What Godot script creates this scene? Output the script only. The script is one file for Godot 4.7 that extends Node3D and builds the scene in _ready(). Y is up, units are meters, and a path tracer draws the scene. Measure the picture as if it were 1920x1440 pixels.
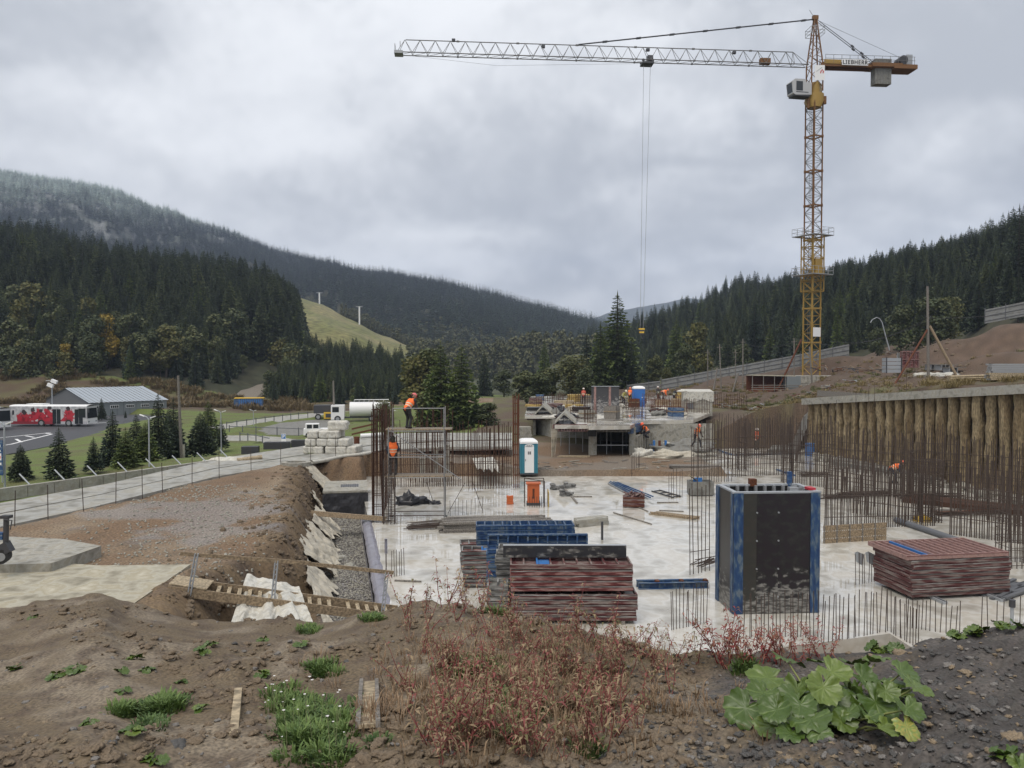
extends Node3D
# A construction site in a mountain valley: camera and light first, then the land, then the things on it.
const F := 1413.1            # focal length in pixels of a 1920 wide picture (54 degrees upright)
const EYE := Vector3(0, 7.3, 0)
const TILT := -0.0283
var cam_basis := Basis(Vector3.RIGHT, TILT)
var used := {}
var M := {}                  # materials
var T := {}                  # textures
var fine := FastNoiseLite.new()
var wide := FastNoiseLite.new()
var rng := RandomNumberGenerator.new()
var unit_box: ArrayMesh
var unit_cyl: ArrayMesh
var unit_rod: ArrayMesh
var t_start := 0

class MB:                    # collects triangles of one mesh
	var v := PackedVector3Array()
	var n := PackedVector3Array()
	var c := PackedColorArray()
	var uv := PackedVector2Array()
	var col := Color.WHITE
	func tri(a: Vector3, b: Vector3, d: Vector3) -> void:
		var m := (d - a).cross(b - a).normalized()
		v.append_array(PackedVector3Array([a, b, d]))
		n.append_array(PackedVector3Array([m, m, m]))
		c.append_array(PackedColorArray([col, col, col]))
	func tri_n(a: Vector3, b: Vector3, d: Vector3, na: Vector3, nb: Vector3, nd: Vector3) -> void:
		v.append_array(PackedVector3Array([a, b, d]))
		n.append_array(PackedVector3Array([na, nb, nd]))
		c.append_array(PackedColorArray([col, col, col]))
	func quad(a: Vector3, b: Vector3, d: Vector3, e: Vector3) -> void:
		tri(a, b, d)
		tri(a, d, e)
	func box(o: Vector3, s: Vector3, q := Basis()) -> void:
		var h := s * 0.5
		var p := []
		for i in 8:
			p.append(o + q * Vector3(h.x if i & 1 else -h.x, h.y if i & 2 else -h.y, h.z if i & 4 else -h.z))
		quad(p[4], p[6], p[7], p[5])
		quad(p[1], p[3], p[2], p[0])
		quad(p[5], p[7], p[3], p[1])
		quad(p[0], p[2], p[6], p[4])
		quad(p[6], p[2], p[3], p[7])
		quad(p[0], p[4], p[5], p[1])
	func tube(a: Vector3, b: Vector3, r0: float, r1 := -1.0, k := 6, caps := true) -> void:
		if r1 < 0.0: r1 = r0
		var w := (b - a).normalized()
		var x := w.cross(Vector3.UP if absf(w.y) < 0.9 else Vector3.RIGHT).normalized()
		var y := w.cross(x)
		for i in k:
			var e0 := x * cos(TAU * i / k) + y * sin(TAU * i / k)
			var e1 := x * cos(TAU * (i + 1) / k) + y * sin(TAU * (i + 1) / k)
			tri_n(a + e0 * r0, b + e0 * r1, b + e1 * r1, e0, e0, e1)
			tri_n(a + e0 * r0, b + e1 * r1, a + e1 * r0, e0, e1, e1)
			if caps:
				tri_n(a, a + e0 * r0, a + e1 * r0, -w, -w, -w)
				tri_n(b, b + e1 * r1, b + e0 * r1, w, w, w)
	func chain(ps: Array, rs: Array, k := 5) -> void:
		for i in ps.size() - 1:
			tube(ps[i], ps[i + 1], rs[i], rs[i + 1], k, i == ps.size() - 2)
	func prism(poly: Array, y0: float, y1: float) -> void:   # poly: Vector2(x, z)
		var pts := PackedVector2Array(poly)
		var ix := Geometry2D.triangulate_polygon(pts)
		for i in range(0, ix.size(), 3):
			var a := pts[ix[i]]; var b := pts[ix[i + 1]]; var d := pts[ix[i + 2]]
			var flip := (b - a).cross(d - a) < 0.0
			if flip:
				var s := b; b = d; d = s
			tri(Vector3(a.x, y1, a.y), Vector3(b.x, y1, b.y), Vector3(d.x, y1, d.y))
			tri(Vector3(a.x, y0, a.y), Vector3(d.x, y0, d.y), Vector3(b.x, y0, b.y))
		var area := 0.0
		for i in pts.size(): area += pts[i].cross(pts[(i + 1) % pts.size()])
		for i in pts.size():
			var a := pts[i]; var b := pts[(i + 1) % pts.size()]
			if area > 0.0: quad(Vector3(b.x, y0, b.y), Vector3(b.x, y1, b.y), Vector3(a.x, y1, a.y), Vector3(a.x, y0, a.y))
			else: quad(Vector3(a.x, y0, a.y), Vector3(a.x, y1, a.y), Vector3(b.x, y1, b.y), Vector3(b.x, y0, b.y))
	func mesh() -> ArrayMesh:
		var a := []
		a.resize(Mesh.ARRAY_MAX)
		a[Mesh.ARRAY_VERTEX] = v
		a[Mesh.ARRAY_NORMAL] = n
		a[Mesh.ARRAY_COLOR] = c
		if uv.size() == v.size(): a[Mesh.ARRAY_TEX_UV] = uv
		var m := ArrayMesh.new()
		m.add_surface_from_arrays(Mesh.PRIMITIVE_TRIANGLES, a)
		return m

# ---------------------------------------------------------------- where things stand
func ray(px: float, py: float) -> Vector3:
	return cam_basis * Vector3((px - 960.0) / F, (720.0 - py) / F, -1.0)
func at(px: float, py: float, d: float) -> Vector3:        # the point d metres ahead
	var r := ray(px, py)
	return EYE + r * (d / -r.z)
func gp(px: float, py: float, h := 0.0) -> Vector3:         # the point on the level h
	var r := ray(px, py)
	return EYE + r * ((h - EYE.y) / r.y)
func px_of(x: float, d: float) -> float:
	return 960.0 + x / d * F

# ---------------------------------------------------------------- nodes
func numbered(s: String) -> String:
	used[s] = used.get(s, -1) + 1
	return s if used[s] == 0 else "%s_%03d" % [s, used[s]]
func tag(o: Node, label: String, category := "", group := "", kind := "") -> Node:
	if label: o.set_meta("label", label)
	if category: o.set_meta("category", category)
	if group: o.set_meta("group", group)
	if kind: o.set_meta("kind", kind)
	elif category and not o.has_meta("kind"): o.set_meta("kind", "thing")
	return o
func thing(called: String, label: String, category: String, at_ := Vector3.ZERO, turn := 0.0, group := "") -> Node3D:
	var o := Node3D.new()
	o.name = numbered(called)
	add_child(o)
	o.position = at_
	o.rotation.y = turn
	tag(o, label, category, group, "thing")
	return o
func put(parent: Node, called: String, m: Mesh, mat: Material) -> MeshInstance3D:
	var o := MeshInstance3D.new()
	o.name = numbered(called) if parent == self else called
	o.mesh = m
	o.material_override = mat
	parent.add_child(o, true)
	return o
func land(called: String, m: Mesh, mat: Material, label := "") -> MeshInstance3D:
	var o := put(self, called, m, mat)
	tag(o, label, "", "", "structure")
	return o
func rod_xf(p: Vector3, q: Vector3, r: float) -> Transform3D:
	var w := q - p
	var l := maxf(w.length(), 0.001)
	var y := w / l
	var x := y.cross(Vector3.FORWARD if absf(y.z) < 0.9 else Vector3.RIGHT).normalized()
	return Transform3D(x * r, y * l, x.cross(y) * r, (p + q) * 0.5)
func rod(parent: Node, called: String, p: Vector3, q: Vector3, r: float, mat: Material) -> MeshInstance3D:
	var o := put(parent, called, unit_rod, mat)
	o.transform = rod_xf(p, q, r)
	return o
func pipe(parent: Node, called: String, p: Vector3, q: Vector3, r: float, mat: Material) -> MeshInstance3D:
	var o := put(parent, called, unit_cyl, mat)
	o.transform = rod_xf(p, q, r)
	return o
func blk(parent: Node, called: String, o_: Vector3, s: Vector3, mat: Material, q := Basis()) -> MeshInstance3D:
	var o := put(parent, called, unit_box, mat)
	o.transform = Transform3D(q * Basis.from_scale(s), o_)
	return o
func beam(parent: Node, called: String, p: Vector3, q: Vector3, w: float, h: float, mat: Material) -> MeshInstance3D:
	var d := q - p
	var z := d.normalized()
	var x := Vector3.UP.cross(z).normalized() if absf(z.y) < 0.98 else Vector3.RIGHT
	var y := z.cross(x)
	var o := put(parent, called, unit_box, mat)
	o.transform = Transform3D(x * w, y * h, d, (p + q) * 0.5)
	return o
func copy(o: Node3D, at_: Vector3, turn := 0.0, label := "", group := "") -> Node3D:
	var c: Node3D = o.duplicate()
	c.name = numbered(String(o.name).rstrip("0123456789").trim_suffix("_"))
	add_child(c)
	c.position = at_
	c.rotation.y = turn
	if label: c.set_meta("label", label)
	if group: c.set_meta("group", group)
	return c
func multi(called: String, m: Mesh, mat: Material, xs: Array, cols := PackedColorArray()) -> MultiMeshInstance3D:
	var mm := MultiMesh.new()
	mm.transform_format = MultiMesh.TRANSFORM_3D
	mm.use_colors = cols.size() > 0
	mm.mesh = m
	mm.instance_count = xs.size()
	for i in xs.size():
		mm.set_instance_transform(i, xs[i])
		if cols.size(): mm.set_instance_color(i, cols[i])
	var o := MultiMeshInstance3D.new()
	o.multimesh = mm
	o.material_override = mat
	o.name = numbered(called)
	add_child(o)
	o.set_meta("kind", "stuff")
	return o

# ---------------------------------------------------------------- materials
func lin(r: float, g: float, b: float) -> Color:
	return Color(r, g, b).linear_to_srgb()
func noise_tex(key: String, freq: float, stops: Array, oct := 4, size := 512, kind := FastNoiseLite.TYPE_SIMPLEX_SMOOTH, bumpy := false) -> NoiseTexture2D:
	var f := FastNoiseLite.new()
	f.seed = key.hash() % 1000
	f.noise_type = kind
	f.frequency = freq
	f.fractal_octaves = oct
	f.fractal_type = FastNoiseLite.FRACTAL_FBM
	var t := NoiseTexture2D.new()
	t.width = size
	t.height = size
	t.seamless = true
	t.seamless_blend_skirt = 0.25
	t.noise = f
	if bumpy:
		t.as_normal_map = true
		t.bump_strength = 6.0
	if stops.size():
		var g := Gradient.new()
		var offs := PackedFloat32Array()
		var cols := PackedColorArray()
		for s in stops:
			offs.append(s[0])
			cols.append(s[1] if s[1] is Color else Color(s[1], s[1], s[1]))
		g.offsets = offs
		g.colors = cols
		t.color_ramp = g
	T[key] = t
	return t
func mat(key: String, c: Color, rough := 0.85, metal := 0.0, tex := "", scale := 1.0, bump := "", bump_amount := 1.0, vcol := false) -> StandardMaterial3D:
	var m := StandardMaterial3D.new()
	m.resource_name = key
	m.albedo_color = c
	m.roughness = rough
	m.metallic = metal
	m.vertex_color_use_as_albedo = vcol
	if tex:
		m.albedo_texture = T[tex]
	if bump:
		m.normal_enabled = true
		m.normal_texture = T[bump]
		m.normal_scale = bump_amount
	if tex or bump:
		m.uv1_triplanar = true
		m.uv1_world_triplanar = true
		m.uv1_scale = Vector3.ONE * scale
	M[key] = m
	return m
func make_materials() -> void:
	noise_tex("soil", 0.02, [[0.0, 0.50], [0.35, 0.72], [0.55, 0.86], [0.8, 1.0]], 6)
	noise_tex("grain", 0.06, [[0.0, 0.45], [0.4, 0.75], [0.6, 0.85], [1.0, 1.0]], 5)
	noise_tex("pebble", 0.05, [[0.0, 1.0], [0.25, 0.85], [0.6, 0.6], [1.0, 0.3]], 2, 512, FastNoiseLite.TYPE_CELLULAR)
	noise_tex("soil_n", 0.03, [], 6, 512, FastNoiseLite.TYPE_SIMPLEX_SMOOTH, true)
	noise_tex("pebble_n", 0.05, [], 3, 512, FastNoiseLite.TYPE_CELLULAR, true)
	noise_tex("stain", 0.008, [[0.0, Color(0.62, 0.61, 0.57)], [0.3, Color(0.80, 0.79, 0.76)], [0.5, Color(0.90, 0.90, 0.885)], [0.62, Color(0.83, 0.81, 0.76)], [1.0, Color(1, 1, 0.99)]], 6)
	noise_tex("puddle", 0.006, [[0.0, 0.012], [0.47, 0.016], [0.51, 0.11], [0.62, 0.2], [1.0, 0.32]], 5)
	noise_tex("slab_stain", 0.014, [[0.0, Color(0.66, 0.64, 0.60)], [0.36, Color(0.84, 0.83, 0.80)], [0.5, Color(0.93, 0.925, 0.91)], [0.6, Color(0.87, 0.85, 0.81)], [1.0, Color(1, 1, 0.99)]], 7)
	noise_tex("cement", 0.018, [[0.0, 0.34], [0.35, 0.5], [0.5, 0.68], [0.65, 0.85], [1.0, 1.0]], 6)
	noise_tex("worn_red", 0.02, [[0.0, Color(0.30, 0.13, 0.14)], [0.40, Color(0.40, 0.19, 0.19)], [0.52, Color(0.52, 0.42, 0.40)], [0.7, Color(0.64, 0.60, 0.57)], [1.0, Color(0.36, 0.31, 0.30)]], 5)
	noise_tex("worn_blue", 0.02, [[0.0, Color(0.12, 0.24, 0.40)], [0.45, Color(0.20, 0.36, 0.55)], [0.6, Color(0.36, 0.47, 0.57)], [0.75, Color(0.58, 0.62, 0.64)], [1.0, Color(0.22, 0.30, 0.38)]], 5)
	noise_tex("rust", 0.04, [[0.0, Color(0.35, 0.25, 0.2)], [0.4, Color(0.75, 0.6, 0.5)], [0.6, Color(1, 0.85, 0.72)], [1.0, Color(0.6, 0.5, 0.45)]], 5)
	noise_tex("leafy", 0.05, [[0.0, 0.6], [0.5, 0.85], [1.0, 1.0]], 4)
	mat("soil", lin(1, 1, 1), 0.92, 0.0, "grain", 0.3, "soil_n", 0.7, true)
	mat("soil_near", lin(1, 1, 1), 0.9, 0.0, "grain", 0.9, "soil_n", 1.0, true)
	mat("hill", lin(1, 1, 1), 0.95, 0.0, "soil", 0.02, "", 1, true)
	mat("gravel", lin(0.33, 0.32, 0.31), 0.85, 0.0, "pebble", 1.6, "pebble_n", 1.2)
	var s: StandardMaterial3D = mat("wet_slab", lin(0.68, 0.67, 0.645), 1.0, 0.0, "slab_stain", 0.085)
	s.roughness_texture = T["puddle"]
	s.roughness_texture_channel = BaseMaterial3D.TEXTURE_CHANNEL_RED
	s.metallic_specular = 0.7
	mat("concrete", lin(0.43, 0.42, 0.39), 0.8, 0.0, "stain", 0.4)
	mat("concrete_dark", lin(0.25, 0.25, 0.245), 0.75, 0.0, "stain", 0.3)
	mat("concrete_dusty", lin(0.5, 0.47, 0.39), 0.85, 0.0, "stain", 0.25, "soil_n", 0.3)
	mat("asphalt", lin(0.09, 0.092, 0.10), 0.7, 0.0, "grain", 0.3)
	mat("road_pale", lin(0.42, 0.42, 0.41), 0.8, 0.0, "stain", 0.15)
	mat("rebar", lin(0.085, 0.055, 0.042), 0.75, 0.2, "rust", 1.0)
	mat("rebar_dark", lin(0.07, 0.05, 0.04), 0.75, 0.2)
	mat("rebar_brown", lin(0.16, 0.075, 0.04), 0.8, 0.1, "rust", 1.0)
	mat("steel", lin(0.34, 0.35, 0.36), 0.5, 0.5)
	mat("steel_dark", lin(0.06, 0.06, 0.065), 0.55, 0.3)
	mat("scaffold_steel", lin(0.24, 0.24, 0.24), 0.5, 0.3)
	mat("galvanised", lin(0.36, 0.38, 0.40), 0.5, 0.3)
	mat("white_paint", lin(0.75, 0.75, 0.74), 0.45)
	mat("cab_grey", lin(0.42, 0.42, 0.42), 0.45)
	mat("white_sheet", lin(0.72, 0.71, 0.68), 0.55, 0.0, "stain", 0.6)
	mat("geotextile", lin(0.62, 0.58, 0.51), 0.75, 0.0, "stain", 0.7)
	mat("black_sheet", lin(0.018, 0.018, 0.022), 0.35)
	mat("membrane", lin(0.045, 0.046, 0.058), 0.5, 0.0, "stain", 0.5)
	mat("foil", lin(0.30, 0.30, 0.38), 0.35, 0.0, "stain", 0.5)
	mat("wood", lin(0.36, 0.27, 0.17), 0.8, 0.0, "soil", 1.0)
	mat("wood_pale", lin(0.5, 0.4, 0.26), 0.75, 0.0, "soil", 1.0)
	mat("wood_grey", lin(0.26, 0.235, 0.205), 0.85, 0.0, "soil", 1.4)
	mat("plywood_yellow", lin(0.52, 0.37, 0.12), 0.65, 0.0, "stain", 0.5)
	mat("blue_steel", lin(0.42, 0.45, 0.5), 0.5, 0.0, "worn_blue", 0.6).uv1_scale = Vector3(0.5, 0.16, 0.5)
	mat("blue_panel", lin(0.6, 0.62, 0.68), 0.55, 0.0, "worn_blue", 0.4).uv1_scale = Vector3(0.12, 0.7, 0.12)
	mat("blue_bright", lin(0.04, 0.16, 0.42), 0.45)
	mat("red_steel", lin(0.62, 0.6, 0.6), 0.65, 0.0, "worn_red", 0.5).uv1_scale = Vector3(0.11, 0.85, 0.11)
	mat("red_bright", lin(0.75, 0.5, 0.5), 0.55, 0.0, "worn_red", 0.5).uv1_scale = Vector3(0.13, 0.8, 0.13)
	mat("grey_frame", lin(0.36, 0.355, 0.34), 0.75, 0.0, "cement", 0.5).uv1_scale = Vector3(0.15, 0.9, 0.15)
	mat("pink_frame", lin(0.40, 0.25, 0.24), 0.7, 0.0, "stain", 0.7)
	mat("black_ply", lin(0.020, 0.019, 0.02), 0.38, 0.0, "grain", 1.0)
	mat("crane_yellow", lin(0.52, 0.325, 0.06), 0.55, 0.0, "grain", 0.5)
	mat("crane_grey", lin(0.13, 0.125, 0.12), 0.55)
	mat("crane_rust_backlit", lin(0.235, 0.16, 0.06), 0.7, 0.0, "rust", 0.4)  # rusty crane yellow, darkened: the backlit look is put into the colour
	mat("orange", lin(0.75, 0.12, 0.025), 0.6)
	mat("orange_machine", lin(0.48, 0.11, 0.03), 0.5)
	mat("glass", lin(0.02, 0.024, 0.028), 0.08)
	mat("toilet_teal", lin(0.03, 0.17, 0.23), 0.45)
	mat("toilet_blue", lin(0.03, 0.14, 0.42), 0.45)
	mat("roof_metal", lin(0.36, 0.40, 0.44), 0.4, 0.15)
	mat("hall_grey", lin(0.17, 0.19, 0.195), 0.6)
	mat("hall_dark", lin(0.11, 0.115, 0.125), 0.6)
	mat("fence_sheet", lin(0.30, 0.31, 0.32), 0.55, 0.1, "stain", 0.2)
	mat("pile", lin(0.38, 0.295, 0.17), 0.9, 0.0, "soil", 0.5, "soil_n", 1.0).uv1_scale = Vector3(1.2, 0.25, 1.2)
	mat("bark", lin(0.07, 0.055, 0.045), 0.95)
	mat("needles_olive", lin(1.0, 0.95, 0.75), 0.8, 0.0, "", 1.0, "", 1.0, true).albedo_color = Color(1.45, 1.4, 1.0)
	mat("needles_blue", lin(0.8, 0.9, 1.0), 0.8, 0.0, "", 1.0, "", 1.0, true)
	mat("needles", lin(1, 1, 1), 0.8, 0.0, "", 1.0, "", 1.0, true)
	var l := mat("leaves", lin(1, 1, 1), 0.7, 0.0, "", 1.0, "", 1.0, true)
	l.backlight_enabled = true
	l.backlight = Color(0.5, 0.5, 0.5)
	mat("tint", lin(1, 1, 1), 0.75, 0.0, "", 1.0, "", 1.0, true)
	mat("panel_tint", lin(1, 1, 1), 0.42, 0.0, "", 1.0, "", 1.0, true)
	mat("helmet", lin(1, 1, 1), 0.3, 0.0, "", 1.0, "", 1.0, true)
	var rw := mat("red_weed", lin(1.0, 0.55, 0.62), 0.7, 0.0, "", 1.0, "", 1.0, true)
	rw.backlight_enabled = true
	rw.backlight = Color(0.5, 0.5, 0.5)
	mat("stone", lin(0.27, 0.25, 0.23), 0.85, 0.0, "grain", 3.0)
	mat("stone_dark", lin(0.12, 0.115, 0.11), 0.8, 0.0, "grain", 3.0)
	mat("stone_tan", lin(0.34, 0.26, 0.17), 0.85, 0.0, "grain", 3.0)
	mat("tyre", lin(0.02, 0.02, 0.02), 0.8)
	var bl := mat("broad_leaf", lin(1, 1, 1), 0.4, 0.0, "", 1.0, "", 1.0, true)
	bl.backlight_enabled = true
	bl.backlight = Color(0.3, 0.3, 0.3)
	mat("clod", lin(0.24, 0.18, 0.12), 0.92, 0.0, "grain", 2.0)
	mat("red_paint", lin(0.45, 0.03, 0.045), 0.4)
	mat("yellow_paint", lin(0.62, 0.40, 0.04), 0.5)
	mat("green_paint", lin(0.05, 0.3, 0.1), 0.5)
	mat("skin", lin(0.45, 0.28, 0.2), 0.6)
func make_units() -> void:
	var b := MB.new()
	b.box(Vector3.ZERO, Vector3.ONE)
	unit_box = b.mesh()
	b = MB.new()
	b.tube(Vector3(0, -0.5, 0), Vector3(0, 0.5, 0), 1.0, 1.0, 16)
	unit_cyl = b.mesh()
	b = MB.new()
	b.tube(Vector3(0, -0.5, 0), Vector3(0, 0.5, 0), 1.0, 1.0, 6)
	unit_rod = b.mesh()

# ---------------------------------------------------------------- camera and light
func make_view() -> void:
	var cam := Camera3D.new()
	cam.name = "camera"
	cam.fov = 54.0
	cam.near = 0.1
	cam.far = 20000.0
	cam.position = EYE
	cam.basis = cam_basis
	add_child(cam)
	cam.current = true
	var env := Environment.new()
	env.background_mode = Environment.BG_SKY
	env.tonemap_mode = Environment.TONE_MAPPER_LINEAR
	env.tonemap_exposure = 1.55
	env.sdfgi_enabled = true
	env.ssao_enabled = true
	env.ssil_enabled = true
	env.fog_enabled = true
	env.fog_density = 0.00021
	env.fog_light_color = Color(0.74, 0.80, 0.90)
	var sky := Sky.new()
	var pan := PanoramaSkyMaterial.new()
	pan.panorama = ImageTexture.create_from_image(cloud_picture())
	sky.sky_material = pan
	env.sky = sky
	var we := WorldEnvironment.new()
	we.name = "sky_environment"
	we.environment = env
	add_child(we)
	var sun := DirectionalLight3D.new()
	sun.name = "sun"
	sun.light_energy = 0.5
	sun.light_angular_distance = 40.0
	sun.light_color = Color(1.0, 0.97, 0.93)
	sun.shadow_enabled = true
	sun.rotation_degrees = Vector3(-62, -28, 0)
	add_child(sun)
func cloud_picture() -> Image:
	var w := 1024
	var h := 512
	var a := FastNoiseLite.new()
	a.seed = 5
	a.frequency = 1.5
	a.fractal_octaves = 6
	a.domain_warp_enabled = true
	a.domain_warp_amplitude = 0.35
	a.domain_warp_frequency = 1.2
	var b := FastNoiseLite.new()
	b.seed = 11
	b.frequency = 0.8
	b.fractal_octaves = 3
	var im := Image.create(w, h, false, Image.FORMAT_RGBF)
	for y in h:
		var el := (0.5 - (y + 0.5) / h) * PI
		for x in w:
			var az := (x + 0.5) / w * TAU
			var dir := Vector3(sin(az) * cos(el), sin(el), cos(az) * cos(el))
			# a cloud deck: the same cloud sizes overhead as smaller ones towards the horizon
			var p := dir / maxf(dir.y + 0.32, 0.12)
			var k := a.get_noise_3d(p.x * 1.3, p.y * 1.3, p.z * 1.3) * 0.6 + a.get_noise_3d(p.x * 0.55 + 7.0, p.y * 0.55, p.z * 0.55) * 0.6 + b.get_noise_3d(p.x * 0.7, 3.0, p.z * 0.7) * 0.55
			var t := clampf(0.5 + k * 0.95, 0.0, 1.0)
			t = t * t * (3.0 - 2.0 * t)
			var c := Color(0.36, 0.38, 0.415).lerp(Color(0.665, 0.68, 0.705), t)
			im.set_pixel(x, y, c)
	return im
# ---------------------------------------------------------------- the land
const CREST := [[-900, 1150, 10.0], [0, 1150, 10.0], [100, 1131, 10.0], [190, 1126, 10.0], [235, 1148, 9.8], [330, 1162, 9.5], [430, 1172, 9.2], [575, 1172, 9.0], [700, 1151, 8.8], [760, 1143, 8.6], [850, 1137, 8.5], [920, 1146, 8.3], [1000, 1173, 7.8], [1100, 1206, 7.2], [1200, 1229, 6.6], [1300, 1240, 6.2], [1400, 1240, 6.0], [1500, 1228, 5.8], [1690, 1224, 5.6], [1750, 1207, 5.6], [1830, 1195, 5.6], [1920, 1189, 5.6], [2900, 1165, 5.6]]
func table(t: Array, x: float, k := 1) -> float:
	if x <= t[0][0]: return t[0][k]
	for i in range(1, t.size()):
		if x < t[i][0]:
			var f: float = (x - t[i - 1][0]) / float(t[i][0] - t[i - 1][0])
			f = lerpf(f, f * f * (3.0 - 2.0 * f), 0.5)
			return lerpf(t[i - 1][k], t[i][k], f)
	return t[-1][k]
func mound(x: float, d: float) -> float:
	var px := clampf(960.0 + x / maxf(d, 1.5) * F, -900.0, 2900.0)
	var yc := table(CREST, px)
	var dc := table(CREST, px, 2)
	var hc := EYE.y - (yc - 680.0) / F * dc
	if d < dc:
		var f := clampf((d - 1.0) / (dc - 1.0), 0.0, 1.0)
		return lerpf(5.62, hc, lerpf(f, f * f, 0.35))
	return hc - (sqrt((d - dc) * (d - dc) + 0.09) - 0.3) * 0.85
func slab_left(d: float) -> float: return -3.82 - 0.235 * (d - 22.7)
func slab_right(d: float) -> float: return 27.3 - 0.155 * (d - 40.0)

var cps: Array[Vector3] = []
var flats := []              # [polygon (x, -z), level]
func control_points() -> void:
	for q in [[-14, 1.4, 18], [-9, 1.4, 18], [-22, 1.4, 18], [-16, 1.4, 24], [-10, 1.35, 24], [-12, 1.5, 32], [-15, 1.45, 30], [-9.5, 1.5, 38], [-10.5, 1.55, 44], [-8, 1.3, 47], [-3, 0.7, 51], [-20, 1.4, 27], [-16, 1.4, 35], [-12, 1.4, 42], [-9, 1.4, 49], [-4, 1.3, 55], [2, 0.9, 60], [3, 0.15, 51], [10, 0.15, 51], [10, 0.2, 58], [4, 0.2, 57], [12, 0.3, 66], [-24, 0.9, 32], [-21, 0.8, 42], [-18, 0.8, 52], [-30, 0.6, 37], [-36, -0.4, 48], [-31, -0.8, 62], [-24, -0.6, 62], [-50, -1.5, 62], [-52, -1.9, 78], [-45, -1.9, 100], [-70, -1.9, 110], [-40, -1.9, 124], [-30, -1.9, 90], [-15, -1.7, 80], [-25, -1.9, 115], [-45, -1.9, 140], [-60, -1.5, 150], [-85, -1.5, 140], [-20, -1.7, 140], [-5, -1.0, 105], [0, -1.0, 140], [5, 0.0, 90], [15, 0.8, 110], [8, -1, 175], [-40, -1.2, 175], [-100, -1.2, 100], [-70, -1.9, 60]]:
		cps.append(Vector3(q[0], q[1], q[2]))
	for q in [[1530, 756, 61], [1920, 731, 41], [2150, 722, 33], [2400, 720, 28], [1450, 770, 75], [1380, 768, 88], [1300, 765, 100], [1520, 729, 112], [1460, 735, 105], [1580, 722, 108], [1740, 706, 75], [1650, 722, 74], [1850, 716, 50], [1990, 708, 46], [1900, 606, 102], [2050, 585, 100], [1800, 636, 106], [1700, 662, 112], [1920, 660, 80], [1760, 690, 90], [1240, 733, 132], [1400, 705, 126], [1590, 668, 122], [1650, 668, 130], [1600, 700, 100], [2200, 640, 70], [1300, 720, 160], [1500, 690, 165], [1750, 640, 150], [-200, 702, 164], [0, 702, 164], [100, 700, 165], [200, 704, 166], [300, 716, 168], [380, 730, 172], [-100, 757, 148], [0, 757, 148], [100, 757, 148], [250, 757, 149], [440, 752, 172]]:
		cps.append(at(q[0], q[1], q[2]) * Vector3(1, 1, -1))
func site_plain(x: float, d: float) -> float:
	var s := 0.0
	var w := 0.0
	for c in cps:
		var q := (c.x - x) * (c.x - x) + (c.z - d) * (c.z - d) + 1.5
		var k := 1.0 / (q * sqrt(q))
		s += c.y * k
		w += k
	return s / w
func in_slab(x: float, d: float, m := 0.0) -> bool:
	if x < slab_left(d) + m or x > slab_right(d) - m: return false
	return d < 48.6 - m or (d < 64.0 and x > 13.6 + m + (d - 48.0) * 0.02)
func site_h(x: float, d: float) -> float:
	var h := 0.0
	if in_slab(x, d, 0.25):
		h = -0.45
	else:
		h = site_plain(x, d) + wide.get_noise_2d(x * 2.0, d * 2.0) * 0.16 + fine.get_noise_2d(x * 3.0, d * 3.0) * 0.11
		var t := slab_left(d) - x
		if d < 49.0 and d > 12.0 and t > -1.0 and t < 8.5:
			var wob := wide.get_noise_1d(d * 6.0) * 0.5 + fine.get_noise_2d(x * 2.0, d * 5.0) * 0.25
			var f := smoothstep(1.75 + wob * 0.4, 3.5 + wob, t)
			f = maxf(f, smoothstep(44.5, 46.5, d + wob))
			var widen := clampf((25.5 - d) / 5.0, 0.0, 1.0) * 2.1
			f = minf(f, smoothstep(1.75 + wob * 0.4 + widen, 3.5 + wob + widen * 1.05, t)) if d < 25.5 else f
			h = lerpf(-0.75 + fine.get_noise_2d(x * 9.0, d * 9.0) * 0.05, h, f) + 4.0 * f * (1.0 - f) * (fine.get_noise_2d(x * 7.0, d * 7.0) * 0.34 - absf(fine.get_noise_2d(x * 13.0, d * 13.0 + 4.0)) * 0.22)
		for q in flats:
			if d > q[2] and d < q[3] and Geometry2D.is_point_in_polygon(Vector2(x, d), q[0]):
				h = minf(h, q[1])
		if x > slab_right(d) - 1.6 and x < slab_right(d) + 0.9 and d > 14.0 and d < 63.0:
			h = lerpf(0.15, h, smoothstep(0.25, 0.9, x - slab_right(d)))
	return maxf(h, mound(x, d)) if d < 30.0 else h
func blobs(list: Array) -> Array:
	var out := []
	for b in list:
		var p := gp(b[0], b[1], b[2])
		out.append([p.x, -p.z, b[3], b[4], b[5]])   # x, d, rx, rd, colour index
	return out
var C_BROWN := Color(0.265, 0.172, 0.10)
var C_DARK := Color(0.15, 0.105, 0.07)
var C_TAN := Color(0.37, 0.28, 0.185)
var C_GRAVEL := Color(0.36, 0.34, 0.33)
var C_GRASS := Color(0.18, 0.24, 0.05)
var C_OLIVE := Color(0.17, 0.155, 0.065)
var C_RUST := Color(0.13, 0.083, 0.052)
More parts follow.
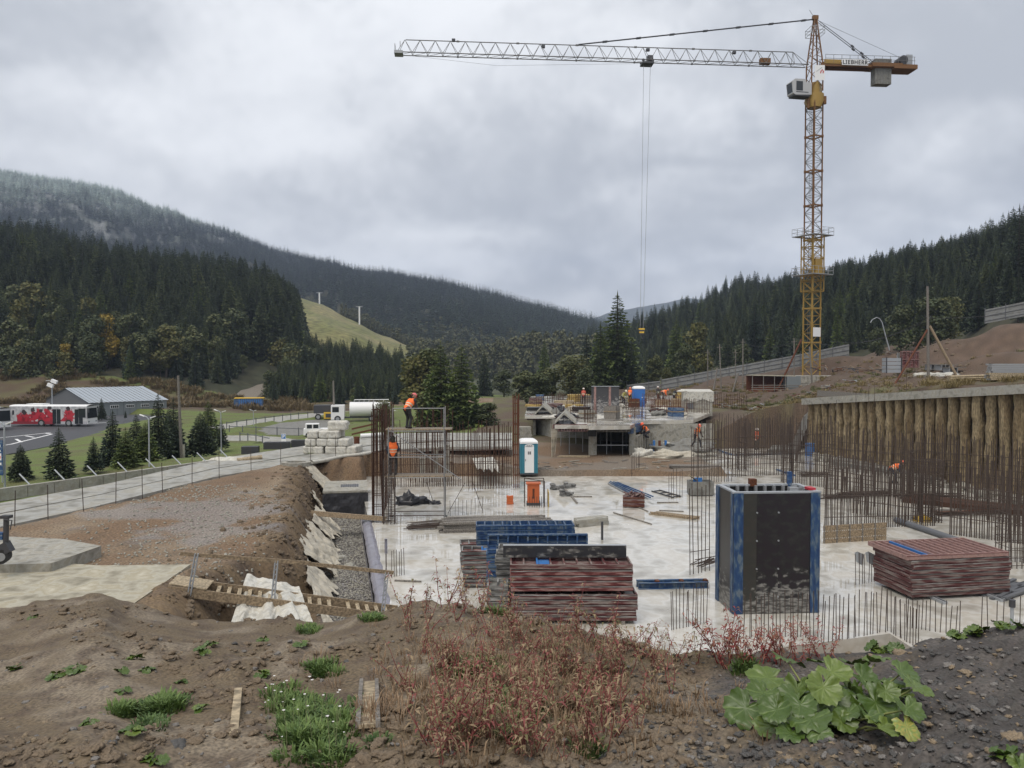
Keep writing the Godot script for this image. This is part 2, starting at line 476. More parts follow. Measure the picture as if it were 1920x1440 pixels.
func site_colour(x: float, d: float, h: float) -> Color:
	var k := wide.get_noise_2d(x * 5.0 + 40.0, d * 5.0)
	var j := fine.get_noise_2d(x * 6.0, d * 6.0 + 90.0)
	var c := C_BROWN.lerp(C_TAN, clampf(0.35 + k * 1.6 + j * 0.6, 0.0, 1.0))
	c = c.lerp(C_DARK, clampf(j * 1.4 - 0.15, 0.0, 0.8))
	var t := slab_left(d) - x
	if d < 44.8 and d > 12.0 and t > -0.6 and t < 4.2 + maxf(0.0, 24.0 - d) * 0.5:
		c = C_GRAVEL.lerp(Color(0.27, 0.185, 0.105).lerp(C_DARK, clampf(j * 1.8 + 0.2, 0, 1)), smoothstep(1.7, 2.2, t + j * 0.3))
	# a bed of gravel on the field
	var g := smoothstep(0.15, 0.4, 1.0 - Vector2((x + 12.2 - (d - 29.0) * -0.35) / 4.2, (d - 29.0) / 4.6).length() + k * 0.8 + j * 0.5)
	if d > 22.0 and d < 38.0 and t > 2.5: c = c.lerp(C_GRAVEL, g * 0.6)
	if d > 46.0 and d < 64.0 and x > -9.0 and x < 15.0: c = c.lerp(Color(0.25, 0.21, 0.17), 0.4 + clampf(k * 2.0, -0.3, 0.4))
	# grass slope behind the road
	var road_side := x + 18.2 - (d - 30.0) * 0.44
	if d > 26.0 and d < 150.0 and road_side < -2.2 and x < 0.0:
		var gr := smoothstep(-2.2, -3.4, road_side + k * 1.5)
		c = c.lerp(C_GRASS.lerp(C_OLIVE, clampf(0.3 + j + k, 0, 1)), gr)
	if d > 135.0 and x < -25.0:
		c = C_RUST.lerp(C_OLIVE, clampf(0.35 + k * 2.0 + j, 0, 1))
	if x > slab_right(d) + 0.6 and d > 24.0:
		c = C_RUST.lerp(C_DARK, clampf(0.35 + j * 1.5, 0, 1)).lerp(C_OLIVE, smoothstep(0.05, 0.35, k + 0.25 - absf(x - slab_right(d) - 4.0) * 0.04 - maxf(0.0, d - 70.0) * 0.02))
		var up := Vector2(x - 60.0, d - 100.0).length()
		if up < 40.0 and x > 44.0: c = c.lerp(C_RUST.lerp(Color(0.19, 0.125, 0.082), clampf(0.4 + j * 2.0, 0, 1)), smoothstep(40.0, 22.0, up))
	elif d > 62.0 and x > -4.0:
		c = C_DARK.lerp(C_OLIVE, clampf(0.5 + k * 2.0, 0, 1))
	if d > 160.0: c = C_GRASS.lerp(C_OLIVE, clampf(0.4 + k, 0, 1))
	return c
func near_colour(x: float, d: float) -> Color:
	var k := wide.get_noise_2d(x * 22.0, d * 22.0)
	var j := fine.get_noise_2d(x * 26.0, d * 26.0)
	var c := Color(0.215, 0.16, 0.098).lerp(Color(0.325, 0.262, 0.185), smoothstep(-0.1, 0.25, k + j * 0.3))
	c = c.lerp(Color(0.12, 0.082, 0.055), clampf(j * 1.8 + 0.05, 0.0, 0.75))
	# dark slate scree under the broad leaved plant
	var s := smoothstep(0.0, 1.1, x - 0.55 - (d - 3.0) * 0.30 + k * 1.2 + j * 0.4)
	c = c.lerp(Color(0.088, 0.078, 0.070).lerp(Color(0.15, 0.13, 0.115), clampf(0.3 + j * 1.6, 0, 1)), s)
	return c
func near_h(x: float, d: float) -> float:
	var f := smoothstep(13.2, 10.5, d)
	var h := maxf(mound(x, d), site_h(x, d) if d > 10.0 else -5.0)
	var a := wide.get_noise_2d(x * 14.0, d * 14.0)
	var b := fine.get_noise_2d(x * 14.0, d * 14.0)
	var e := absf(fine.get_noise_2d(x * 42.0 + 9.0, d * 42.0))
	var rough := smoothstep(-0.3, 0.25, a + x * 0.05)
	var g := fine.get_noise_2d(x * 90.0, d * 90.0 + 5.0)
	return h + f * (a * 0.13 + b * 0.07 * (0.35 + rough) - e * 0.05 * (0.3 + rough) + g * 0.012 * (0.2 + rough))
func sheet(xs: PackedFloat32Array, ds: PackedFloat32Array, polar: bool, hf: Callable, cf: Callable) -> ArrayMesh:
	var nx := xs.size()
	var nd := ds.size()
	var v := PackedVector3Array()
	var c := PackedColorArray()
	var n := PackedVector3Array()
	v.resize(nx * nd)
	c.resize(nx * nd)
	n.resize(nx * nd)
	for i in nd:
		var d := ds[i]
		for j in nx:
			var x := xs[j] * (d if polar else 1.0)
			var h: float = hf.call(x, d)
			v[i * nx + j] = Vector3(x, h, -d)
			c[i * nx + j] = cf.call(x, d, h) if cf.get_argument_count() == 3 else cf.call(x, d)
	var ix := PackedInt32Array()
	for i in nd:
		for j in nx:
			var a := v[i * nx + maxi(j - 1, 0)]
			var b := v[i * nx + mini(j + 1, nx - 1)]
			var e := v[maxi(i - 1, 0) * nx + j]
			var g := v[mini(i + 1, nd - 1) * nx + j]
			n[i * nx + j] = (b - a).cross(g - e).normalized()
			if i < nd - 1 and j < nx - 1:
				var o := i * nx + j
				ix.append_array(PackedInt32Array([o, o + nx, o + nx + 1, o, o + nx + 1, o + 1]))
	var arr := []
	arr.resize(Mesh.ARRAY_MAX)
	arr[Mesh.ARRAY_VERTEX] = v
	arr[Mesh.ARRAY_NORMAL] = n
	arr[Mesh.ARRAY_COLOR] = c
	arr[Mesh.ARRAY_INDEX] = ix
	var m := ArrayMesh.new()
	m.add_surface_from_arrays(Mesh.PRIMITIVE_TRIANGLES, arr)
	return m
func steps(list: Array) -> PackedFloat32Array:   # [from, to, step, to, step ...]
	var out := PackedFloat32Array()
	var x: float = list[0]
	for i in range(1, list.size(), 2):
		while x < list[i] - 0.001:
			out.append(x)
			x += list[i + 1]
	out.append(x)
	return out
func ground_poly(pts: Array, h: float) -> Array:    # picture points on a level -> polygon (x, z)
	var out := []
	for p in pts:
		var w := gp(p[0], p[1], h)
		out.append(Vector2(w.x, w.z))
	return out
func flat_under(poly: Array, h: float) -> void:
	var q := PackedVector2Array()
	var lo := 1e9
	var hi := -1e9
	for p in poly:
		q.append(Vector2(p.x, -p.y))
		lo = minf(lo, -p.y)
		hi = maxf(hi, -p.y)
	flats.append([q, h, lo, hi])
func poly_land(called: String, poly: Array, h: float, thick: float, m: Material) -> void:
	var b := MB.new()
	b.prism(poly, h - thick, h)
	land(called, b.mesh(), m)
func ribbon(near: Array, far: Array, h: float) -> Array:
	var out := ground_poly(near, h)
	var back := ground_poly(far, h)
	back.reverse()
	return out + back
func line_road(pts: Array, w: float, h: float) -> Array:
	var c := ground_poly(pts, h)
	var l := []
	var r := []
	for i in c.size():
		var t: Vector2 = (c[mini(i + 1, c.size() - 1)] - c[maxi(i - 1, 0)]).normalized()
		l.append(c[i] + t.orthogonal() * w * 0.5)
		r.append(c[i] - t.orthogonal() * w * 0.5)
	r.reverse()
	return l + r
var POLY := {}
func make_polys() -> void:
	POLY.pad = ground_poly([[-200, 1040], [60, 1052], [185, 1060], [357, 1058], [228, 1147], [190, 1165], [-200, 1175]], 1.42)
	POLY.pad_step = ground_poly([[-200, 1000], [120, 1014], [190, 1027], [96, 1060], [-60, 1064], [-200, 1060]], 1.6)
	POLY.road_near = ribbon([[-200, 1022], [0, 990], [180, 951], [400, 896], [560, 868], [700, 846], [830, 839], [960, 838]], [[-200, 992], [0, 966], [180, 931], [400, 881], [560, 856], [700, 836], [830, 828], [960, 826]], 1.42)
	POLY.road_far = ribbon([[-200, 988], [0, 963], [180, 929], [400, 879], [560, 854], [700, 834], [830, 826], [960, 824]], [[-200, 963], [0, 944], [200, 908], [400, 862], [560, 838], [660, 823], [760, 812], [960, 812]], 1.42)
	POLY.parking = ground_poly([[-300, 905], [-100, 872], [0, 854], [60, 843], [130, 829], [190, 812], [225, 798], [300, 789], [335, 784], [310, 777], [-300, 780]], -1.85)
	POLY.road_a = line_road([[740, 769], [640, 773], [560, 781], [480, 792], [425, 800], [380, 803]], 6.5, -1.83)
	POLY.road_b = line_road([[380, 820], [430, 820], [480, 823], [525, 830], [548, 840], [545, 856]], 6.0, -1.83)
	POLY.lot = ground_poly([[472, 808], [520, 793], [600, 786], [655, 790], [660, 808], [560, 816], [500, 815]], -1.84)
	for k in ["pad", "pad_step", "road_near", "road_far"]: flat_under(POLY[k], 1.3)
	for k in ["parking", "road_a", "road_b", "lot"]: flat_under(POLY[k], -1.95)
func make_land() -> void:
	control_points()
	make_polys()
	var us := PackedFloat32Array()
	for i in 20: us.append(-3.0 + i * 0.0925)
	for i in 341: us.append(lerpf(-1.15, 1.15, i / 340.0))
	for i in 20: us.append(1.2425 + i * 0.0925)
	var ds := PackedFloat32Array()
	for i in 190: ds.append(0.6 * pow(13.0 / 0.6, i / 189.0))
	land("ground_near", sheet(us, ds, true, near_h, near_colour), M.soil_near, "muddy brown earth bank with dark slate scree")
	var g := sheet(steps([-220, -60, 4.0, -26, 1.0, 0, 0.22, 34, 0.7, 80, 1.0, 130, 3.0]), steps([12.4, 50, 0.25, 66, 0.6, 180, 1.3]), false, site_h, site_colour)
	land("ground_site", g, M.soil, "bare brown earth of the building site")
	# the wet slab, with a notch at its near corner
	var a := gp(1440, 1217)
	var b := gp(1668, 1188)
	var c := gp(1724, 1223)
	var poly := []
	for p in [[slab_left(12.0), 12.0], [a.x - 0.2, 12.0], [a.x, -a.z], [b.x, -b.z], [c.x, -c.z], [c.x + 0.1, 12.0], [slab_right(12.0), 12.0], [slab_right(64.0), 64.0], [13.9, 64.0], [13.6, 48.8], [slab_left(48.8), 48.8]]:
		poly.append(Vector2(p[0], -p[1]))
	poly_land("foundation_slab", poly, 0.0, 0.8, M.wet_slab)
	poly_land("concrete_pad", POLY.pad, 1.42, 0.34, M.concrete_dusty)
	poly_land("concrete_pad", POLY.pad_step, 1.66, 0.5, M.concrete)
	poly_land("road", POLY.road_near, 1.46, 0.25, M.road_pale)
	poly_land("road", POLY.road_far, 1.44, 0.25, M.road_pale)
	poly_land("parking_asphalt", POLY.parking, -1.85, 0.2, M.asphalt)
	poly_land("road", POLY.road_a, -1.82, 0.2, M.road_pale)
	poly_land("road", POLY.road_b, -1.81, 0.2, M.road_pale)
	poly_land("gravel_lot", POLY.lot, -1.84, 0.2, M.concrete_dark)
	# valley floor to the horizon
	var f := MB.new()
	f.col = Color(0.10, 0.12, 0.045)
	f.quad(Vector3(-1400, -4.5, -3600), Vector3(1400, -4.5, -3600), Vector3(1400, -4.5, 200), Vector3(-1400, -4.5, 200))
	land("valley_floor", f.mesh(), M.hill)
	make_hills()
	# dirt track climbing into the wood
	track = [Vector3.ZERO]
	track.clear()
	for q in [[385, 776, 140], [415, 768, 150], [440, 758, 160], [462, 742, 172], [478, 727, 186], [490, 712, 200], [497, 700, 215]]: track.append(at(q[0], q[1], q[2]))
	var tm := MB.new()
	tm.col = Color(0.30, 0.26, 0.21)
	for i in track.size() - 1:
		var w := (track[i + 1] - track[i]).cross(Vector3.UP).normalized() * 2.6
		tm.quad(track[i] - w, track[i + 1] - w, track[i + 1] + w, track[i] + w)
		tm.quad(track[i] + w, track[i + 1] + w, track[i + 1] + w * 2.0 - Vector3(0, 3, 0), track[i] + w * 2.0 - Vector3(0, 3, 0))
	land("dirt_track", tm.mesh(), M.soil)

var track: Array[Vector3] = []
func on_track(p: Vector3) -> bool:
	for i in track.size() - 1:
		for k in 3:
			var q := track[i].lerp(track[i + 1], k / 3.0)
			var side := Vector2(p.x - q.x, p.z - q.z)
			if side.length() < 6.5 or (absf(px_of(p.x, -p.z) - px_of(q.x, -q.z)) < 16.0 and -p.z < -q.z + 2.0 and -p.z > -q.z - 40.0): return true
	return false
# hills: for each bearing (picture column) a foot distance, a ridge distance and the ridge's height
var HILLS := {
	"near_left": {"px": [-1500, 566], "foot": [[-1500, 150, 3.0], [250, 165, 4.0], [400, 172, 1.5], [490, 185, 0.5], [566, 200, 0.0]], "top": [[-1500, 470], [0, 492], [100, 505], [160, 528], [250, 548], [350, 560], [420, 570], [500, 590], [555, 625], [566, 660]], "far": [[-1500, 340], [300, 330], [566, 300]]},
	"near_centre": {"px": [480, 830], "foot": [[480, 152, -1.9], [830, 152, -1.9]], "top": [[480, 668], [560, 682], [640, 702], [740, 716], [780, 730], [830, 745]], "far": [[480, 300], [830, 280]]},
	"meadow": {"px": [520, 830], "foot": [[520, 300, 10.0], [830, 280, 0.0]], "top": [[520, 556], [557, 560], [600, 570], [660, 598], [720, 628], [780, 655], [830, 684]], "far": [[520, 600], [830, 520]]},
	"mountain": {"px": [-560, 1180], "foot": [[-1500, 650, 10], [500, 620, 15], [800, 560, 5.0], [1180, 700, 10]], "top": [[-1500, 270], [-100, 322], [0, 330], [120, 350], [200, 362], [300, 400], [400, 436], [550, 490], [700, 521], [800, 537], [900, 556], [1000, 586], [1100, 610], [1180, 640]], "far": [[-1500, 1900], [300, 1800], [700, 1400], [1000, 1250], [1180, 1300]]},
	"right_hill": {"px": [1050, 3200], "foot": [[1050, 330, -1.0], [1240, 210, 1.0], [1400, 180, 4.0], [1600, 165, 7.0], [1750, 155, 10.0], [1920, 135, 16.0], [3200, 120, 20.0]], "top": [[1050, 668], [1120, 654], [1200, 634], [1300, 606], [1400, 578], [1500, 562], [1600, 536], [1700, 522], [1800, 506], [1920, 498], [3200, 440]], "far": [[1050, 950], [1200, 800], [1300, 620], [1500, 480], [1700, 420], [1920, 380], [3200, 330]]},
	"valley": {"px": [700, 1200], "foot": [[700, 150, -2.0], [1000, 172, -1.4], [1200, 172, 0.0]], "top": [[700, 692], [900, 690], [1050, 690], [1200, 680]], "far": [[700, 700], [1200, 700]]},
	"distant": {"px": [900, 1600], "foot": [[900, 2400, 0.0], [1600, 2400, 0.0]], "top": [[900, 640], [1050, 608], [1110, 596], [1150, 583], [1200, 574], [1250, 566], [1290, 557], [1350, 560], [1450, 570], [1600, 600]], "far": [[900, 3300], [1600, 3300]]},
}
func hill_point(k: String, px: float, t: float) -> Vector3:
	var q: Dictionary = HILLS[k]
	var d0 := table(q.foot, px)
	var h0 := table(q.foot, px, 2)
	var d1 := table(q.far, px)
	var top := at(px, table(q.top, px), d1).y
	var d := lerpf(d0, d1, t)
	var f := t if t <= 1.0 else 1.0 - (t - 1.0) * 0.8
	var s := sin(clampf(f, 0, 1) * PI * 0.5)
	var h := lerpf(h0, top, lerpf(f, s, 0.35)) if t >= 0.0 else h0 + t * (d1 - d0) * 0.6
	var x := (px - 960.0) / F * d
	var amp := minf(1.0, 4.0 * absf(f * (1.0 - f)) + 0.1)
	h += wide.get_noise_2d(x * 0.25, d * 0.25) * amp * (d1 - d0) * (0.022 if k == "mountain" else 0.035)
	return Vector3(x, h, -d)
func make_hills() -> void:
	for k in HILLS:
		var q: Dictionary = HILLS[k]
		var us := PackedFloat32Array()
		var big: bool = k == "mountain"
		var n := int((q.px[1] - q.px[0]) / (7.0 if big else 14.0))
		var b := MB.new()
		var rows := 64 if big else 26
		var pts := []
		var cols := []
		for i in rows + 1:
			var t := i / float(rows) * 1.45 - 0.15
			for j in n + 1:
				var px: float = lerpf(q.px[0], q.px[1], j / float(n))
				var p := hill_point(k, px, t)
				pts.append(p)
				var z := wide.get_noise_2d(p.x * 0.6, p.z * 0.6)
				var c := Color(0.055, 0.062, 0.03).lerp(Color(0.085, 0.075, 0.04), clampf(0.5 + z, 0, 1))
				if k == "valley": c = Color(0.075, 0.085, 0.04)
				if k == "meadow":
					c = Color(0.20, 0.205, 0.065).lerp(Color(0.30, 0.26, 0.11), clampf(0.4 + z * 1.5 + fine.get_noise_2d(p.x * 0.5, p.z * 0.7), 0, 1))
				elif k == "distant": c = Color(0.05, 0.062, 0.045).lerp(Color(0.075, 0.085, 0.06), clampf(0.25 + z * 1.5, 0, 1))
				elif k == "mountain" and p.y > 170.0: c = Color(0.10, 0.11, 0.085) if z < 0.0 else Color(0.2, 0.21, 0.2)
				cols.append(c)
		var arr := []
		arr.resize(Mesh.ARRAY_MAX)
		var v := PackedVector3Array(pts)
		var nn := PackedVector3Array()
		var ix := PackedInt32Array()
		for i in rows + 1:
			for j in n + 1:
				var e: Vector3 = v[i * (n + 1) + mini(j + 1, n)] - v[i * (n + 1) + maxi(j - 1, 0)]
				var g: Vector3 = v[mini(i + 1, rows) * (n + 1) + j] - v[maxi(i - 1, 0) * (n + 1) + j]
				nn.append(e.cross(g).normalized())
				if i < rows and j < n:
					var o := i * (n + 1) + j
					ix.append_array(PackedInt32Array([o, o + n + 1, o + n + 2, o, o + n + 2, o + 1]))
		arr[Mesh.ARRAY_VERTEX] = v
		arr[Mesh.ARRAY_NORMAL] = nn
		arr[Mesh.ARRAY_COLOR] = PackedColorArray(cols)
		arr[Mesh.ARRAY_INDEX] = ix
		var m := ArrayMesh.new()
		m.add_surface_from_arrays(Mesh.PRIMITIVE_TRIANGLES, arr)
		land("hill_" + k, m, M.hill)
# ---------------------------------------------------------------- trees and plants
func spruce_mesh(sd: int, levels: int, per: int, detail: bool, slim := 1.0) -> ArrayMesh:   # ten metres tall
	var r := RandomNumberGenerator.new()
	r.seed = sd
	var b := MB.new()
	var H := 10.0
	for i in levels:
		var t := pow(i / float(levels), 0.92)
		var y := 0.7 + t * (H - 0.9)
		var R := (2.1 * pow(1.0 - t, 0.82) + 0.12) * slim
		var a0 := r.randf() * TAU
		for j in per:
			var a := a0 + TAU * (j + r.randf_range(-0.3, 0.3)) / per
			var len := R * r.randf_range(0.62, 1.12)
			var o := Vector3(cos(a), 0, sin(a))
			var s := Vector3(-o.z, 0, o.x)
			var base := Vector3(0, y + r.randf_range(-0.12, 0.12), 0)
			var droop := r.randf_range(0.28, 0.5) * (1.15 - t * 0.9)
			var g := r.randf_range(0.0, 1.0)
			b.col = Color(0.021, 0.033, 0.019).lerp(Color(0.058, 0.08, 0.038), g * g)
			var p1 := base + o * len * 0.45 + Vector3(0, -droop * len * 0.5, 0)
			var p2 := base + o * len + Vector3(0, -droop * len * 0.85, 0)
			var w := len * r.randf_range(0.26, 0.4)
			if detail:
				for side: float in [-1.0, 1.0]:
					for m in 4:
						var f := 0.16 + m * 0.22
						var q := base.lerp(p1, f * 2.0) if f < 0.5 else p1.lerp(p2, f * 2.0 - 1.0)
						var q2 := q + o * len * 0.2
						q2.y -= 0.03
						var tip: Vector3 = q + o * len * r.randf_range(0.12, 0.3) + s * side * w * (1.15 - f * 0.75) * r.randf_range(0.8, 1.3) + Vector3(0, -len * r.randf_range(0.06, 0.22), 0)
						b.tri(q, tip, q2) if side < 0 else b.tri(q, q2, tip)
				b.tri(p1 - s * 0.05, p2, p1 + s * 0.05)
				b.tri(p1, p1.lerp(p2, 0.7) + Vector3(0, -len * 0.28, 0), p2)
				b.tri(base + o * 0.1, base.lerp(p1, 0.8) + Vector3(0, -len * 0.22, 0), p1)
			else:
				b.tri(base - s * w * 0.5, p1 + s * w, p2)
				b.tri(base + s * w * 0.5, p2, p1 - s * w)
	b.col = Color(0.035, 0.05, 0.024)
	b.tri(Vector3(-0.07, H - 0.7, 0), Vector3(0, H + 0.15, 0), Vector3(0.07, H - 0.7, 0))
	b.tri(Vector3(0, H - 0.7, -0.07), Vector3(0, H + 0.15, 0), Vector3(0, H - 0.7, 0.07))
	return b.mesh()
func spruce_trunk() -> ArrayMesh:
	var b := MB.new()
	b.tube(Vector3(0, -0.8, 0), Vector3(0, 6.0, 0), 0.17, 0.08, 7)
	b.tube(Vector3(0, 6.0, 0), Vector3(0, 9.8, 0), 0.08, 0.015, 6)
	return b.mesh()
func leafy_mesh(sd: int, leaves: int, size: float, tall: float, broad: float, tint: Color, tint2: Color) -> ArrayMesh:   # crown of a ten metre tree
	var r := RandomNumberGenerator.new()
	r.seed = sd
	var b := MB.new()
	var lobes := []
	for i in 15:
		var a := r.randf() * TAU
		var f := r.randf()
		var y := lerpf(10.0 - tall, 9.2, f)
		var wd := broad * sin(clampf((f * 0.86 + 0.14) * PI, 0, PI)) * 0.62
		lobes.append([Vector3(cos(a) * wd * r.randf(), y, sin(a) * wd * r.randf()), broad * r.randf_range(0.28, 0.5)])
	for i in leaves:
		var l: Array = lobes[r.randi() % lobes.size()]
		var dir := Vector3(r.randfn(), r.randfn(), r.randfn()).normalized()
		var p: Vector3 = l[0] + dir * l[1] * pow(r.randf(), 0.45)
		p.y = minf(p.y, 10.2)
		var u := Vector3(r.randfn(), r.randfn(), r.randfn()).normalized()
		var w := (dir + Vector3(r.randfn(), r.randfn(), r.randfn()) * 0.5).cross(u).normalized()
		var s := size * r.randf_range(0.6, 1.35)
		b.col = tint.lerp(tint2, r.randf())
		b.tri(p - u * s * 0.5, p + w * s * 0.5, p + u * s * 0.55)
		b.tri(p - u * s * 0.45 + w * s * 0.1, p + u * s * 0.5, p - w * s * 0.45 + Vector3(0, -0.05, 0))
	return b.mesh()
func leafy_trunk(sd: int) -> ArrayMesh:
	var r := RandomNumberGenerator.new()
	r.seed = sd
	var b := MB.new()
	b.chain([Vector3(0, -0.8, 0), Vector3(0.1, 2.5, 0), Vector3(0, 5.5, 0.1), Vector3(0.1, 8.5, 0)], [0.22, 0.16, 0.1, 0.03], 7)
	for i in 8:
		var a := r.randf() * TAU
		var y := r.randf_range(2.5, 6.5)
		b.tube(Vector3(0.05, y, 0), Vector3(cos(a) * 1.5, y + 1.6, sin(a) * 1.5), 0.06, 0.02, 5)
	return b.mesh()
var SPR := []
var SPR_LOW := []
var LEAF := []
var TRUNK: ArrayMesh
func tree(called: String, label: String, group: String, crown: Mesh, trunk: Mesh, p: Vector3, h: float, wide_ := 1.0, m: Material = null) -> Node3D:
	var o := thing(called, label, "tree", p, rng.randf() * TAU, group)
	var s := h / 10.0
	o.scale = Vector3(s * wide_, s, s * wide_)
	put(o, "crown", crown, m if m else [M.needles, M.needles_olive, M.needles_blue, M.needles][rng.randi() % 4])
	put(o, "trunk", trunk, M.bark)
	return o
func tree_px(kind: String, label: String, group: String, px: float, top: float, d: float, base_h: float, w := 1.0, crown := -1) -> void:
	var p := at(px, top, d)
	var h := p.y - base_h
	p.y = base_h
	var v := crown if crown >= 0 else rng.randi()
	if kind == "spruce": tree("spruce_tree", label, group, SPR[v % SPR.size()], TRUNK, p, h, w)
	else: tree("leafy_tree", label, group, LEAF[v % LEAF.size()], T_TRUNK, p, h, w, M.leaves)
var T_TRUNK: ArrayMesh
func make_woods() -> void:
	for i in 5: SPR.append(spruce_mesh(40 + i, 31, 10, true, [1.0, 0.85, 1.12, 0.95, 0.78][i]))
	for i in 4: SPR_LOW.append(spruce_mesh(90 + i, 11, 6, false, [0.95, 0.8, 1.05, 0.7][i]))
	TRUNK = spruce_trunk()
	T_TRUNK = leafy_trunk(4)
	LEAF = [leafy_mesh(1, 3200, 0.4, 8.4, 3.2, Color(0.075, 0.085, 0.022), Color(0.14, 0.125, 0.035)), leafy_mesh(2, 3200, 0.4, 8.6, 2.7, Color(0.06, 0.08, 0.028), Color(0.11, 0.115, 0.04)), leafy_mesh(3, 2400, 0.36, 8.2, 3.0, Color(0.20, 0.16, 0.022), Color(0.33, 0.22, 0.03)), leafy_mesh(5, 3200, 0.4, 8.0, 3.4, Color(0.04, 0.058, 0.024), Color(0.08, 0.09, 0.03)), leafy_mesh(6, 3400, 0.36, 9.4, 4.6, Color(0.065, 0.078, 0.022), Color(0.12, 0.115, 0.035))]
	var far_leaf := [leafy_mesh(8, 260, 1.0, 8.2, 3.2, Color(0.075, 0.085, 0.035), Color(0.13, 0.125, 0.05)), leafy_mesh(9, 260, 1.0, 8.2, 2.8, Color(0.05, 0.065, 0.03), Color(0.10, 0.10, 0.04))]
	# forests: the nearest rows are single trees, the mass behind them one stuff object for each kind of mesh
	var r := RandomNumberGenerator.new()
	r.seed = 99
	forest(r, "near_left", [-420, 562], 150, 2300, 16.0, 23.0, "tall dark spruce in the dense forest behind the grey hall", "spruces of the slope behind the grey hall", 0.38)
	forest(r, "near_centre", [486, 800], 50, 560, 8.5, 13.5, "dark spruce in the low wood below the ski meadow", "spruces of the low wood below the meadow", 0.55)
	forest(r, "right_hill", [1085, 2300], 85, 3200, 12.0, 19.0, "dark spruce on the forest slope behind the crane", "spruces of the slope behind the crane", 0.55)
	# far mountain, hoarfrost on the trees of its upper slope
	for v in 3:
		var xs := []
		var cols := PackedColorArray()
		for i in 9500:
			var px := r.randf_range(-520, 1150)
			var t := pow(r.randf(), 0.7) * 1.02
			var p := hill_point("mountain", px, t)
			if px > 60 and px < 210 and absf(p.y - 250.0 + (px - 135.0) * 1.0) < 14.0: continue     # a clear-cut strip
			var h := r.randf_range(14.0, 24.0)
			var s := h / 10.0
			xs.append(Transform3D(Basis(Vector3.UP, r.randf() * TAU).scaled(Vector3(s * 1.15, s, s * 1.15)), p - Vector3(0, 1, 0)))
			var frost := clampf((p.y - 215.0 + wide.get_noise_2d(p.x * 0.3, p.z * 0.3) * 90.0) / 90.0, 0.0, 1.0) * r.randf_range(0.45, 1.0)
			var v2 := r.randf_range(0.7, 2.3)
			cols.append(Color(v2, v2, v2).lerp(Color(24.0, 17.5, 33.0), frost))
		var o := multi("mountain_spruce_forest", SPR_LOW[v], M.needles, xs, cols)
		tag(o, "frosted spruce forest covering the far mountain", "forest")
	for v in 2:
		var xs := []
		for i in 1100:
			var px := r.randf_range(760, 1120)
			var p := hill_point("valley", px, r.randf_range(0.4, 1.0)) if r.randf() < 0.7 else hill_point("mountain", px + r.randf() * 40.0, pow(r.randf(), 2.0) * 0.16)
			var h := r.randf_range(9.0, 15.0)
			xs.append(Transform3D(Basis(Vector3.UP, r.randf() * TAU).scaled(Vector3.ONE * h / 10.0), p))
		for i in 90:
			var px := r.randf_range(640, 800)
			var p := hill_point("meadow", px, r.randf_range(1.0, 1.12))
			xs.append(Transform3D(Basis(Vector3.UP, r.randf() * TAU).scaled(Vector3.ONE * r.randf_range(0.5, 1.1)), p))
		tag(multi("valley_leafy_wood", far_leaf[v], M.leaves, xs), "pale leafy wood on the far valley floor", "forest")
	# autumn trees of the left slope
	for q in [[122, 645, 163, 2], [45, 610, 190, 0], [20, 560, 200, 0], [62, 655, 168, 3], [165, 655, 170, 0], [198, 620, 185, 1], [265, 572, 240, 0], [330, 560, 260, 0], [365, 620, 200, 1], [398, 610, 205, 0], [445, 605, 215, 1], [475, 612, 215, 3], [300, 660, 172, 1], [330, 655, 178, 3], [400, 670, 180, 1], [420, 640, 190, 0], [455, 660, 190, 1], [528, 630, 215, 0], [540, 655, 190, 1], [575, 640, 200, 3], [505, 690, 172, 3], [610, 720, 160, 3], [640, 715, 160, 3], [660, 725, 158, 1], [700, 730, 157, 3], [580, 728, 158, 1]]:
		var base := site_plain((q[0] - 960.0) / F * q[2], q[2]) if q[2] < 166 else hill_point("near_left" if q[0] < 480 else "near_centre", q[0], (q[2] - 165.0) / 165.0).y
		tree_px("leafy", ["olive green leafy tree among the dark spruces of the left slope", "grey green leafy tree among the dark spruces", "bright yellow autumn tree at the foot of the spruce slope", "dark leafy tree at the foot of the spruce wood", ""][q[3]], "leafy trees along the spruce slope" if q[3] != 2 else "", q[0], q[1], q[2], base, 1.15, q[3])
	for k in 66:
		var px := r.randf_range(-150, 560)
		var tt := r.randf_range(-0.02, 0.2)
		var p := hill_point("near_left", px, tt)
		if on_track(p): continue
		var v: int = [0, 1, 1, 3, 0, 1, 3, 2][r.randi() % 8]
		if v == 2 and k % 5: v = 1
		tree("leafy_tree", ["olive green leafy tree among the dark spruces of the left slope", "grey green leafy tree among the dark spruces", "yellowing leafy tree between the spruces of the slope", "dark leafy tree at the foot of the spruce wood"][v], "leafy trees along the spruce slope", LEAF[v], T_TRUNK, p - Vector3(0, 0.4, 0), r.randf_range(7.5, 13.0) * (1.0 + tt * 2.0), r.randf_range(0.95, 1.3), M.leaves)
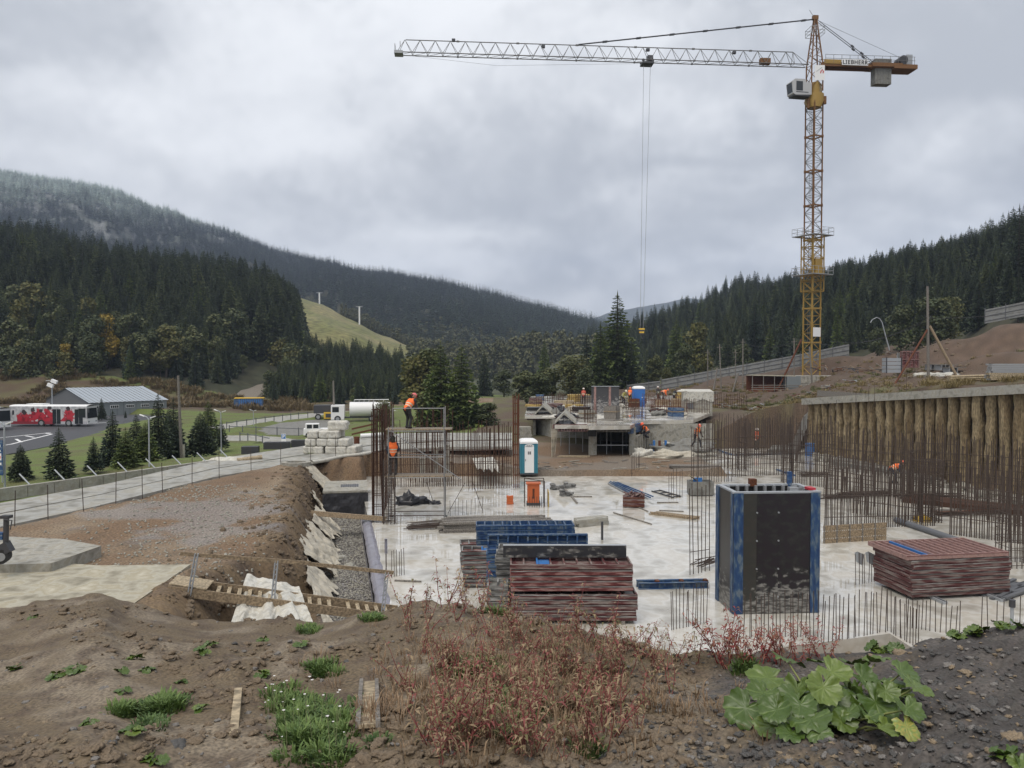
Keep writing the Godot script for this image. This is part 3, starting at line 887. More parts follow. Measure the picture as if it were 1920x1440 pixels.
	# trees in the middle of the valley
	for q in [["spruce", 1158, 546, 145, 0.3, 1.65, "largest spruce, standing alone before the far valley", ""], ["spruce", 1126, 604, 142, 0.3, 1.5, "dark spruce beside the largest spruce", "spruces beside the largest one"], ["spruce", 1100, 622, 144, 0.0, 1.5, "dark spruce beside the largest spruce", "spruces beside the largest one"], ["spruce", 1184, 640, 143, 0.6, 1.2, "dark spruce beside the largest spruce", "spruces beside the largest one"], ["spruce", 1268, 595, 185, 1.5, 1.1, "dark spruce beside the yellowing tree at the fence", ""], ["leafy", 1312, 597, 180, 2.0, 1.0, "tall yellowing leafy tree behind the sheet fence", ""], ["spruce", 865, 645, 86, -1.0, 1.5, "dark spruce behind the scaffold bushes", "pair of spruces behind the scaffold"], ["spruce", 826, 640, 87, -1.0, 1.4, "dark spruce behind the scaffold bushes", "pair of spruces behind the scaffold"], ["spruce", 908, 655, 170, -1.2, 1.0, "slim spruce behind the meadow patch", ""], ["spruce", 1021, 638, 190, -1, 0.9, "spruce tip above the round leafy trees", ""], ["spruce", 890, 745, 88, -0.4, 1.1, "small young spruce beside the round bush", ""]]:
		tree_px(q[0], q[6], q[7], q[1], q[2], q[3], q[4], q[5], 0 if q[0] == "leafy" else -1)
	for q in [[798, 632, 112, 1.4, 1, "tall olive leafy tree beside the spruces behind the scaffold"], [785, 660, 110, 1.4, 0, "tall olive leafy tree beside the spruces behind the scaffold"], [850, 722, 88, 2.0, 4, "round olive bush behind the worker on the scaffold"], [805, 738, 87, 1.7, 4, "low bush behind the scaffold railing"], [915, 752, 86, 2.0, 3, "dark low bush behind the rebar wall"], [720, 752, 95, 1.5, 4, "pale green bush beside the tank truck"], [988, 684, 125, 1.7, 1, "round leafy tree behind the unfinished building"], [1030, 678, 130, 1.6, 1, "round leafy tree behind the unfinished building"], [1072, 668, 128, 1.8, 4, "round leafy tree behind the unfinished building"], [1100, 686, 122, 1.6, 3, "round leafy tree behind the unfinished building"], [1010, 696, 118, 1.8, 3, "round leafy tree behind the unfinished building"], [945, 690, 175, 1.5, 3, "dark leafy tree beyond the meadow patch"], [1232, 655, 150, 1.2, 1, "leafy tree beside the sheet fence end"], [1285, 640, 160, 1.0, 3, "dark leafy tree behind the sheet fence"], [1205, 690, 140, 1.3, 3, "dark bush at the end of the sheet fence"], [1250, 690, 142, 1.3, 4, "olive bush at the end of the sheet fence"], [1395, 640, 160, 1.3, 3, "dark leafy tree behind the row of poles"], [1690, 565, 140, 1.1, 3, "broad leafy tree behind the braced pole"], [1745, 548, 138, 1.35, 3, "broad leafy tree behind the braced pole"], [1782, 560, 140, 1.1, 4, "broad leafy tree behind the braced pole"], [1645, 610, 140, 1.0, 3, "low leafy tree beside the bent lamp post"]]:
		var x: float = (q[0] - 960.0) / F * q[2]
		tree_px("leafy", q[5], "leafy trees of the valley" if q[5].begins_with("round leafy") or q[5].begins_with("broad") or q[5].begins_with("tall olive") else "", q[0], q[1], q[2], site_plain(x, q[2]) - 0.3, q[3], q[4])
	# single tall spruces at the right edge
	for q in [[1912, 383, 150, 1.0], [1868, 470, 165, 1.0], [1960, 400, 150, 1.0], [1780, 470, 200, 1.0], [1600, 520, 195, 1.1], [1575, 540, 190, 1.0], [1415, 560, 200, 1.0], [1820, 440, 215, 1.0], [1470, 570, 185, 1.0], [1690, 520, 190, 1.1]]:
		var t: float = clampf((q[2] - table(HILLS.right_hill.foot, q[0])) / (table(HILLS.right_hill.far, q[0]) - table(HILLS.right_hill.foot, q[0])), -0.05, 1.0)
		tree_px("spruce", "big dark spruce in front of the forest edge behind the site", "big spruces along the forest edge", q[0], q[1], q[2], hill_point("right_hill", q[0], t).y - 0.5, q[3])
	# young spruces on the grass slope beside the road
	for q in [[38, 832, 42, 893, 1.3, "small young spruce on the grass slope, beside the blue sign"], [110, 800, 42, 893, 1.35, ""], [175, 818, 44, 880, 1.4, ""], [211, 768, 48, 872, 1.2, ""], [235, 800, 46, 878, 1.4, ""], [255, 775, 52, 868, 1.2, ""], [272, 790, 50, 868, 1.3, ""], [296, 735, 56, 850, 1.2, ""], [325, 745, 60, 855, 1.2, ""], [330, 790, 58, 862, 1.3, ""], [375, 772, 62, 850, 1.4, ""], [390, 750, 80, 832, 1.3, ""], [415, 785, 66, 838, 1.3, ""], [190, 745, 120, 785, 0.9, "young spruce in front of the grey hall wall"], [235, 768, 118, 783, 0.9, "tiny spruce in front of the grey hall wall"], [315, 765, 90, 800, 1.2, ""]]:
		var base := at(q[0], q[3], q[2]).y - 0.05
		tree_px("spruce", q[5] if q[5] else "young bushy spruce planted on the grass slope below the parking", "" if q[5] else "young spruces on the grass slope", q[0], q[1], q[2], base, q[4] * 1.3)
func forest(r: RandomNumberGenerator, hill: String, span: Array, singles: int, mass: int, h0: float, h1: float, label: String, group: String, near_gap: float) -> void:
	var n := 0
	while n < singles:
		var px := r.randf_range(span[0], span[1])
		var t := pow(n / float(singles), 1.3) * 0.42
		if hill == "near_left" and px > 380 and px < 500 and t < 0.12 + (px - 380) * 0.002: 
			n += 1
			continue
		var p := hill_point(hill, px, t)
		if on_track(p):
			n += 1
			continue
		var h := r.randf_range(h0, h1) * lerpf(near_gap, 1.0, clampf(t * 2.6 + r.randf() * 0.25, 0, 1))
		tree("spruce_tree", label, group, SPR[r.randi() % SPR.size()], TRUNK, p - Vector3(0, 0.4, 0), h, r.randf_range(0.9, 1.15))
		n += 1
	for v in 3:
		var xs := []
		var cols := PackedColorArray()
		for i in mass / 3:
			var t := 0.04 + r.randf() * 1.06
			var p := hill_point(hill, r.randf_range(span[0], span[1]), t)
			if on_track(p): continue
			var s := r.randf_range(h0, h1) / 10.0 * lerpf(near_gap, 1.0, clampf(t * 2.6 + r.randf() * 0.15, 0, 1))
			var fat := r.randf_range(0.8, 1.3)
			xs.append(Transform3D(Basis(Vector3.UP, r.randf() * TAU).scaled(Vector3(s * fat, s, s * fat)), p - Vector3(0, 0.5, 0)))
			cols.append(Color(1, 1, 1).lerp(Color(3.2, 2.6, 1.9), r.randf() * r.randf() * (1.2 - 0.6 * t)))
		var o := multi(hill.replace("near_left", "hillside").replace("near_centre", "lowland").replace("right_hill", "slope") + "_spruce_forest", SPR[v] if hill != "x" else SPR_LOW[v], M.needles, xs, cols)
		tag(o, "dense mass of dark spruces " + ("on the slope behind the grey hall" if hill == "near_left" else ("below the ski meadow" if hill == "near_centre" else "on the slope behind the crane")), "forest")
# ---------------------------------------------------------------- tower crane
func text_mesh(s: String, size: float, deep := 0.02) -> TextMesh:
	var t := TextMesh.new()
	var f := SystemFont.new()
	f.font_names = PackedStringArray(["Droid Sans"])
	f.font_weight = 700
	t.font = f
	t.text = s
	t.font_size = 32
	t.pixel_size = size / 32.0 * 1.35
	t.depth = deep
	return t
func make_crane() -> void:
	var foot := at(1521, 704, 113)
	# the concrete base block of stacked ballast
	var bl := thing("crane_base_block", "pale concrete ballast base under the yellow tower crane", "base", Vector3(foot.x + 0.3, foot.y - 2.2, foot.z))
	for i in 2:
		for j in 5:
			blk(bl, "ballast_block", Vector3(-2.55 + j * 1.27 + i * 0.06, 0.55 + i * 1.1, 0), Vector3(1.22, 1.06, 5.6 - i * 0.1), M.concrete)
	blk(bl, "plinth", Vector3(0, -0.6, 0), Vector3(6.9, 1.2, 6.2), M.concrete_dark)
	var c := thing("tower_crane", "tall yellow tower crane with long lattice jib and grey cab", "crane", foot)
	var Y: Material = M.crane_yellow
	var G: Material = M.crane_grey
	var R: Material = M.crane_rust_backlit
	var top_h := at(1530, 190, 113).y - foot.y
	var q := Basis(Vector3.UP, 0.46)
	var s := 0.84
	var hs := 5.12
	var n := int(ceil(top_h / hs))
	hs = top_h / n
	for i in n:
		var y0 := i * hs
		var m: Material = Y if i < 4 else R  # upper sections get the darker yellow, backlight painted in
		var b := MB.new()
		for k in 4:
			var cx := s * (1 if k & 1 else -1)
			var cz := s * (1 if k & 2 else -1)
			b.box(q * Vector3(cx, hs * 0.5, cz), Vector3(0.15, hs, 0.15), q)
			b.box(q * Vector3(cx, hs - 0.15, cz), Vector3(0.24, 0.42, 0.24), q)
		for k in 2:
			b.box(q * Vector3(0, hs - 0.16, s * (k * 2 - 1)), Vector3(s * 2, 0.2, 0.1), q)
			b.box(q * Vector3(s * (k * 2 - 1), hs - 0.16, 0), Vector3(0.1, 0.2, s * 2), q)
		var sec := put(c, "mast_section", b.mesh(), m)
		sec.position.y = y0
		for f in 4:
			var fq := q * Basis(Vector3.UP, f * PI / 2)
			for p in 4:
				var ya := p * hs / 4.0
				var yb := (p + 1) * hs / 4.0
				var sg := 1.0 if (p + f) % 2 == 0 else -1.0
				rod(sec, "brace", fq * Vector3(-s * sg, ya, s), fq * Vector3(s * sg, yb, s), 0.042, m if i < 4 else G)  # upper braces grey instead of yellow: backlit tone as colour
				if p < 3: rod(sec, "brace", fq * Vector3(-s, yb, s), fq * Vector3(s, yb, s), 0.035, m if i < 4 else G)
		if i % 2 == 1:
			var l := MB.new()
			for k in 2: l.tube(q * Vector3(-0.2 + k * 0.4, 0, -s + 0.25), q * Vector3(-0.2 + k * 0.4, hs, -s + 0.25), 0.03)
			for k in 14: l.tube(q * Vector3(-0.2, k * hs / 14, -s + 0.25), q * Vector3(0.2, k * hs / 14, -s + 0.25), 0.02, 0.02, 4)
			put(sec, "ladder", l.mesh(), G)
	# climbing cage round the mast
	var y_lo := at(1521, 547, 113).y - foot.y
	var y_hi := at(1526, 443, 113).y - foot.y
	var cage := Node3D.new()
	cage.name = "climbing_cage"
	c.add_child(cage)
	var w := 1.12
	for k in 4:
		var e := q * Vector3(w * (1 if k & 1 else -1), 0, w * (1 if k & 2 else -1))
		beam(cage, "post", e + Vector3(0, y_lo, 0), e + Vector3(0, y_hi, 0), 0.15, 0.15, Y)
	for f in 4:
		var fq := q * Basis(Vector3.UP, f * PI / 2)
		for p in 5:
			var ya := lerpf(y_lo, y_hi, p / 5.0)
			var yb := lerpf(y_lo, y_hi, (p + 1) / 5.0)
			rod(cage, "brace", fq * Vector3(-w, ya, w), fq * Vector3(w, ya, w), 0.06, Y)
			rod(cage, "brace", fq * Vector3(-w if p % 2 else w, ya, w), fq * Vector3(w if p % 2 else -w, yb, w), 0.05, Y)
	blk(cage, "jack_box", q * Vector3(0, lerpf(y_lo, y_hi, 0.45), w - 0.2), Vector3(1.4, 2.2, 0.7), Y, q)
	for pl in [[516.0, 1], [443.0, 1]]:
		var y := at(1524, pl[0], 113).y - foot.y
		var plat := MB.new()
		for k in 4:
			var fq := q * Basis(Vector3.UP, k * PI / 2)
			plat.box(fq * Vector3(0, 0, 1.65), Vector3(4.2 if k % 2 == 0 else 2.4, 0.1, 0.8), fq)
		var p := put(c, "platform", plat.mesh(), M.steel)
		p.position.y = y
		for k in 4:
			var fq := q * Basis(Vector3.UP, k * PI / 2)
			for hgt in [0.55, 1.1]: rod(p, "railing", fq * Vector3(-2.05, hgt, 2.05), fq * Vector3(2.05, hgt, 2.05), 0.03, M.steel)
			for j in 4: rod(p, "railing", fq * Vector3(-2.05 + j * 1.02, 0, 2.05), fq * Vector3(-2.05 + j * 1.02, 1.1, 2.05), 0.03, M.steel)
	# white board on the mast
	blk(c, "notice_board", q * Vector3(-0.1, at(1523, 623, 113).y - foot.y, 1.05), Vector3(1.5, 1.35, 0.06), M.white_paint, q)
	# slewing gear
	var sl := MB.new()
	sl.tube(Vector3(0, 0, 0), Vector3(0, 0.9, 0), 1.35, 1.35, 20)
	sl.tube(Vector3(0, -1.0, 0), Vector3(0, -0.02, 0), 0.95, 1.45, 16)
	sl.tube(Vector3(0, 0.92, 0), Vector3(0, 2.6, 0), 1.2, 1.05, 4)
	var ring := put(c, "slewing_ring", sl.mesh(), Y)
	ring.position.y = top_h
	pipe(ring, "slew_motor", Vector3(1.3, -0.6, 0.6), Vector3(1.3, 0.5, 0.6), 0.25, R)
	pipe(ring, "slew_motor", Vector3(-1.2, -1.3, 0.8), Vector3(-1.2, 0.1, 0.8), 0.22, R)
	# directions along the jib and across it
	var root_y := at(1520, 124, 113).y - foot.y
	var tip_w := at(745, 102, 108.4)
	var jd := (Vector3(tip_w.x, 0, tip_w.z) - Vector3(foot.x, 0, foot.z)).normalized()
	var js := jd.cross(Vector3.UP).normalized()
	var jb := Basis(jd, Vector3.UP, js)
	var L := Vector2(tip_w.x - foot.x, tip_w.z - foot.z).length()
	# tower head
	var head := Node3D.new()
	head.name = "tower_head"
	c.add_child(head)
	var head_top := at(1533, 36, 113).y - foot.y
	var h0 := top_h + 2.5
	for k in 4:
		var sx := (1 if k & 1 else -1)
		var sz := (1 if k & 2 else -1)
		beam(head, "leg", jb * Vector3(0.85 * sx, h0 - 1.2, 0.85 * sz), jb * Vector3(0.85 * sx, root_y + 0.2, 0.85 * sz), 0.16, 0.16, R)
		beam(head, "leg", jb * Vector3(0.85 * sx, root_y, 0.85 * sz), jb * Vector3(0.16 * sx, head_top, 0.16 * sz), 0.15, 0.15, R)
	for f in 4:
		var fq := jb * Basis(Vector3.UP, f * PI / 2)
		for p in 7:
			var ta := p / 7.0
			var tb := (p + 1) / 7.0
			var wa := lerpf(0.85, 0.16, ta)
			var wb := lerpf(0.85, 0.16, tb)
			var ya := lerpf(root_y, head_top, ta)
			var yb := lerpf(root_y, head_top, tb)
			var sg := 1.0 if p % 2 else -1.0
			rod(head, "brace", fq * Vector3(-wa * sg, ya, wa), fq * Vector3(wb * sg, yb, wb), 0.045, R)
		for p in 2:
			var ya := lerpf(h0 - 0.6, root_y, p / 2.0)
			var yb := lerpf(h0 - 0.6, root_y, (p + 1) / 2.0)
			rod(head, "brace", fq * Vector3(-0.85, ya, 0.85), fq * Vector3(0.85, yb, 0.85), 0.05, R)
	blk(head, "pulley_block", Vector3(0, head_top + 0.2, 0), Vector3(0.8, 0.6, 0.5), R, jb)
	rod(head, "lamp_mast", Vector3(0, head_top, 0), jb * Vector3(0.9, 0, 0) + Vector3(0, head_top + 1.3, 0), 0.03, G)
	for hgt in [0.0, 0.5, 1.0]:
		for f in 4:
			var fq := jb * Basis(Vector3.UP, f * PI / 2)
			rod(head, "railing", fq * Vector3(-1.0, head_top - 2.4 + hgt, 1.0), fq * Vector3(1.0, head_top - 2.4 + hgt, 1.0), 0.035, M.steel)
	for k in 4: rod(head, "railing", jb * Vector3(1.0 * (1 if k & 1 else -1), head_top - 2.4, 1.0 * (1 if k & 2 else -1)), jb * Vector3(1.0 * (1 if k & 1 else -1), head_top - 1.35, 1.0 * (1 if k & 2 else -1)), 0.035, M.steel)
	blk(head, "name_board", jb * Vector3(-0.35, root_y - 1.35, 0) + Vector3(0, 0, 1.05), Vector3(1.45, 2.2, 0.06), M.white_paint, Basis())
	for k in 3: blk(head, "emblem", jb * Vector3(-0.35, root_y - 1.25 + (k % 2) * 0.25, 0) + Vector3(0.15 + k * 0.18, 0, 1.09), Vector3(0.14, 0.4 - (k % 2) * 0.12, 0.02), M.red_paint, Basis(Vector3.BACK, -0.25))
	rod(head, "emblem", jb * Vector3(-0.35, root_y - 1.3, 0) + Vector3(-0.5, 0.1, 1.09), jb * Vector3(-0.35, root_y - 0.7, 0) + Vector3(0.3, 0.1, 1.09), 0.025, G)
	# jib
	var panels := 28
	var pl_ := (L - 1.2) / panels
	var jy := root_y + 0.0
	var jh := 1.95
	for sct in 7:
		var b := MB.new()
		var x0 := 1.2 + sct * 4 * pl_
		var x1 := x0 + 4 * pl_
		for k in 2: b.tube(jb * Vector3(x0, jy, 0.62 * (k * 2 - 1)), jb * Vector3(x1, jy, 0.62 * (k * 2 - 1)), 0.075, 0.075, 5)
		var xa := x0 + (pl_ if sct == 0 else 0.0)
		var xb := x1 - (pl_ * 0.55 if sct == 6 else 0.0)
		b.tube(jb * Vector3(xa, jy + jh, 0), jb * Vector3(xb, jy + jh, 0), 0.07, 0.07, 5)
		for k in 2: b.box(jb * Vector3(x1, jy, 0.62 * (k * 2 - 1)), Vector3(0.25, 0.2, 0.2), jb)
		if sct < 6: b.box(jb * Vector3(x1, jy + jh, 0), Vector3(0.4, 0.2, 0.2), jb)
		var sec := put(c, "jib_section", b.mesh(), G)
		for p in 4:
			var a := x0 + p * pl_
			var mid := a + pl_ * 0.5
			if sct == 0 and p == 0: mid = a + pl_
			for k in 2:
				var z := 0.62 * (k * 2 - 1)
				rod(sec, "brace", jb * Vector3(a, jy, z), jb * Vector3(mid, jy + jh, 0), 0.034, G)
				rod(sec, "brace", jb * Vector3(a + pl_, jy, z), jb * Vector3(mid, jy + jh, 0), 0.034, G)
			rod(sec, "brace", jb * Vector3(a, jy, -0.62), jb * Vector3(a + pl_, jy, 0.62), 0.028, G)
			rod(sec, "brace", jb * Vector3(a, jy, -0.62), jb * Vector3(a, jy, 0.62), 0.028, G)
	for lp in [0.2, 0.41, 0.66, 0.87]:
		blk(c, "flood_lamp", jb * Vector3(L * lp, jy + jh - 0.35 + (0.5 if lp > 0.8 else 0.0), 0), Vector3(0.5, 0.35, 0.4), M.steel_dark, jb)
	blk(c, "jib_winch", jb * Vector3(7.6, jy + 0.45, 0), Vector3(1.5, 0.8, 0.7), R, jb)
	blk(c, "jib_end_plate", jb * Vector3(L - 0.2, jy, 0), Vector3(1.2, 0.4, 1.5), M.steel, jb)
	for k in 2: rod(c, "jib_end_rail", jb * Vector3(L + 0.3, jy, 0.7 * (k * 2 - 1)), jb * Vector3(L + 0.3, jy + 1.1, 0.7 * (k * 2 - 1)), 0.03, G)
	rod(c, "jib_end_rail", jb * Vector3(L + 0.3, jy + 1.1, -0.7), jb * Vector3(L + 0.3, jy + 1.1, 0.7), 0.03, G)
	rod(c, "jib_end_lamp", jb * Vector3(L - 0.4, jy + 0.9, 0), jb * Vector3(L - 0.4, jy + 1.75, 0), 0.04, G)
	var tie_x := (Vector2(at(1083, 90, 110.5).x - foot.x, 0)).length()
	var apex := Vector3(0, head_top, 0)
	for k in 2:
		var z := 0.12 * (k * 2 - 1)
		rod(c, "pendant_bar", apex + js * z, jb * Vector3(tie_x, jy + jh + 0.1, z), 0.05, M.steel_dark)
	for k in 7: blk(c, "pendant_joint", (apex).lerp(jb * Vector3(tie_x, jy + jh + 0.1, 0), 0.05 + k * 0.14), Vector3(0.7, 0.2, 0.34), M.steel_dark, jb * Basis(Vector3.BACK, -0.14))
	# counter jib
	var cl := 15.2
	for k in 2:
		var z := 0.75 * (k * 2 - 1)
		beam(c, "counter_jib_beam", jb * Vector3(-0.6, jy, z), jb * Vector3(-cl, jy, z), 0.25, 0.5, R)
		for hgt in [0.55, 1.1]: rod(c, "railing", jb * Vector3(-1.2, jy + 0.3 + hgt, z * 1.25), jb * Vector3(-cl + 0.2, jy + 0.3 + hgt, z * 1.25), 0.03, G)
		for j in 12: rod(c, "railing", jb * Vector3(-1.2 - j * 1.24, jy + 0.2, z * 1.25), jb * Vector3(-1.2 - j * 1.24, jy + 1.4, z * 1.25), 0.03, G)
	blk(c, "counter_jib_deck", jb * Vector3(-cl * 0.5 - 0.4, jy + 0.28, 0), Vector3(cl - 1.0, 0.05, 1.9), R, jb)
	var board := blk(c, "sign_board", jb * Vector3(-6.5, jy + 0.22, 0) + js * -1.02 * signf(js.z * -1.0), Vector3(4.0, 0.85, 0.05), M.white_paint, jb)
	var face := js if js.z > 0 else -js
	board.position = jb * Vector3(-5.6, jy + 0.28, 0) + face * 1.12
	var tm := put(c, "sign_lettering", text_mesh("LIEBHERR", 0.62), M.steel_dark)
	tm.transform = Transform3D(Basis(face.cross(Vector3.UP) * -1.0, Vector3.UP, face), board.position + face * 0.05)
	blk(c, "drive_cover", jb * Vector3(-2.3, jy + 0.4, 0) + face * 0.9, Vector3(2.6, 0.6, 0.1), Y, jb)
	var cw := MB.new()
	for k in 6: cw.box(jb * Vector3(-9.2 - k * 0.42, jy - 0.7, 0), Vector3(0.39, 3.7, 1.25), jb)
	put(c, "counterweight", cw.mesh(), M.concrete_dark)
	blk(c, "counterweight_frame", jb * Vector3(-10.6, jy + 0.1, 0), Vector3(4.6, 0.55, 2.3), R, jb)
	var wn := put(c, "hoist_winch", unit_cyl, M.steel_dark)
	wn.transform = Transform3D(js * 1.7, js, jb.x, Vector3.ZERO)
	wn.transform = rod_xf(jb * Vector3(-13.3, jy + 1.05, -0.8), jb * Vector3(-13.3, jy + 1.05, 0.8), 0.65)
	blk(c, "switch_cabinet", jb * Vector3(-14.4, jy + 1.2, 0.2), Vector3(0.9, 1.5, 1.3), M.steel, jb)
	blk(c, "counter_jib_end", jb * Vector3(-13.4, jy - 0.1, 0), Vector3(3.6, 0.6, 2.4), R, jb)
	for k in 2:
		rod(c, "pendant_bar", apex + js * 0.2 * (k * 2 - 1), jb * Vector3(-8.8 - k * 1.2, jy + 0.4, 0.75 * (k * 2 - 1)), 0.045, M.steel_dark)
		for j in 2: blk(c, "pendant_joint", (apex + js * 0.2 * (k * 2 - 1)).lerp(jb * Vector3(-8.8 - k * 1.2, jy + 0.4, 0.75 * (k * 2 - 1)), 0.62 + j * 0.16), Vector3(0.5, 0.22, 0.2), M.steel_dark, jb * Basis(Vector3.BACK, 0.6))
	rod(c, "hoist_rope", apex, jb * Vector3(-13.3, jy + 1.6, 0), 0.02, M.steel_dark)
	# cab
	var cab := Node3D.new()
	cab.name = "operator_cab"
	c.add_child(cab)
	cab.transform = Transform3D(jb * Basis(Vector3.UP, 0.12), jb * Vector3(2.55, top_h + 1.5, 0) + face * 0.7)
	var cb := MB.new()
	var prof := [Vector2(-1.4, -1.0), Vector2(1.15, -1.15), Vector2(1.55, -0.95), Vector2(1.75, 0.75), Vector2(1.25, 1.15), Vector2(-0.5, 1.2), Vector2(-0.5, 0.75), Vector2(-1.4, 0.75)]
	for sd in 2:
		var z := 0.8 * (sd * 2 - 1)
		var ix := Geometry2D.triangulate_polygon(PackedVector2Array(prof))
		for k in range(0, ix.size(), 3):
			var p0: Vector2 = prof[ix[k]]
			var p1: Vector2 = prof[ix[k + 1]]
			var p2: Vector2 = prof[ix[k + 2]]
			if ((p1 - p0).cross(p2 - p0) > 0.0) == (sd == 1): cb.tri(Vector3(p0.x, p0.y, z), Vector3(p2.x, p2.y, z), Vector3(p1.x, p1.y, z))
			else: cb.tri(Vector3(p0.x, p0.y, z), Vector3(p1.x, p1.y, z), Vector3(p2.x, p2.y, z))
	for k in prof.size():
		var p0: Vector2 = prof[k]
		var p1: Vector2 = prof[(k + 1) % prof.size()]
		cb.quad(Vector3(p0.x, p0.y, 0.8), Vector3(p1.x, p1.y, 0.8), Vector3(p1.x, p1.y, -0.8), Vector3(p0.x, p0.y, -0.8))
	put(cab, "cab_shell", cb.mesh(), M.cab_grey)
	for sd in 2: blk(cab, "side_window", Vector3(0.55, 0.15, 0.81 * (sd * 2 - 1)), Vector3(1.05, 1.35, 0.03), M.glass)
	blk(cab, "front_window", Vector3(1.66, -0.05, 0), Vector3(0.04, 1.4, 1.3), M.glass, Basis(Vector3.BACK, -0.12))
	blk(cab, "cab_base", Vector3(0.1, -1.15, 0), Vector3(2.5, 0.25, 1.5), M.steel_dark)
	blk(cab, "cab_stripe", Vector3(0.1, -0.72, 0), Vector3(2.0, 0.12, 1.63), M.steel_dark)
	# trolley, ropes, hook
	var tx := (foot.x - at(1213, 115, 110.8).x)
	var tr := Node3D.new()
	tr.name = "trolley"
	c.add_child(tr)
	blk(tr, "trolley_frame", jb * Vector3(tx, jy - 0.45, 0), Vector3(1.7, 0.25, 1.6), M.steel_dark, jb)
	blk(tr, "trolley_cage", jb * Vector3(tx - 0.4, jy + 0.25, 0), Vector3(0.8, 0.9, 0.9), M.steel_dark, jb)
	for k in 4: pipe(tr, "wheel", jb * Vector3(tx + 0.7 * (1 if k & 1 else -1), jy - 0.1, 0.62 * (1 if k & 2 else -1) - 0.06), jb * Vector3(tx + 0.7 * (1 if k & 1 else -1), jy - 0.1, 0.62 * (1 if k & 2 else -1) + 0.06), 0.2, M.steel_dark)
	var hk := jb * Vector3(tx + 0.6, at(1203, 618, 110.8).y - foot.y, 0)
	for k in 2:
		rod(c, "rope", jb * Vector3(tx + 0.5 * (k * 2 - 1), jy - 0.5, 0), hk + jd * 0.22 * (k * 2 - 1) + Vector3(0, 0.2, 0), 0.028, M.steel)
	var hook := Node3D.new()
	hook.name = "hook_block"
	c.add_child(hook)
	hook.position = hk
	for k in 4: blk(hook, "stripe_plate", Vector3(0, 0.1 - k * 0.24, 0), Vector3(0.85 - k * 0.08, 0.23, 0.3), M.yellow_paint if k % 2 == 0 else M.steel_dark, jb)
	var hm := MB.new()
	hm.chain([Vector3(0, -0.8, 0), Vector3(0, -1.15, 0), Vector3(0.15, -1.35, 0), Vector3(0.32, -1.25, 0), Vector3(0.34, -1.05, 0)], [0.07, 0.07, 0.06, 0.05, 0.03], 6)
	put(hook, "hook", hm.mesh(), M.steel_dark)
	rod(c, "slack_line", jb * Vector3(tx + 1.0, jy - 0.4, 0), jb * Vector3(tx + 22.0, jy - 1.3, 0), 0.018, M.steel)
	rod(c, "slack_line", jb * Vector3(tx + 22.0, jy - 1.3, 0), jb * Vector3(L - 1.0, jy - 0.2, 0), 0.018, M.steel)

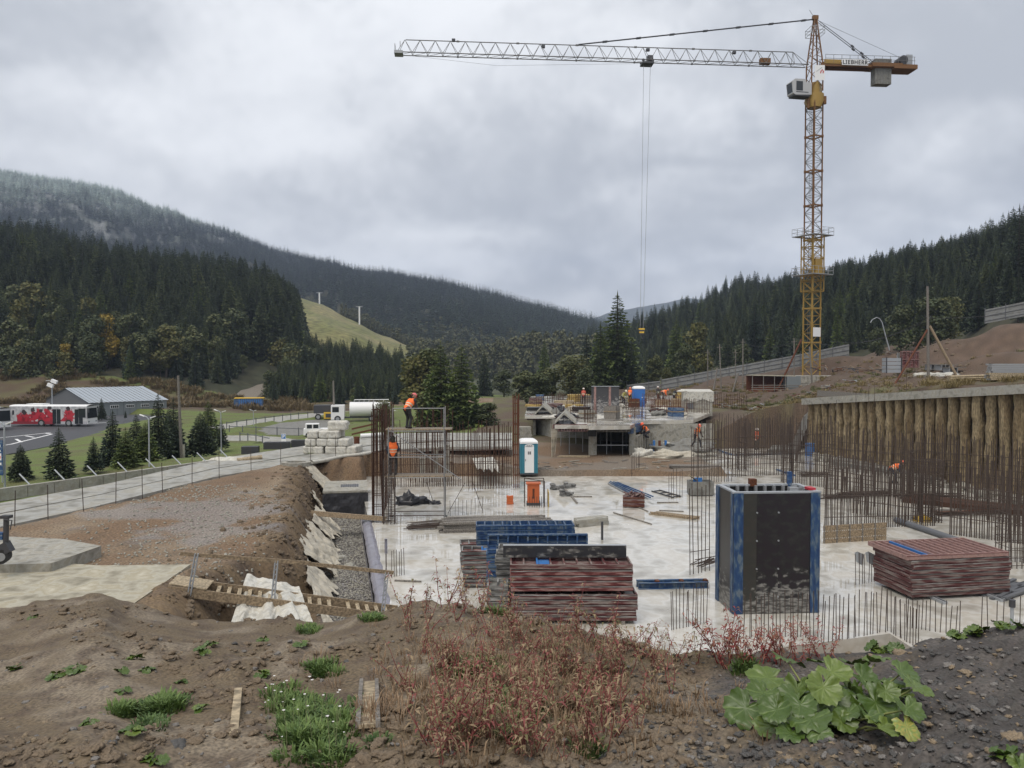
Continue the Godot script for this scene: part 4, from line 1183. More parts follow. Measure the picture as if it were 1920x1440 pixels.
# ---------------------------------------------------------------- the bank behind the site: piles, fence, poles
func wire(parent: Node, a: Vector3, b: Vector3, sag: float, r := 0.018) -> void:
	var m := MB.new()
	var prev := a
	for i in range(1, 13):
		var f := i / 12.0
		var p := a.lerp(b, f) - Vector3(0, sag * 4.0 * f * (1.0 - f), 0)
		m.tube(prev, p, r, r, 4, false)
		prev = p
	put(parent, "wire", m.mesh(), M.steel_dark)
func sit(p: Vector3) -> Vector3: return Vector3(p.x, site_h(p.x, -p.z), p.z)
func cap_h(d: float) -> float: return 4.15 + (61.0 - d) * 0.083
func make_bank() -> void:
	# bored piles with a capping beam
	var wall := thing("pile_wall", "row of rough brown bored piles under a pale concrete capping beam", "retaining wall", Vector3(slab_right(45.0), 0, -45))
	var r := RandomNumberGenerator.new()
	r.seed = 31
	var o := wall.position
	var d := 60.5
	var meshes := []
	for v in 3:
		var b := MB.new()
		var k := 14
		var rows := 24
		for i in rows:
			for j in k:
				var ps := []
				var ns := []
				for e in [[i, j], [i + 1, j], [i + 1, j + 1], [i, j + 1]]:
					var a: float = TAU * (e[1] % k) / k
					var rr: float = 0.31 + fine.get_noise_3d(cos(a) * 4.0 + v * 30.0, e[0] * 1.8, sin(a) * 4.0) * 0.12
					ps.append(Vector3(cos(a) * rr, e[0] * 6.2 / rows - 0.6, sin(a) * rr))
					ns.append(Vector3(cos(a), 0, sin(a)))
				var nz := fine.get_noise_3d(j * 3.0, i * 0.6, v * 20.0)
				b.col = Color(1, 1, 1).lerp(Color(0.55, 0.5, 0.45), clampf(0.4 + nz * 1.6, 0, 1))
				b.tri(ps[0], ps[2], ps[1])
				b.tri(ps[0], ps[3], ps[2])
		meshes.append(b.mesh())
	var pm: StandardMaterial3D = M.pile.duplicate()
	pm.vertex_color_use_as_albedo = true
	var i := 0
	while d > 20.0:
		var x := slab_right(d)
		var h := cap_h(d) - 0.2
		var p := put(wall, "pile", meshes[i % 3], pm)
		p.transform = Transform3D(Basis(Vector3.UP, r.randf() * TAU).scaled(Vector3(1, (h + 0.6) / 6.2 * 1.0, 1)), Vector3(x, 0.0, -d) - o)
		d -= 0.96
		i += 1
	var prev := Vector3.ZERO
	for k in 22:
		var dd := 61.2 - k * 1.95
		var x := slab_right(dd)
		var p := Vector3(x, cap_h(dd), -dd)
		if k > 0:
			var b := beam(wall, "capping_beam", prev - o, p - o + (prev - p).normalized() * -0.0, 1.05, 0.5, M.concrete)
			b.position.y += 0.0
		prev = p
	for k in 10:        # timber lagging behind the piles
		var y := 0.35 + k * 0.5
		var a := Vector3(slab_right(60.5) + 0.42, y, -60.5)
		var e := Vector3(slab_right(20.0) + 0.42, y, -20.0)
		beam(wall, "lagging_board", a - o, e - o, 0.06, 0.46, M.wood_grey)
	# gunite slope where the pile wall ends
	var gn := MB.new()
	var top := [at(1527, 768, 61), at(1480, 772, 68), at(1420, 775, 78), at(1375, 780, 86)]
	for k in top.size() - 1:
		var a: Vector3 = top[k]
		var b: Vector3 = top[k + 1]
		gn.quad(Vector3(a.x - 1.6, 0, a.z + 0.5), a, b, Vector3(b.x - 1.6, 0.0, b.z + 0.5))
		gn.quad(a, a + Vector3(1.2, 0.15, -0.6), b + Vector3(1.2, 0.15, -0.6), b)
	tag(put(self, "sheet_covered_slope", gn.mesh(), M.concrete_dark), "grey sheeted slope continuing the pile wall", "slope cover")
	var dr := thing("blue_drum", "upright blue drum at the end of the pile wall", "drum", gp(1519, 838, 0.0))
	dr.position = at(1519, 815, 59)
	pipe(dr, "drum_body", Vector3(0, 0, 0), Vector3(0, 0.95, 0), 0.34, M.blue_bright)
	pipe(dr, "drum_rim", Vector3(0, 0.93, 0), Vector3(0, 0.98, 0), 0.36, M.blue_bright)
	dr.position.y = 0.0
	dr.scale.y = 1.0
	# sheet fence climbing the bank
	fence([[1240, 733, 132], [1400, 705, 126], [1500, 687, 124], [1592, 668, 122]], "long grey corrugated sheet fence behind the crane base")
	fence([[1846, 607, 108], [1925, 592, 104], [2050, 575, 100]], "grey sheet fence on top of the bare earth hill")
	fence([[1175, 742, 140], [1238, 735, 133]], "dark end piece of the sheet fence beside the trees")
	# poles
	var tops := []
	for q in [[1327, 655, 118, 728, 0.10, 0], [1353, 645, 112, 740, 0.11, 8], [1379, 655, 116, 718, 0.09, 0], [1393, 635, 110, 726, 0.10, 0], [1489, 634, 104, 742, 0.11, 0]]:
		var p := at(q[0], q[3], q[2])
		var t := at(q[0] - q[5] * 0.5, q[1], q[2])
		var po := thing("utility_pole", "slim wooden pole with slack wires above the sheet fence", "pole", p, 0.0, "slim poles along the sheet fence")
		var pm_ := MB.new()
		pm_.tube(Vector3(0, -0.5, 0), t - p, q[4], q[4] * 0.7, 8)
		put(po, "pole", pm_.mesh(), M.wood_grey)
		rod(po, "cross_arm", t - p + Vector3(-0.4, -0.5, 0), t - p + Vector3(0.4, -0.5, 0), 0.04, M.wood_grey)
		if tops.size():
			wire(po, tops[-1] - p - Vector3(0, 0.5, 0), t - p - Vector3(0, 0.5, 0), 0.8)
			wire(po, tops[-1] - p - Vector3(0, 1.3, 0), t - p - Vector3(0, 1.3, 0), 0.9)
		tops.append(t)
	for q in [[1503, 636, 1455, 735, 103, "rust brown pole leaning in front of the crane mast"], [1518, 650, 1524, 738, 103, "pale pole leaning before the crane mast"], [1384, 700, 1374, 732, 106, "short leaning post before the sheet fence"], [1345, 690, 1338, 728, 108, "short dark leaning post before the sheet fence"]]:
		var p := at(q[2], q[3], q[4])
		var po := thing("leaning_post", q[5], "post", p)
		pipe(po, "post", Vector3(0, -0.2, 0), at(q[0], q[1], q[4]) - p, 0.12, M.rebar_brown if q[0] == 1503 else M.wood_grey)
	# pole with two props
	var foot := at(1741, 706, 75)
	var bp := thing("braced_pole", "tall weathered pole held up by two slanting props", "pole", foot)
	var top_ := at(1739, 537, 75) - foot
	var bm := MB.new()
	bm.tube(Vector3(0, -0.6, 0), top_, 0.15, 0.11, 10)
	put(bp, "pole", bm.mesh(), M.wood_grey)
	pipe(bp, "prop", at(1678, 720, 73) - foot, at(1739, 618, 75) - foot, 0.09, M.rebar_brown)
	pipe(bp, "prop", at(1792, 702, 74) - foot, at(1743, 611, 75) - foot, 0.13, M.wood)
	for k in 2: rod(bp, "insulator_arm", top_ * 0.64, top_ * 0.64 + Vector3(0.35 * (k * 2 - 1), 0.3, 0), 0.035, M.steel_dark)
	wire(bp, top_ * 0.65, at(2000, 570, 70) - foot, 0.4)
	wire(bp, top_ * 0.65, at(1560, 640, 95) - foot, 1.0)
	wire(bp, top_ * 0.62, tops[-1] - foot, 1.6)
	# bent lamp post
	var lf := at(1668, 655, 118)
	var lp := thing("bent_lamp_post", "thin bent lamp post leaning at the forest edge", "lamp post", lf)
	var lm := MB.new()
	var pts := []
	for q in [[1668, 657], [1660, 628], [1654, 605], [1650, 598], [1644, 595], [1636, 599], [1632, 605]]: pts.append(at(q[0], q[1], 118) - lf)
	lm.chain(pts, [0.09, 0.08, 0.07, 0.06, 0.06, 0.06, 0.08], 6)
	put(lp, "post", lm.mesh(), M.galvanised)
	# formwork pieces and stacks on the bank
	var pf := thing("formwork_tray_upright", "dark red formwork panel standing upright behind the braced pole", "formwork panel", at(1706, 690, 84))
	blk(pf, "facing", Vector3(0, 0.95, -0.08), Vector3(2.1, 1.9, 0.03), M.red_bright)
	for k in 5: blk(pf, "rib", Vector3(-0.9 + k * 0.45, 0.95, 0), Vector3(0.06, 1.9, 0.12), M.red_steel)
	for k in 3: blk(pf, "rib", Vector3(0, 0.1 + k * 0.85, 0.01), Vector3(2.1, 0.06, 0.1), M.pink_frame)
	var gb := thing("grey_crate", "grey ribbed steel crate beside the upright red panel", "crate", at(1671, 699, 84))
	for k in 4: blk(gb, "slat", Vector3(0, 0.2 + k * 0.42, 0), Vector3(1.5, 0.36, 1.2), M.galvanised)
	for k in 2: blk(gb, "post", Vector3(0.82 * (k * 2 - 1), 0.85, 0.6), Vector3(0.08, 1.8, 0.08), M.steel_dark)
	var gp2 := thing("formwork_tray_upright", "grey formwork panel standing on edge beside the red one", "formwork panel", at(1687, 695, 84.5))
	blk(gp2, "facing", Vector3(0, 1.0, 0), Vector3(0.5, 2.0, 0.1), M.concrete_dark)
	blk(gp2, "edge", Vector3(-0.28, 1.0, 0), Vector3(0.06, 2.05, 0.16), M.steel)
	for q in [[1755, 683, 82, 5], [1775, 693, 80, 4], [1790, 700, 78, 3]]:
		var rk := thing("scaffold_rack", "low grey rack of scaffold frames behind the props", "rack", sit(at(q[0], q[1] + 8, q[2])), 0.1, "low racks of scaffold frames")
		for k in q[3]:
			blk(rk, "frame", Vector3(-0.9 + k * 0.42, 0.3, 0), Vector3(0.06, 0.6, 1.0), M.steel)
		blk(rk, "shelf", Vector3(-0.1, 0.05, 0), Vector3(2.0, 0.06, 1.0), M.wood_grey)
		blk(rk, "shelf", Vector3(-0.1, 0.62, 0), Vector3(2.0, 0.06, 1.0), M.wood_grey)
	# bundles of tubes and poles
	for q in [[1862, 714, 47, 9, 6, 0.055, "neat stack of square steel tubes with open ends above the pile wall", M.steel, 4.5, -0.12], [1905, 695, 50, 6, 5, 0.055, "stack of tubes with blackened ends on the bank", M.wood, 4.5, -0.12], [1910, 713, 49, 6, 4, 0.055, "lower stack of yellowish tubes beside the steel tubes", M.wood_pale, 4.5, -0.12]]:
		var p := sit(at(q[0], q[1], q[2])) + Vector3(0, 0.1, 0)
		var bd := thing("tube_stack", q[6], "tube stack", p, q[9])
		for a in q[3]:
			for b in q[4]:
				var w: float = 0.115
				var tb := put(bd, "tube", unit_box, q[7] if a > 3 or b % 2 else M.wood_pale)
				tb.transform = Transform3D(Basis.from_scale(Vector3(q[8] + r.randf() * 0.4, 0.1, 0.1)), Vector3(q[8] * 0.5 + r.randf_range(-0.1, 0.1), 0.06 + a * w, b * w * -1.0))
		for b in 2: blk(bd, "bearer", Vector3(0.8 + b * 2.6, -0.05, -0.3), Vector3(0.1, 0.1, 1.0), M.wood_grey)
	var lg := thing("timber_pile", "loose pile of round timber poles on the dry grass", "timber pile", sit(at(1782, 716, 50)), -0.25)
	for k in 14:
		pipe(lg, "log", Vector3(0, 0.08 + (k / 5) * 0.13, -(k % 5) * 0.17), Vector3(3.4 + r.randf() * 0.4, 0.2 + (k / 5) * 0.13, -(k % 5) * 0.17 - 0.3), 0.075, M.wood_pale if k % 3 else M.wood)
	for q in [[1738, 703, 76, "white bundled sheet lying at the foot of the braced pole"], [1770, 700, 77, "long white roll lying behind the props"]]:
		var wb := thing("white_bundle", q[3], "bundle", sit(at(q[0], q[1], q[2])))
		put(wb, "sheet", lump(7 + int(q[0]), Vector3(1.6, 0.35, 0.5), 0.3), M.white_sheet)
	var sc := thing("scrap_heap", "tangled heap of rusty scrap beside the crane base", "scrap heap", sit(at(1605, 712, 100)))
	for k in 60:
		var p := Vector3(r.randf_range(-5, 4.5), r.randf_range(0.1, 0.9), r.randf_range(-2, 2))
		var e := p + Vector3(r.randfn(), r.randfn() * 0.25, r.randfn()) * 0.9
		beam(sc, "scrap_bar", p, e, r.randf_range(0.04, 0.16), r.randf_range(0.04, 0.1), [M.rebar_brown, M.wood_grey, M.steel_dark, M.wood, M.rebar][k % 5])
	var sh := thing("tool_shed", "low open shed with pale roof edge and rusty heap inside beside the crane base", "shed", at(1445, 734, 104))
	blk(sh, "roof", Vector3(0, 2.2, 0), Vector3(6.0, 0.12, 2.6), M.concrete_dusty, Basis(Vector3.BACK, -0.02))
	blk(sh, "side_wall", Vector3(2.7, 1.1, 0.2), Vector3(1.9, 2.1, 2.2), M.hall_grey)
	blk(sh, "back_wall", Vector3(-0.5, 1.1, -1.2), Vector3(5, 2.1, 0.1), M.rebar_brown)
	for k in 4: rod(sh, "post", Vector3(-2.9 + k * 1.5, 0, 1.2), Vector3(-2.9 + k * 1.5, 2.2, 1.2), 0.06, M.wood_grey)
	for k in 3: rod(sh, "rail", Vector3(-3.2, 0.3 + k * 0.3, 1.6), Vector3(8.5, 0.3 + k * 0.3, 1.6), 0.05, M.wood_grey)
	put(sh, "rusty_heap", lump(55, Vector3(2.2, 0.9, 0.9), 0.4), M.rebar_brown)
	for q in [[1330, 735, 108, 2.4, 0.3], [1300, 742, 105, 1.8, -0.2], [1405, 728, 112, 2.0, 0.1], [1560, 700, 108, 1.2, 0.5], [1340, 752, 96, 3.0, 0.45], [1660, 712, 92, 2.2, 0.1]]:
		var bo := thing("board_heap", "small heap of grey boards lying on the brown bank", "board heap", sit(at(q[0], q[1], q[2])), q[4], "board heaps on the bank")
		for k in 7: blk(bo, "board", Vector3(r.randf_range(-0.3, 0.3), 0.06 + k * 0.07, r.randf_range(-0.4, 0.4)), Vector3(q[3] * r.randf_range(0.7, 1.1), 0.05, 0.2), [M.wood_grey, M.wood, M.concrete][k % 3], Basis(Vector3.UP, r.randf_range(-0.3, 0.3)))
	for k in 26:
		d = r.randf_range(62, 112)
		var x := r.randf_range(0.24, 0.5) * d
		var bo := thing("offcut_heap", "little heap of timber offcuts and scrap on the brown bank", "debris", Vector3(x, site_h(x, d) + 0.02, -d), r.randf() * 3.0, "debris heaps on the bank")
		for j in 6: beam(bo, "offcut", Vector3(r.randf_range(-1, 1), 0.1 + j * 0.05, r.randf_range(-0.6, 0.6)), Vector3(r.randf_range(-1.4, 1.4), 0.15 + j * 0.07, r.randf_range(-0.8, 0.8)), 0.14, 0.07, [M.wood_grey, M.wood, M.concrete, M.rebar_brown, M.steel][(k + j) % 5])
	var rocks := []
	for k in 1400:
		d = r.randf_range(50, 118)
		var x := slab_right(d) + 1.5 + r.randf() * (10.0 + (d - 50.0) * 0.6)
		rocks.append(Transform3D(Basis(Vector3(r.randfn(), r.randfn(), r.randfn()).normalized(), r.randf() * TAU).scaled(Vector3.ONE * (0.05 + 0.28 * pow(r.randf(), 3.0))), Vector3(x, site_h(x, d), -d)))
	tag(multi("bank_rubble", lump(705, Vector3(1, 0.7, 0.8), 0.45, 1.0), M.clod, rocks), "stones and clods strewn over the brown bank", "rubble")
	# thin posts along the capping beam
	for q in [[1557, 757], [1568, 752], [1605, 745], [1629, 735], [1640, 733], [1700, 730]]:
		var p := at(q[0], q[1] + 2, 50)
		p.y = site_plain(p.x, 50.0) - 0.3
		var po := thing("steel_rod_post", "thin rusty rod standing in the grass above the pile wall", "rod", p, 0.0, "thin rods above the pile wall")
		rod(po, "rod", Vector3.ZERO, Vector3(r.randf_range(-0.05, 0.05), 1.5, 0), 0.014, M.rebar_dark)
func bank_cover() -> void:
	var r := RandomNumberGenerator.new()
	r.seed = 61
	var tuft := blade_mesh(17, 40, 0.45, 0.3, Color(0.17, 0.13, 0.055), Color(0.26, 0.20, 0.085), 0.02)
	var green := blade_mesh(18, 40, 0.35, 0.3, Color(0.09, 0.10, 0.035), Color(0.15, 0.145, 0.05), 0.02)
	var shrub := blade_mesh(19, 70, 1.3, 0.8, Color(0.10, 0.075, 0.035), Color(0.19, 0.135, 0.06), 0.05)
	var sx := []
	for k in 900:
		var d := r.randf_range(142, 168)
		var x := r.randf_range(-122, -38)
		if wide.get_noise_2d(x * 1.5, d * 1.5) < -0.1: continue
		sx.append(Transform3D(Basis(Vector3.UP, r.randf() * TAU).scaled(Vector3.ONE * r.randf_range(0.4, 1.3)), Vector3(x, site_plain(x, d), -d)))
	tag(multi("hillside_shrubs", shrub, M.leaves, sx), "brown low scrub on the bank behind the grey hall", "scrub")
	for v in 2:
		var xs := []
		for k in 1300:
			var d := r.randf_range(30, 122)
			var x := slab_right(d) + 1.0 + absf(r.randfn()) * (5.0 + (d - 30.0) * 0.14)
			if wide.get_noise_2d(x * 2.0 + v * 50.0, d * 2.0) < -0.03: continue
			xs.append(Transform3D(Basis(Vector3.UP, r.randf() * TAU).scaled(Vector3.ONE * r.randf_range(0.5, 1.4)), Vector3(x, site_plain(x, d), -d)))
		tag(multi("bank_grass", [tuft, green][v], M.leaves, xs), "dry and green grass tufts on the brown bank", "grass")
func lump(sd: int, s: Vector3, rough: float, folds := 0.0) -> ArrayMesh:
	var v := PackedVector3Array()
	var f := FastNoiseLite.new()
	f.seed = sd
	f.frequency = 0.9
	f.fractal_octaves = 3
	var st := SurfaceTool.new()
	st.begin(Mesh.PRIMITIVE_TRIANGLES)
	st.set_smooth_group(0)
	var rows := 9
	var k := 18
	var pt := func(i: int, j: int) -> Vector3:
		var a := TAU * (j % k) / k
		var e := PI * 0.5 * (1.0 - i / float(rows)) if folds == 0.0 else PI * (0.5 - i / float(rows))
		var n := Vector3(cos(a) * cos(e), sin(e), sin(a) * cos(e))
		var q := 1.0 + f.get_noise_3d(n.x * 2.2, n.y * 2.2, n.z * 2.2) * rough * 1.8
		return Vector3(n.x * s.x, n.y * s.y, n.z * s.z) * q
	for i in rows:
		for j in k:
			var a: Vector3 = pt.call(i, j)
			var b: Vector3 = pt.call(i, j + 1)
			var c: Vector3 = pt.call(i + 1, j + 1)
			var d: Vector3 = pt.call(i + 1, j)
			for p in [a, b, c, a, c, d]: st.add_vertex(p)
	st.generate_normals()
	return st.commit()
func fence(pts: Array, label: String) -> void:
	var o := at(pts[0][0], pts[0][1], pts[0][2])
	var fn := thing("sheet_fence", label, "fence", o)
	for i in pts.size() - 1:
		var a := at(pts[i][0], pts[i][1], pts[i][2]) - o
		var b := at(pts[i + 1][0], pts[i + 1][1], pts[i + 1][2]) - o
		var n := maxi(1, int(round((b - a).length() / 3.0)))
		for k in n:
			var p := a.lerp(b, k / float(n))
			var e := a.lerp(b, (k + 1) / float(n))
			var m := MB.new()
			m.quad(p, p + Vector3(0, 2.0, 0), e + Vector3(0, 2.0, 0), e)
			put(fn, "sheet", m.mesh(), M.fence_sheet)
			var w := Vector3(0, 0, 0.05)
			for hgt in [0.35, 1.05, 1.75]: rod(fn, "rail", p + w + Vector3(0, hgt, 0), e + w + Vector3(0, hgt, 0), 0.05, M.hall_dark)
			rod(fn, "post", p + w, p + w + Vector3(0, 2.25, 0), 0.05, M.hall_dark)
# ---------------------------------------------------------------- formwork, rebar and loose things on the slab
func panel(label: String, group: String, L: float, W: float, T_: float, ribs: int, fm: Material, pm: Material, odd: Material = null, odd_at := -1) -> Node3D:
	var o := thing("formwork_tray", label, "formwork panel", Vector3.ZERO, 0.0, group)
	blk(o, "facing", Vector3(0, 0.012, 0), Vector3(L - 0.02, 0.02, W - 0.02), pm)
	for s in [-1.0, 1.0]:
		blk(o, "rail", Vector3(0, T_ * 0.5, s * (W * 0.5 - 0.02)), Vector3(L, T_, 0.045), fm)
		blk(o, "rail", Vector3(s * (L * 0.5 - 0.021), T_ * 0.5, 0), Vector3(0.042, T_ - 0.004, W - 0.09), fm)
		var lip := blk(o, "edge_lip", Vector3(0, T_ - 0.016, s * (W * 0.5 + 0.006)), Vector3(L - 0.01, 0.024, 0.014), pm)
		lip.name = "edge_lip"
	for i in ribs:
		var x := -L * 0.5 + L * (i + 1) / (ribs + 1.0)
		blk(o, "rib", Vector3(x, T_ * 0.5, 0), Vector3(0.045, T_ - 0.012, W - 0.09), odd if odd and i == odd_at else fm)
		if odd and i == odd_at: blk(o, "insert", Vector3(x + L / (ribs + 1.0) * 0.5, 0.05, 0), Vector3(L / (ribs + 1.0) - 0.06, 0.02, W - 0.1), odd)
	return o
func stack(p: Vector3, yaw: float, n: int, proto: Node3D, Tk: float, jit: float, sd: int) -> void:
	var r := RandomNumberGenerator.new()
	r.seed = sd
	for i in n:
		var o := proto if i == 0 else copy(proto, Vector3.ZERO)
		o.position = p + Vector3(r.randf_range(-jit, jit), i * (Tk + 0.02) + 0.005, r.randf_range(-jit, jit))
		o.rotation.y = yaw + r.randf_range(-0.012, 0.012)
func stained_board(w: float, h: float, nx: int, ny: int, sd: int, base: Color, dirt: Color, reach: float) -> ArrayMesh:
	# a board whose lower part carries dried cement splashes with ragged outlines
	var b := MB.new()
	var f := FastNoiseLite.new()
	f.seed = sd
	f.frequency = 2.2
	f.fractal_octaves = 4
	for i in ny:
		for j in nx:
			var x := (j + 0.5) / nx * w
			var y := (i + 0.5) / ny * h
			var k := f.get_noise_2d(x, y * 1.6)
			var m := smoothstep(-0.05, 0.3, k + (reach - y) * 0.9 - 0.08)
			m *= 0.2 + 0.8 * smoothstep(-0.35, 0.3, f.get_noise_2d(x * 1.2 + 50.0, y * 5.0))
			b.col = base.lerp(dirt, m * 0.85).lerp(Color(0.05, 0.047, 0.042), clampf(k * 0.6, 0.0, 0.4) * (1.0 - m))
			var p := Vector3(j * w / nx - w * 0.5, i * h / ny, 0)
			var dx := Vector3(w / nx, 0, 0)
			var dy := Vector3(0, h / ny, 0)
			b.quad(p, p + dy, p + dy + dx, p + dx)
	return b.mesh()
func rebar_row(p: Vector3, q: Vector3, n: int, h: float, label: String, group: String, rad := 0.017, bands := 2, sd := 1, m: Material = null) -> Node3D:
	var r := RandomNumberGenerator.new()
	r.seed = sd
	if m == null: m = M.rebar_dark
	var o := thing("rebar_wall", label, "rebar", p, 0.0, group)
	var w := q - p
	for i in n:
		var a := w * (i / maxf(1.0, n - 1.0)) + Vector3(r.randf_range(-0.03, 0.03), 0, r.randf_range(-0.03, 0.03))
		rod(o, "bar", a, a + Vector3(r.randf_range(-0.05, 0.05) * h * 0.5, h * r.randf_range(0.86, 1.04), r.randf_range(-0.05, 0.05)), rad, m)
	for i in bands:
		var y := h * (0.22 + 0.6 * i / maxf(1.0, bands - 0.0)) + r.randf_range(-0.1, 0.1)
		rod(o, "tie_bar", Vector3(0, y, 0.02), w + Vector3(0, y + r.randf_range(-0.08, 0.08), 0.02), rad * 0.85, m)
	return o
func rebar_cage(p: Vector3, sx: float, sz: float, nx: int, nz: int, h: float, stir: float, label: String, rad: float, m: Material, up_to := 1.0) -> void:
	var o := thing("rebar_column", label, "rebar column", p)
	for i in nx:
		for j in nz:
			if i > 0 and i < nx - 1 and j > 0 and j < nz - 1: continue
			var a := Vector3(-sx * 0.5 + sx * i / maxf(1, nx - 1), 0, -sz * 0.5 + sz * j / maxf(1, nz - 1))
			rod(o, "bar", a, a + Vector3(rng.randf_range(-0.05, 0.05), h * rng.randf_range(0.95, 1.03), rng.randf_range(-0.05, 0.05)), rad, m)
	var y := 0.12
	while y < h * up_to:
		var c := [Vector3(-sx, 0, -sz) * 0.5, Vector3(sx, 0, -sz) * 0.5, Vector3(sx, 0, sz) * 0.5, Vector3(-sx, 0, sz) * 0.5]
		var b := MB.new()
		for k in 4: b.tube(c[k] * 1.06 + Vector3(0, y, 0), c[(k + 1) % 4] * 1.06 + Vector3(0, y, 0), rad * 0.7, rad * 0.7, 4, false)
		put(o, "stirrup", b.mesh(), m)
		y += stir
func boards(label: String, p: Vector3, yaw: float, n: int, L: float, w: float, t: float, m: Material, group := "", spread_ := 0.05, layers := 1) -> Node3D:
	var o := thing("board_stack" if layers > 1 else "plank_bundle", label, "boards", p, yaw, group)
	for i in n:
		for j in layers:
			blk(o, "board", Vector3(rng.randf_range(-spread_, spread_) * 3.0, t * 0.5 + j * (t + 0.004) + 0.003, (i - (n - 1) * 0.5) * (w + 0.012) + rng.randf_range(-spread_, spread_) * 0.3), Vector3(L * rng.randf_range(0.93, 1.03), t, w), m, Basis(Vector3.UP, rng.randf_range(-spread_, spread_)))
	return o
func plank(label: String, a: Vector3, b: Vector3, w: float, t: float, m: Material, group := "") -> void:
	var o := thing("plank", label, "plank", a, 0.0, group)
	beam(o, "board", Vector3(0, t * 0.5 + 0.004, 0), b - a + Vector3(0, t * 0.5 + 0.004, 0), w, t, m)
func cloth(label: String, c: Array, amp: float, nf: float, sd: int, m: Material, category := "sheet") -> void:
	var o := c[0] as Vector3
	var b := MB.new()
	var f := FastNoiseLite.new()
	f.seed = sd
	f.frequency = 0.8
	var N := 48
	var K := 26
	var nrm: Vector3 = ((c[1] - c[0]).cross(c[3] - c[0])).normalized()
	if nrm.y < 0: nrm = -nrm
	var g := []
	for i in N + 1:
		for j in K + 1:
			var u := i / float(N)
			var v := j / float(K)
			var p: Vector3 = c[0].lerp(c[1], u).lerp(c[3].lerp(c[2], u), v)
			var k := sin((u + f.get_noise_2d(u * 3.0, v * 2.0) * 0.16) * nf * TAU) * (0.35 + 0.65 * v) + f.get_noise_2d(u * 4.0 + 9.0, v * 4.0) * 0.6
			var edge := 1.0 + f.get_noise_2d(u * 6.0, 77.0) * 0.5
			p = p + (c[3].lerp(c[2], u) - c[0].lerp(c[1], u)) * ((edge - 1.0) * v)
			g.append(p + nrm * (k * amp + amp) - o)
	for i in N:
		for j in K:
			var q := i * (K + 1) + j
			b.quad(g[q], g[q + 1], g[q + K + 2], g[q + K + 1])
	var st := SurfaceTool.new()
	st.begin(Mesh.PRIMITIVE_TRIANGLES)
	st.set_smooth_group(0)
	for p in b.v: st.add_vertex(p)
	st.generate_normals()
	var w := put(self, "geotextile_sheet", st.commit(), m)
	w.position = o
	tag(w, label, category)
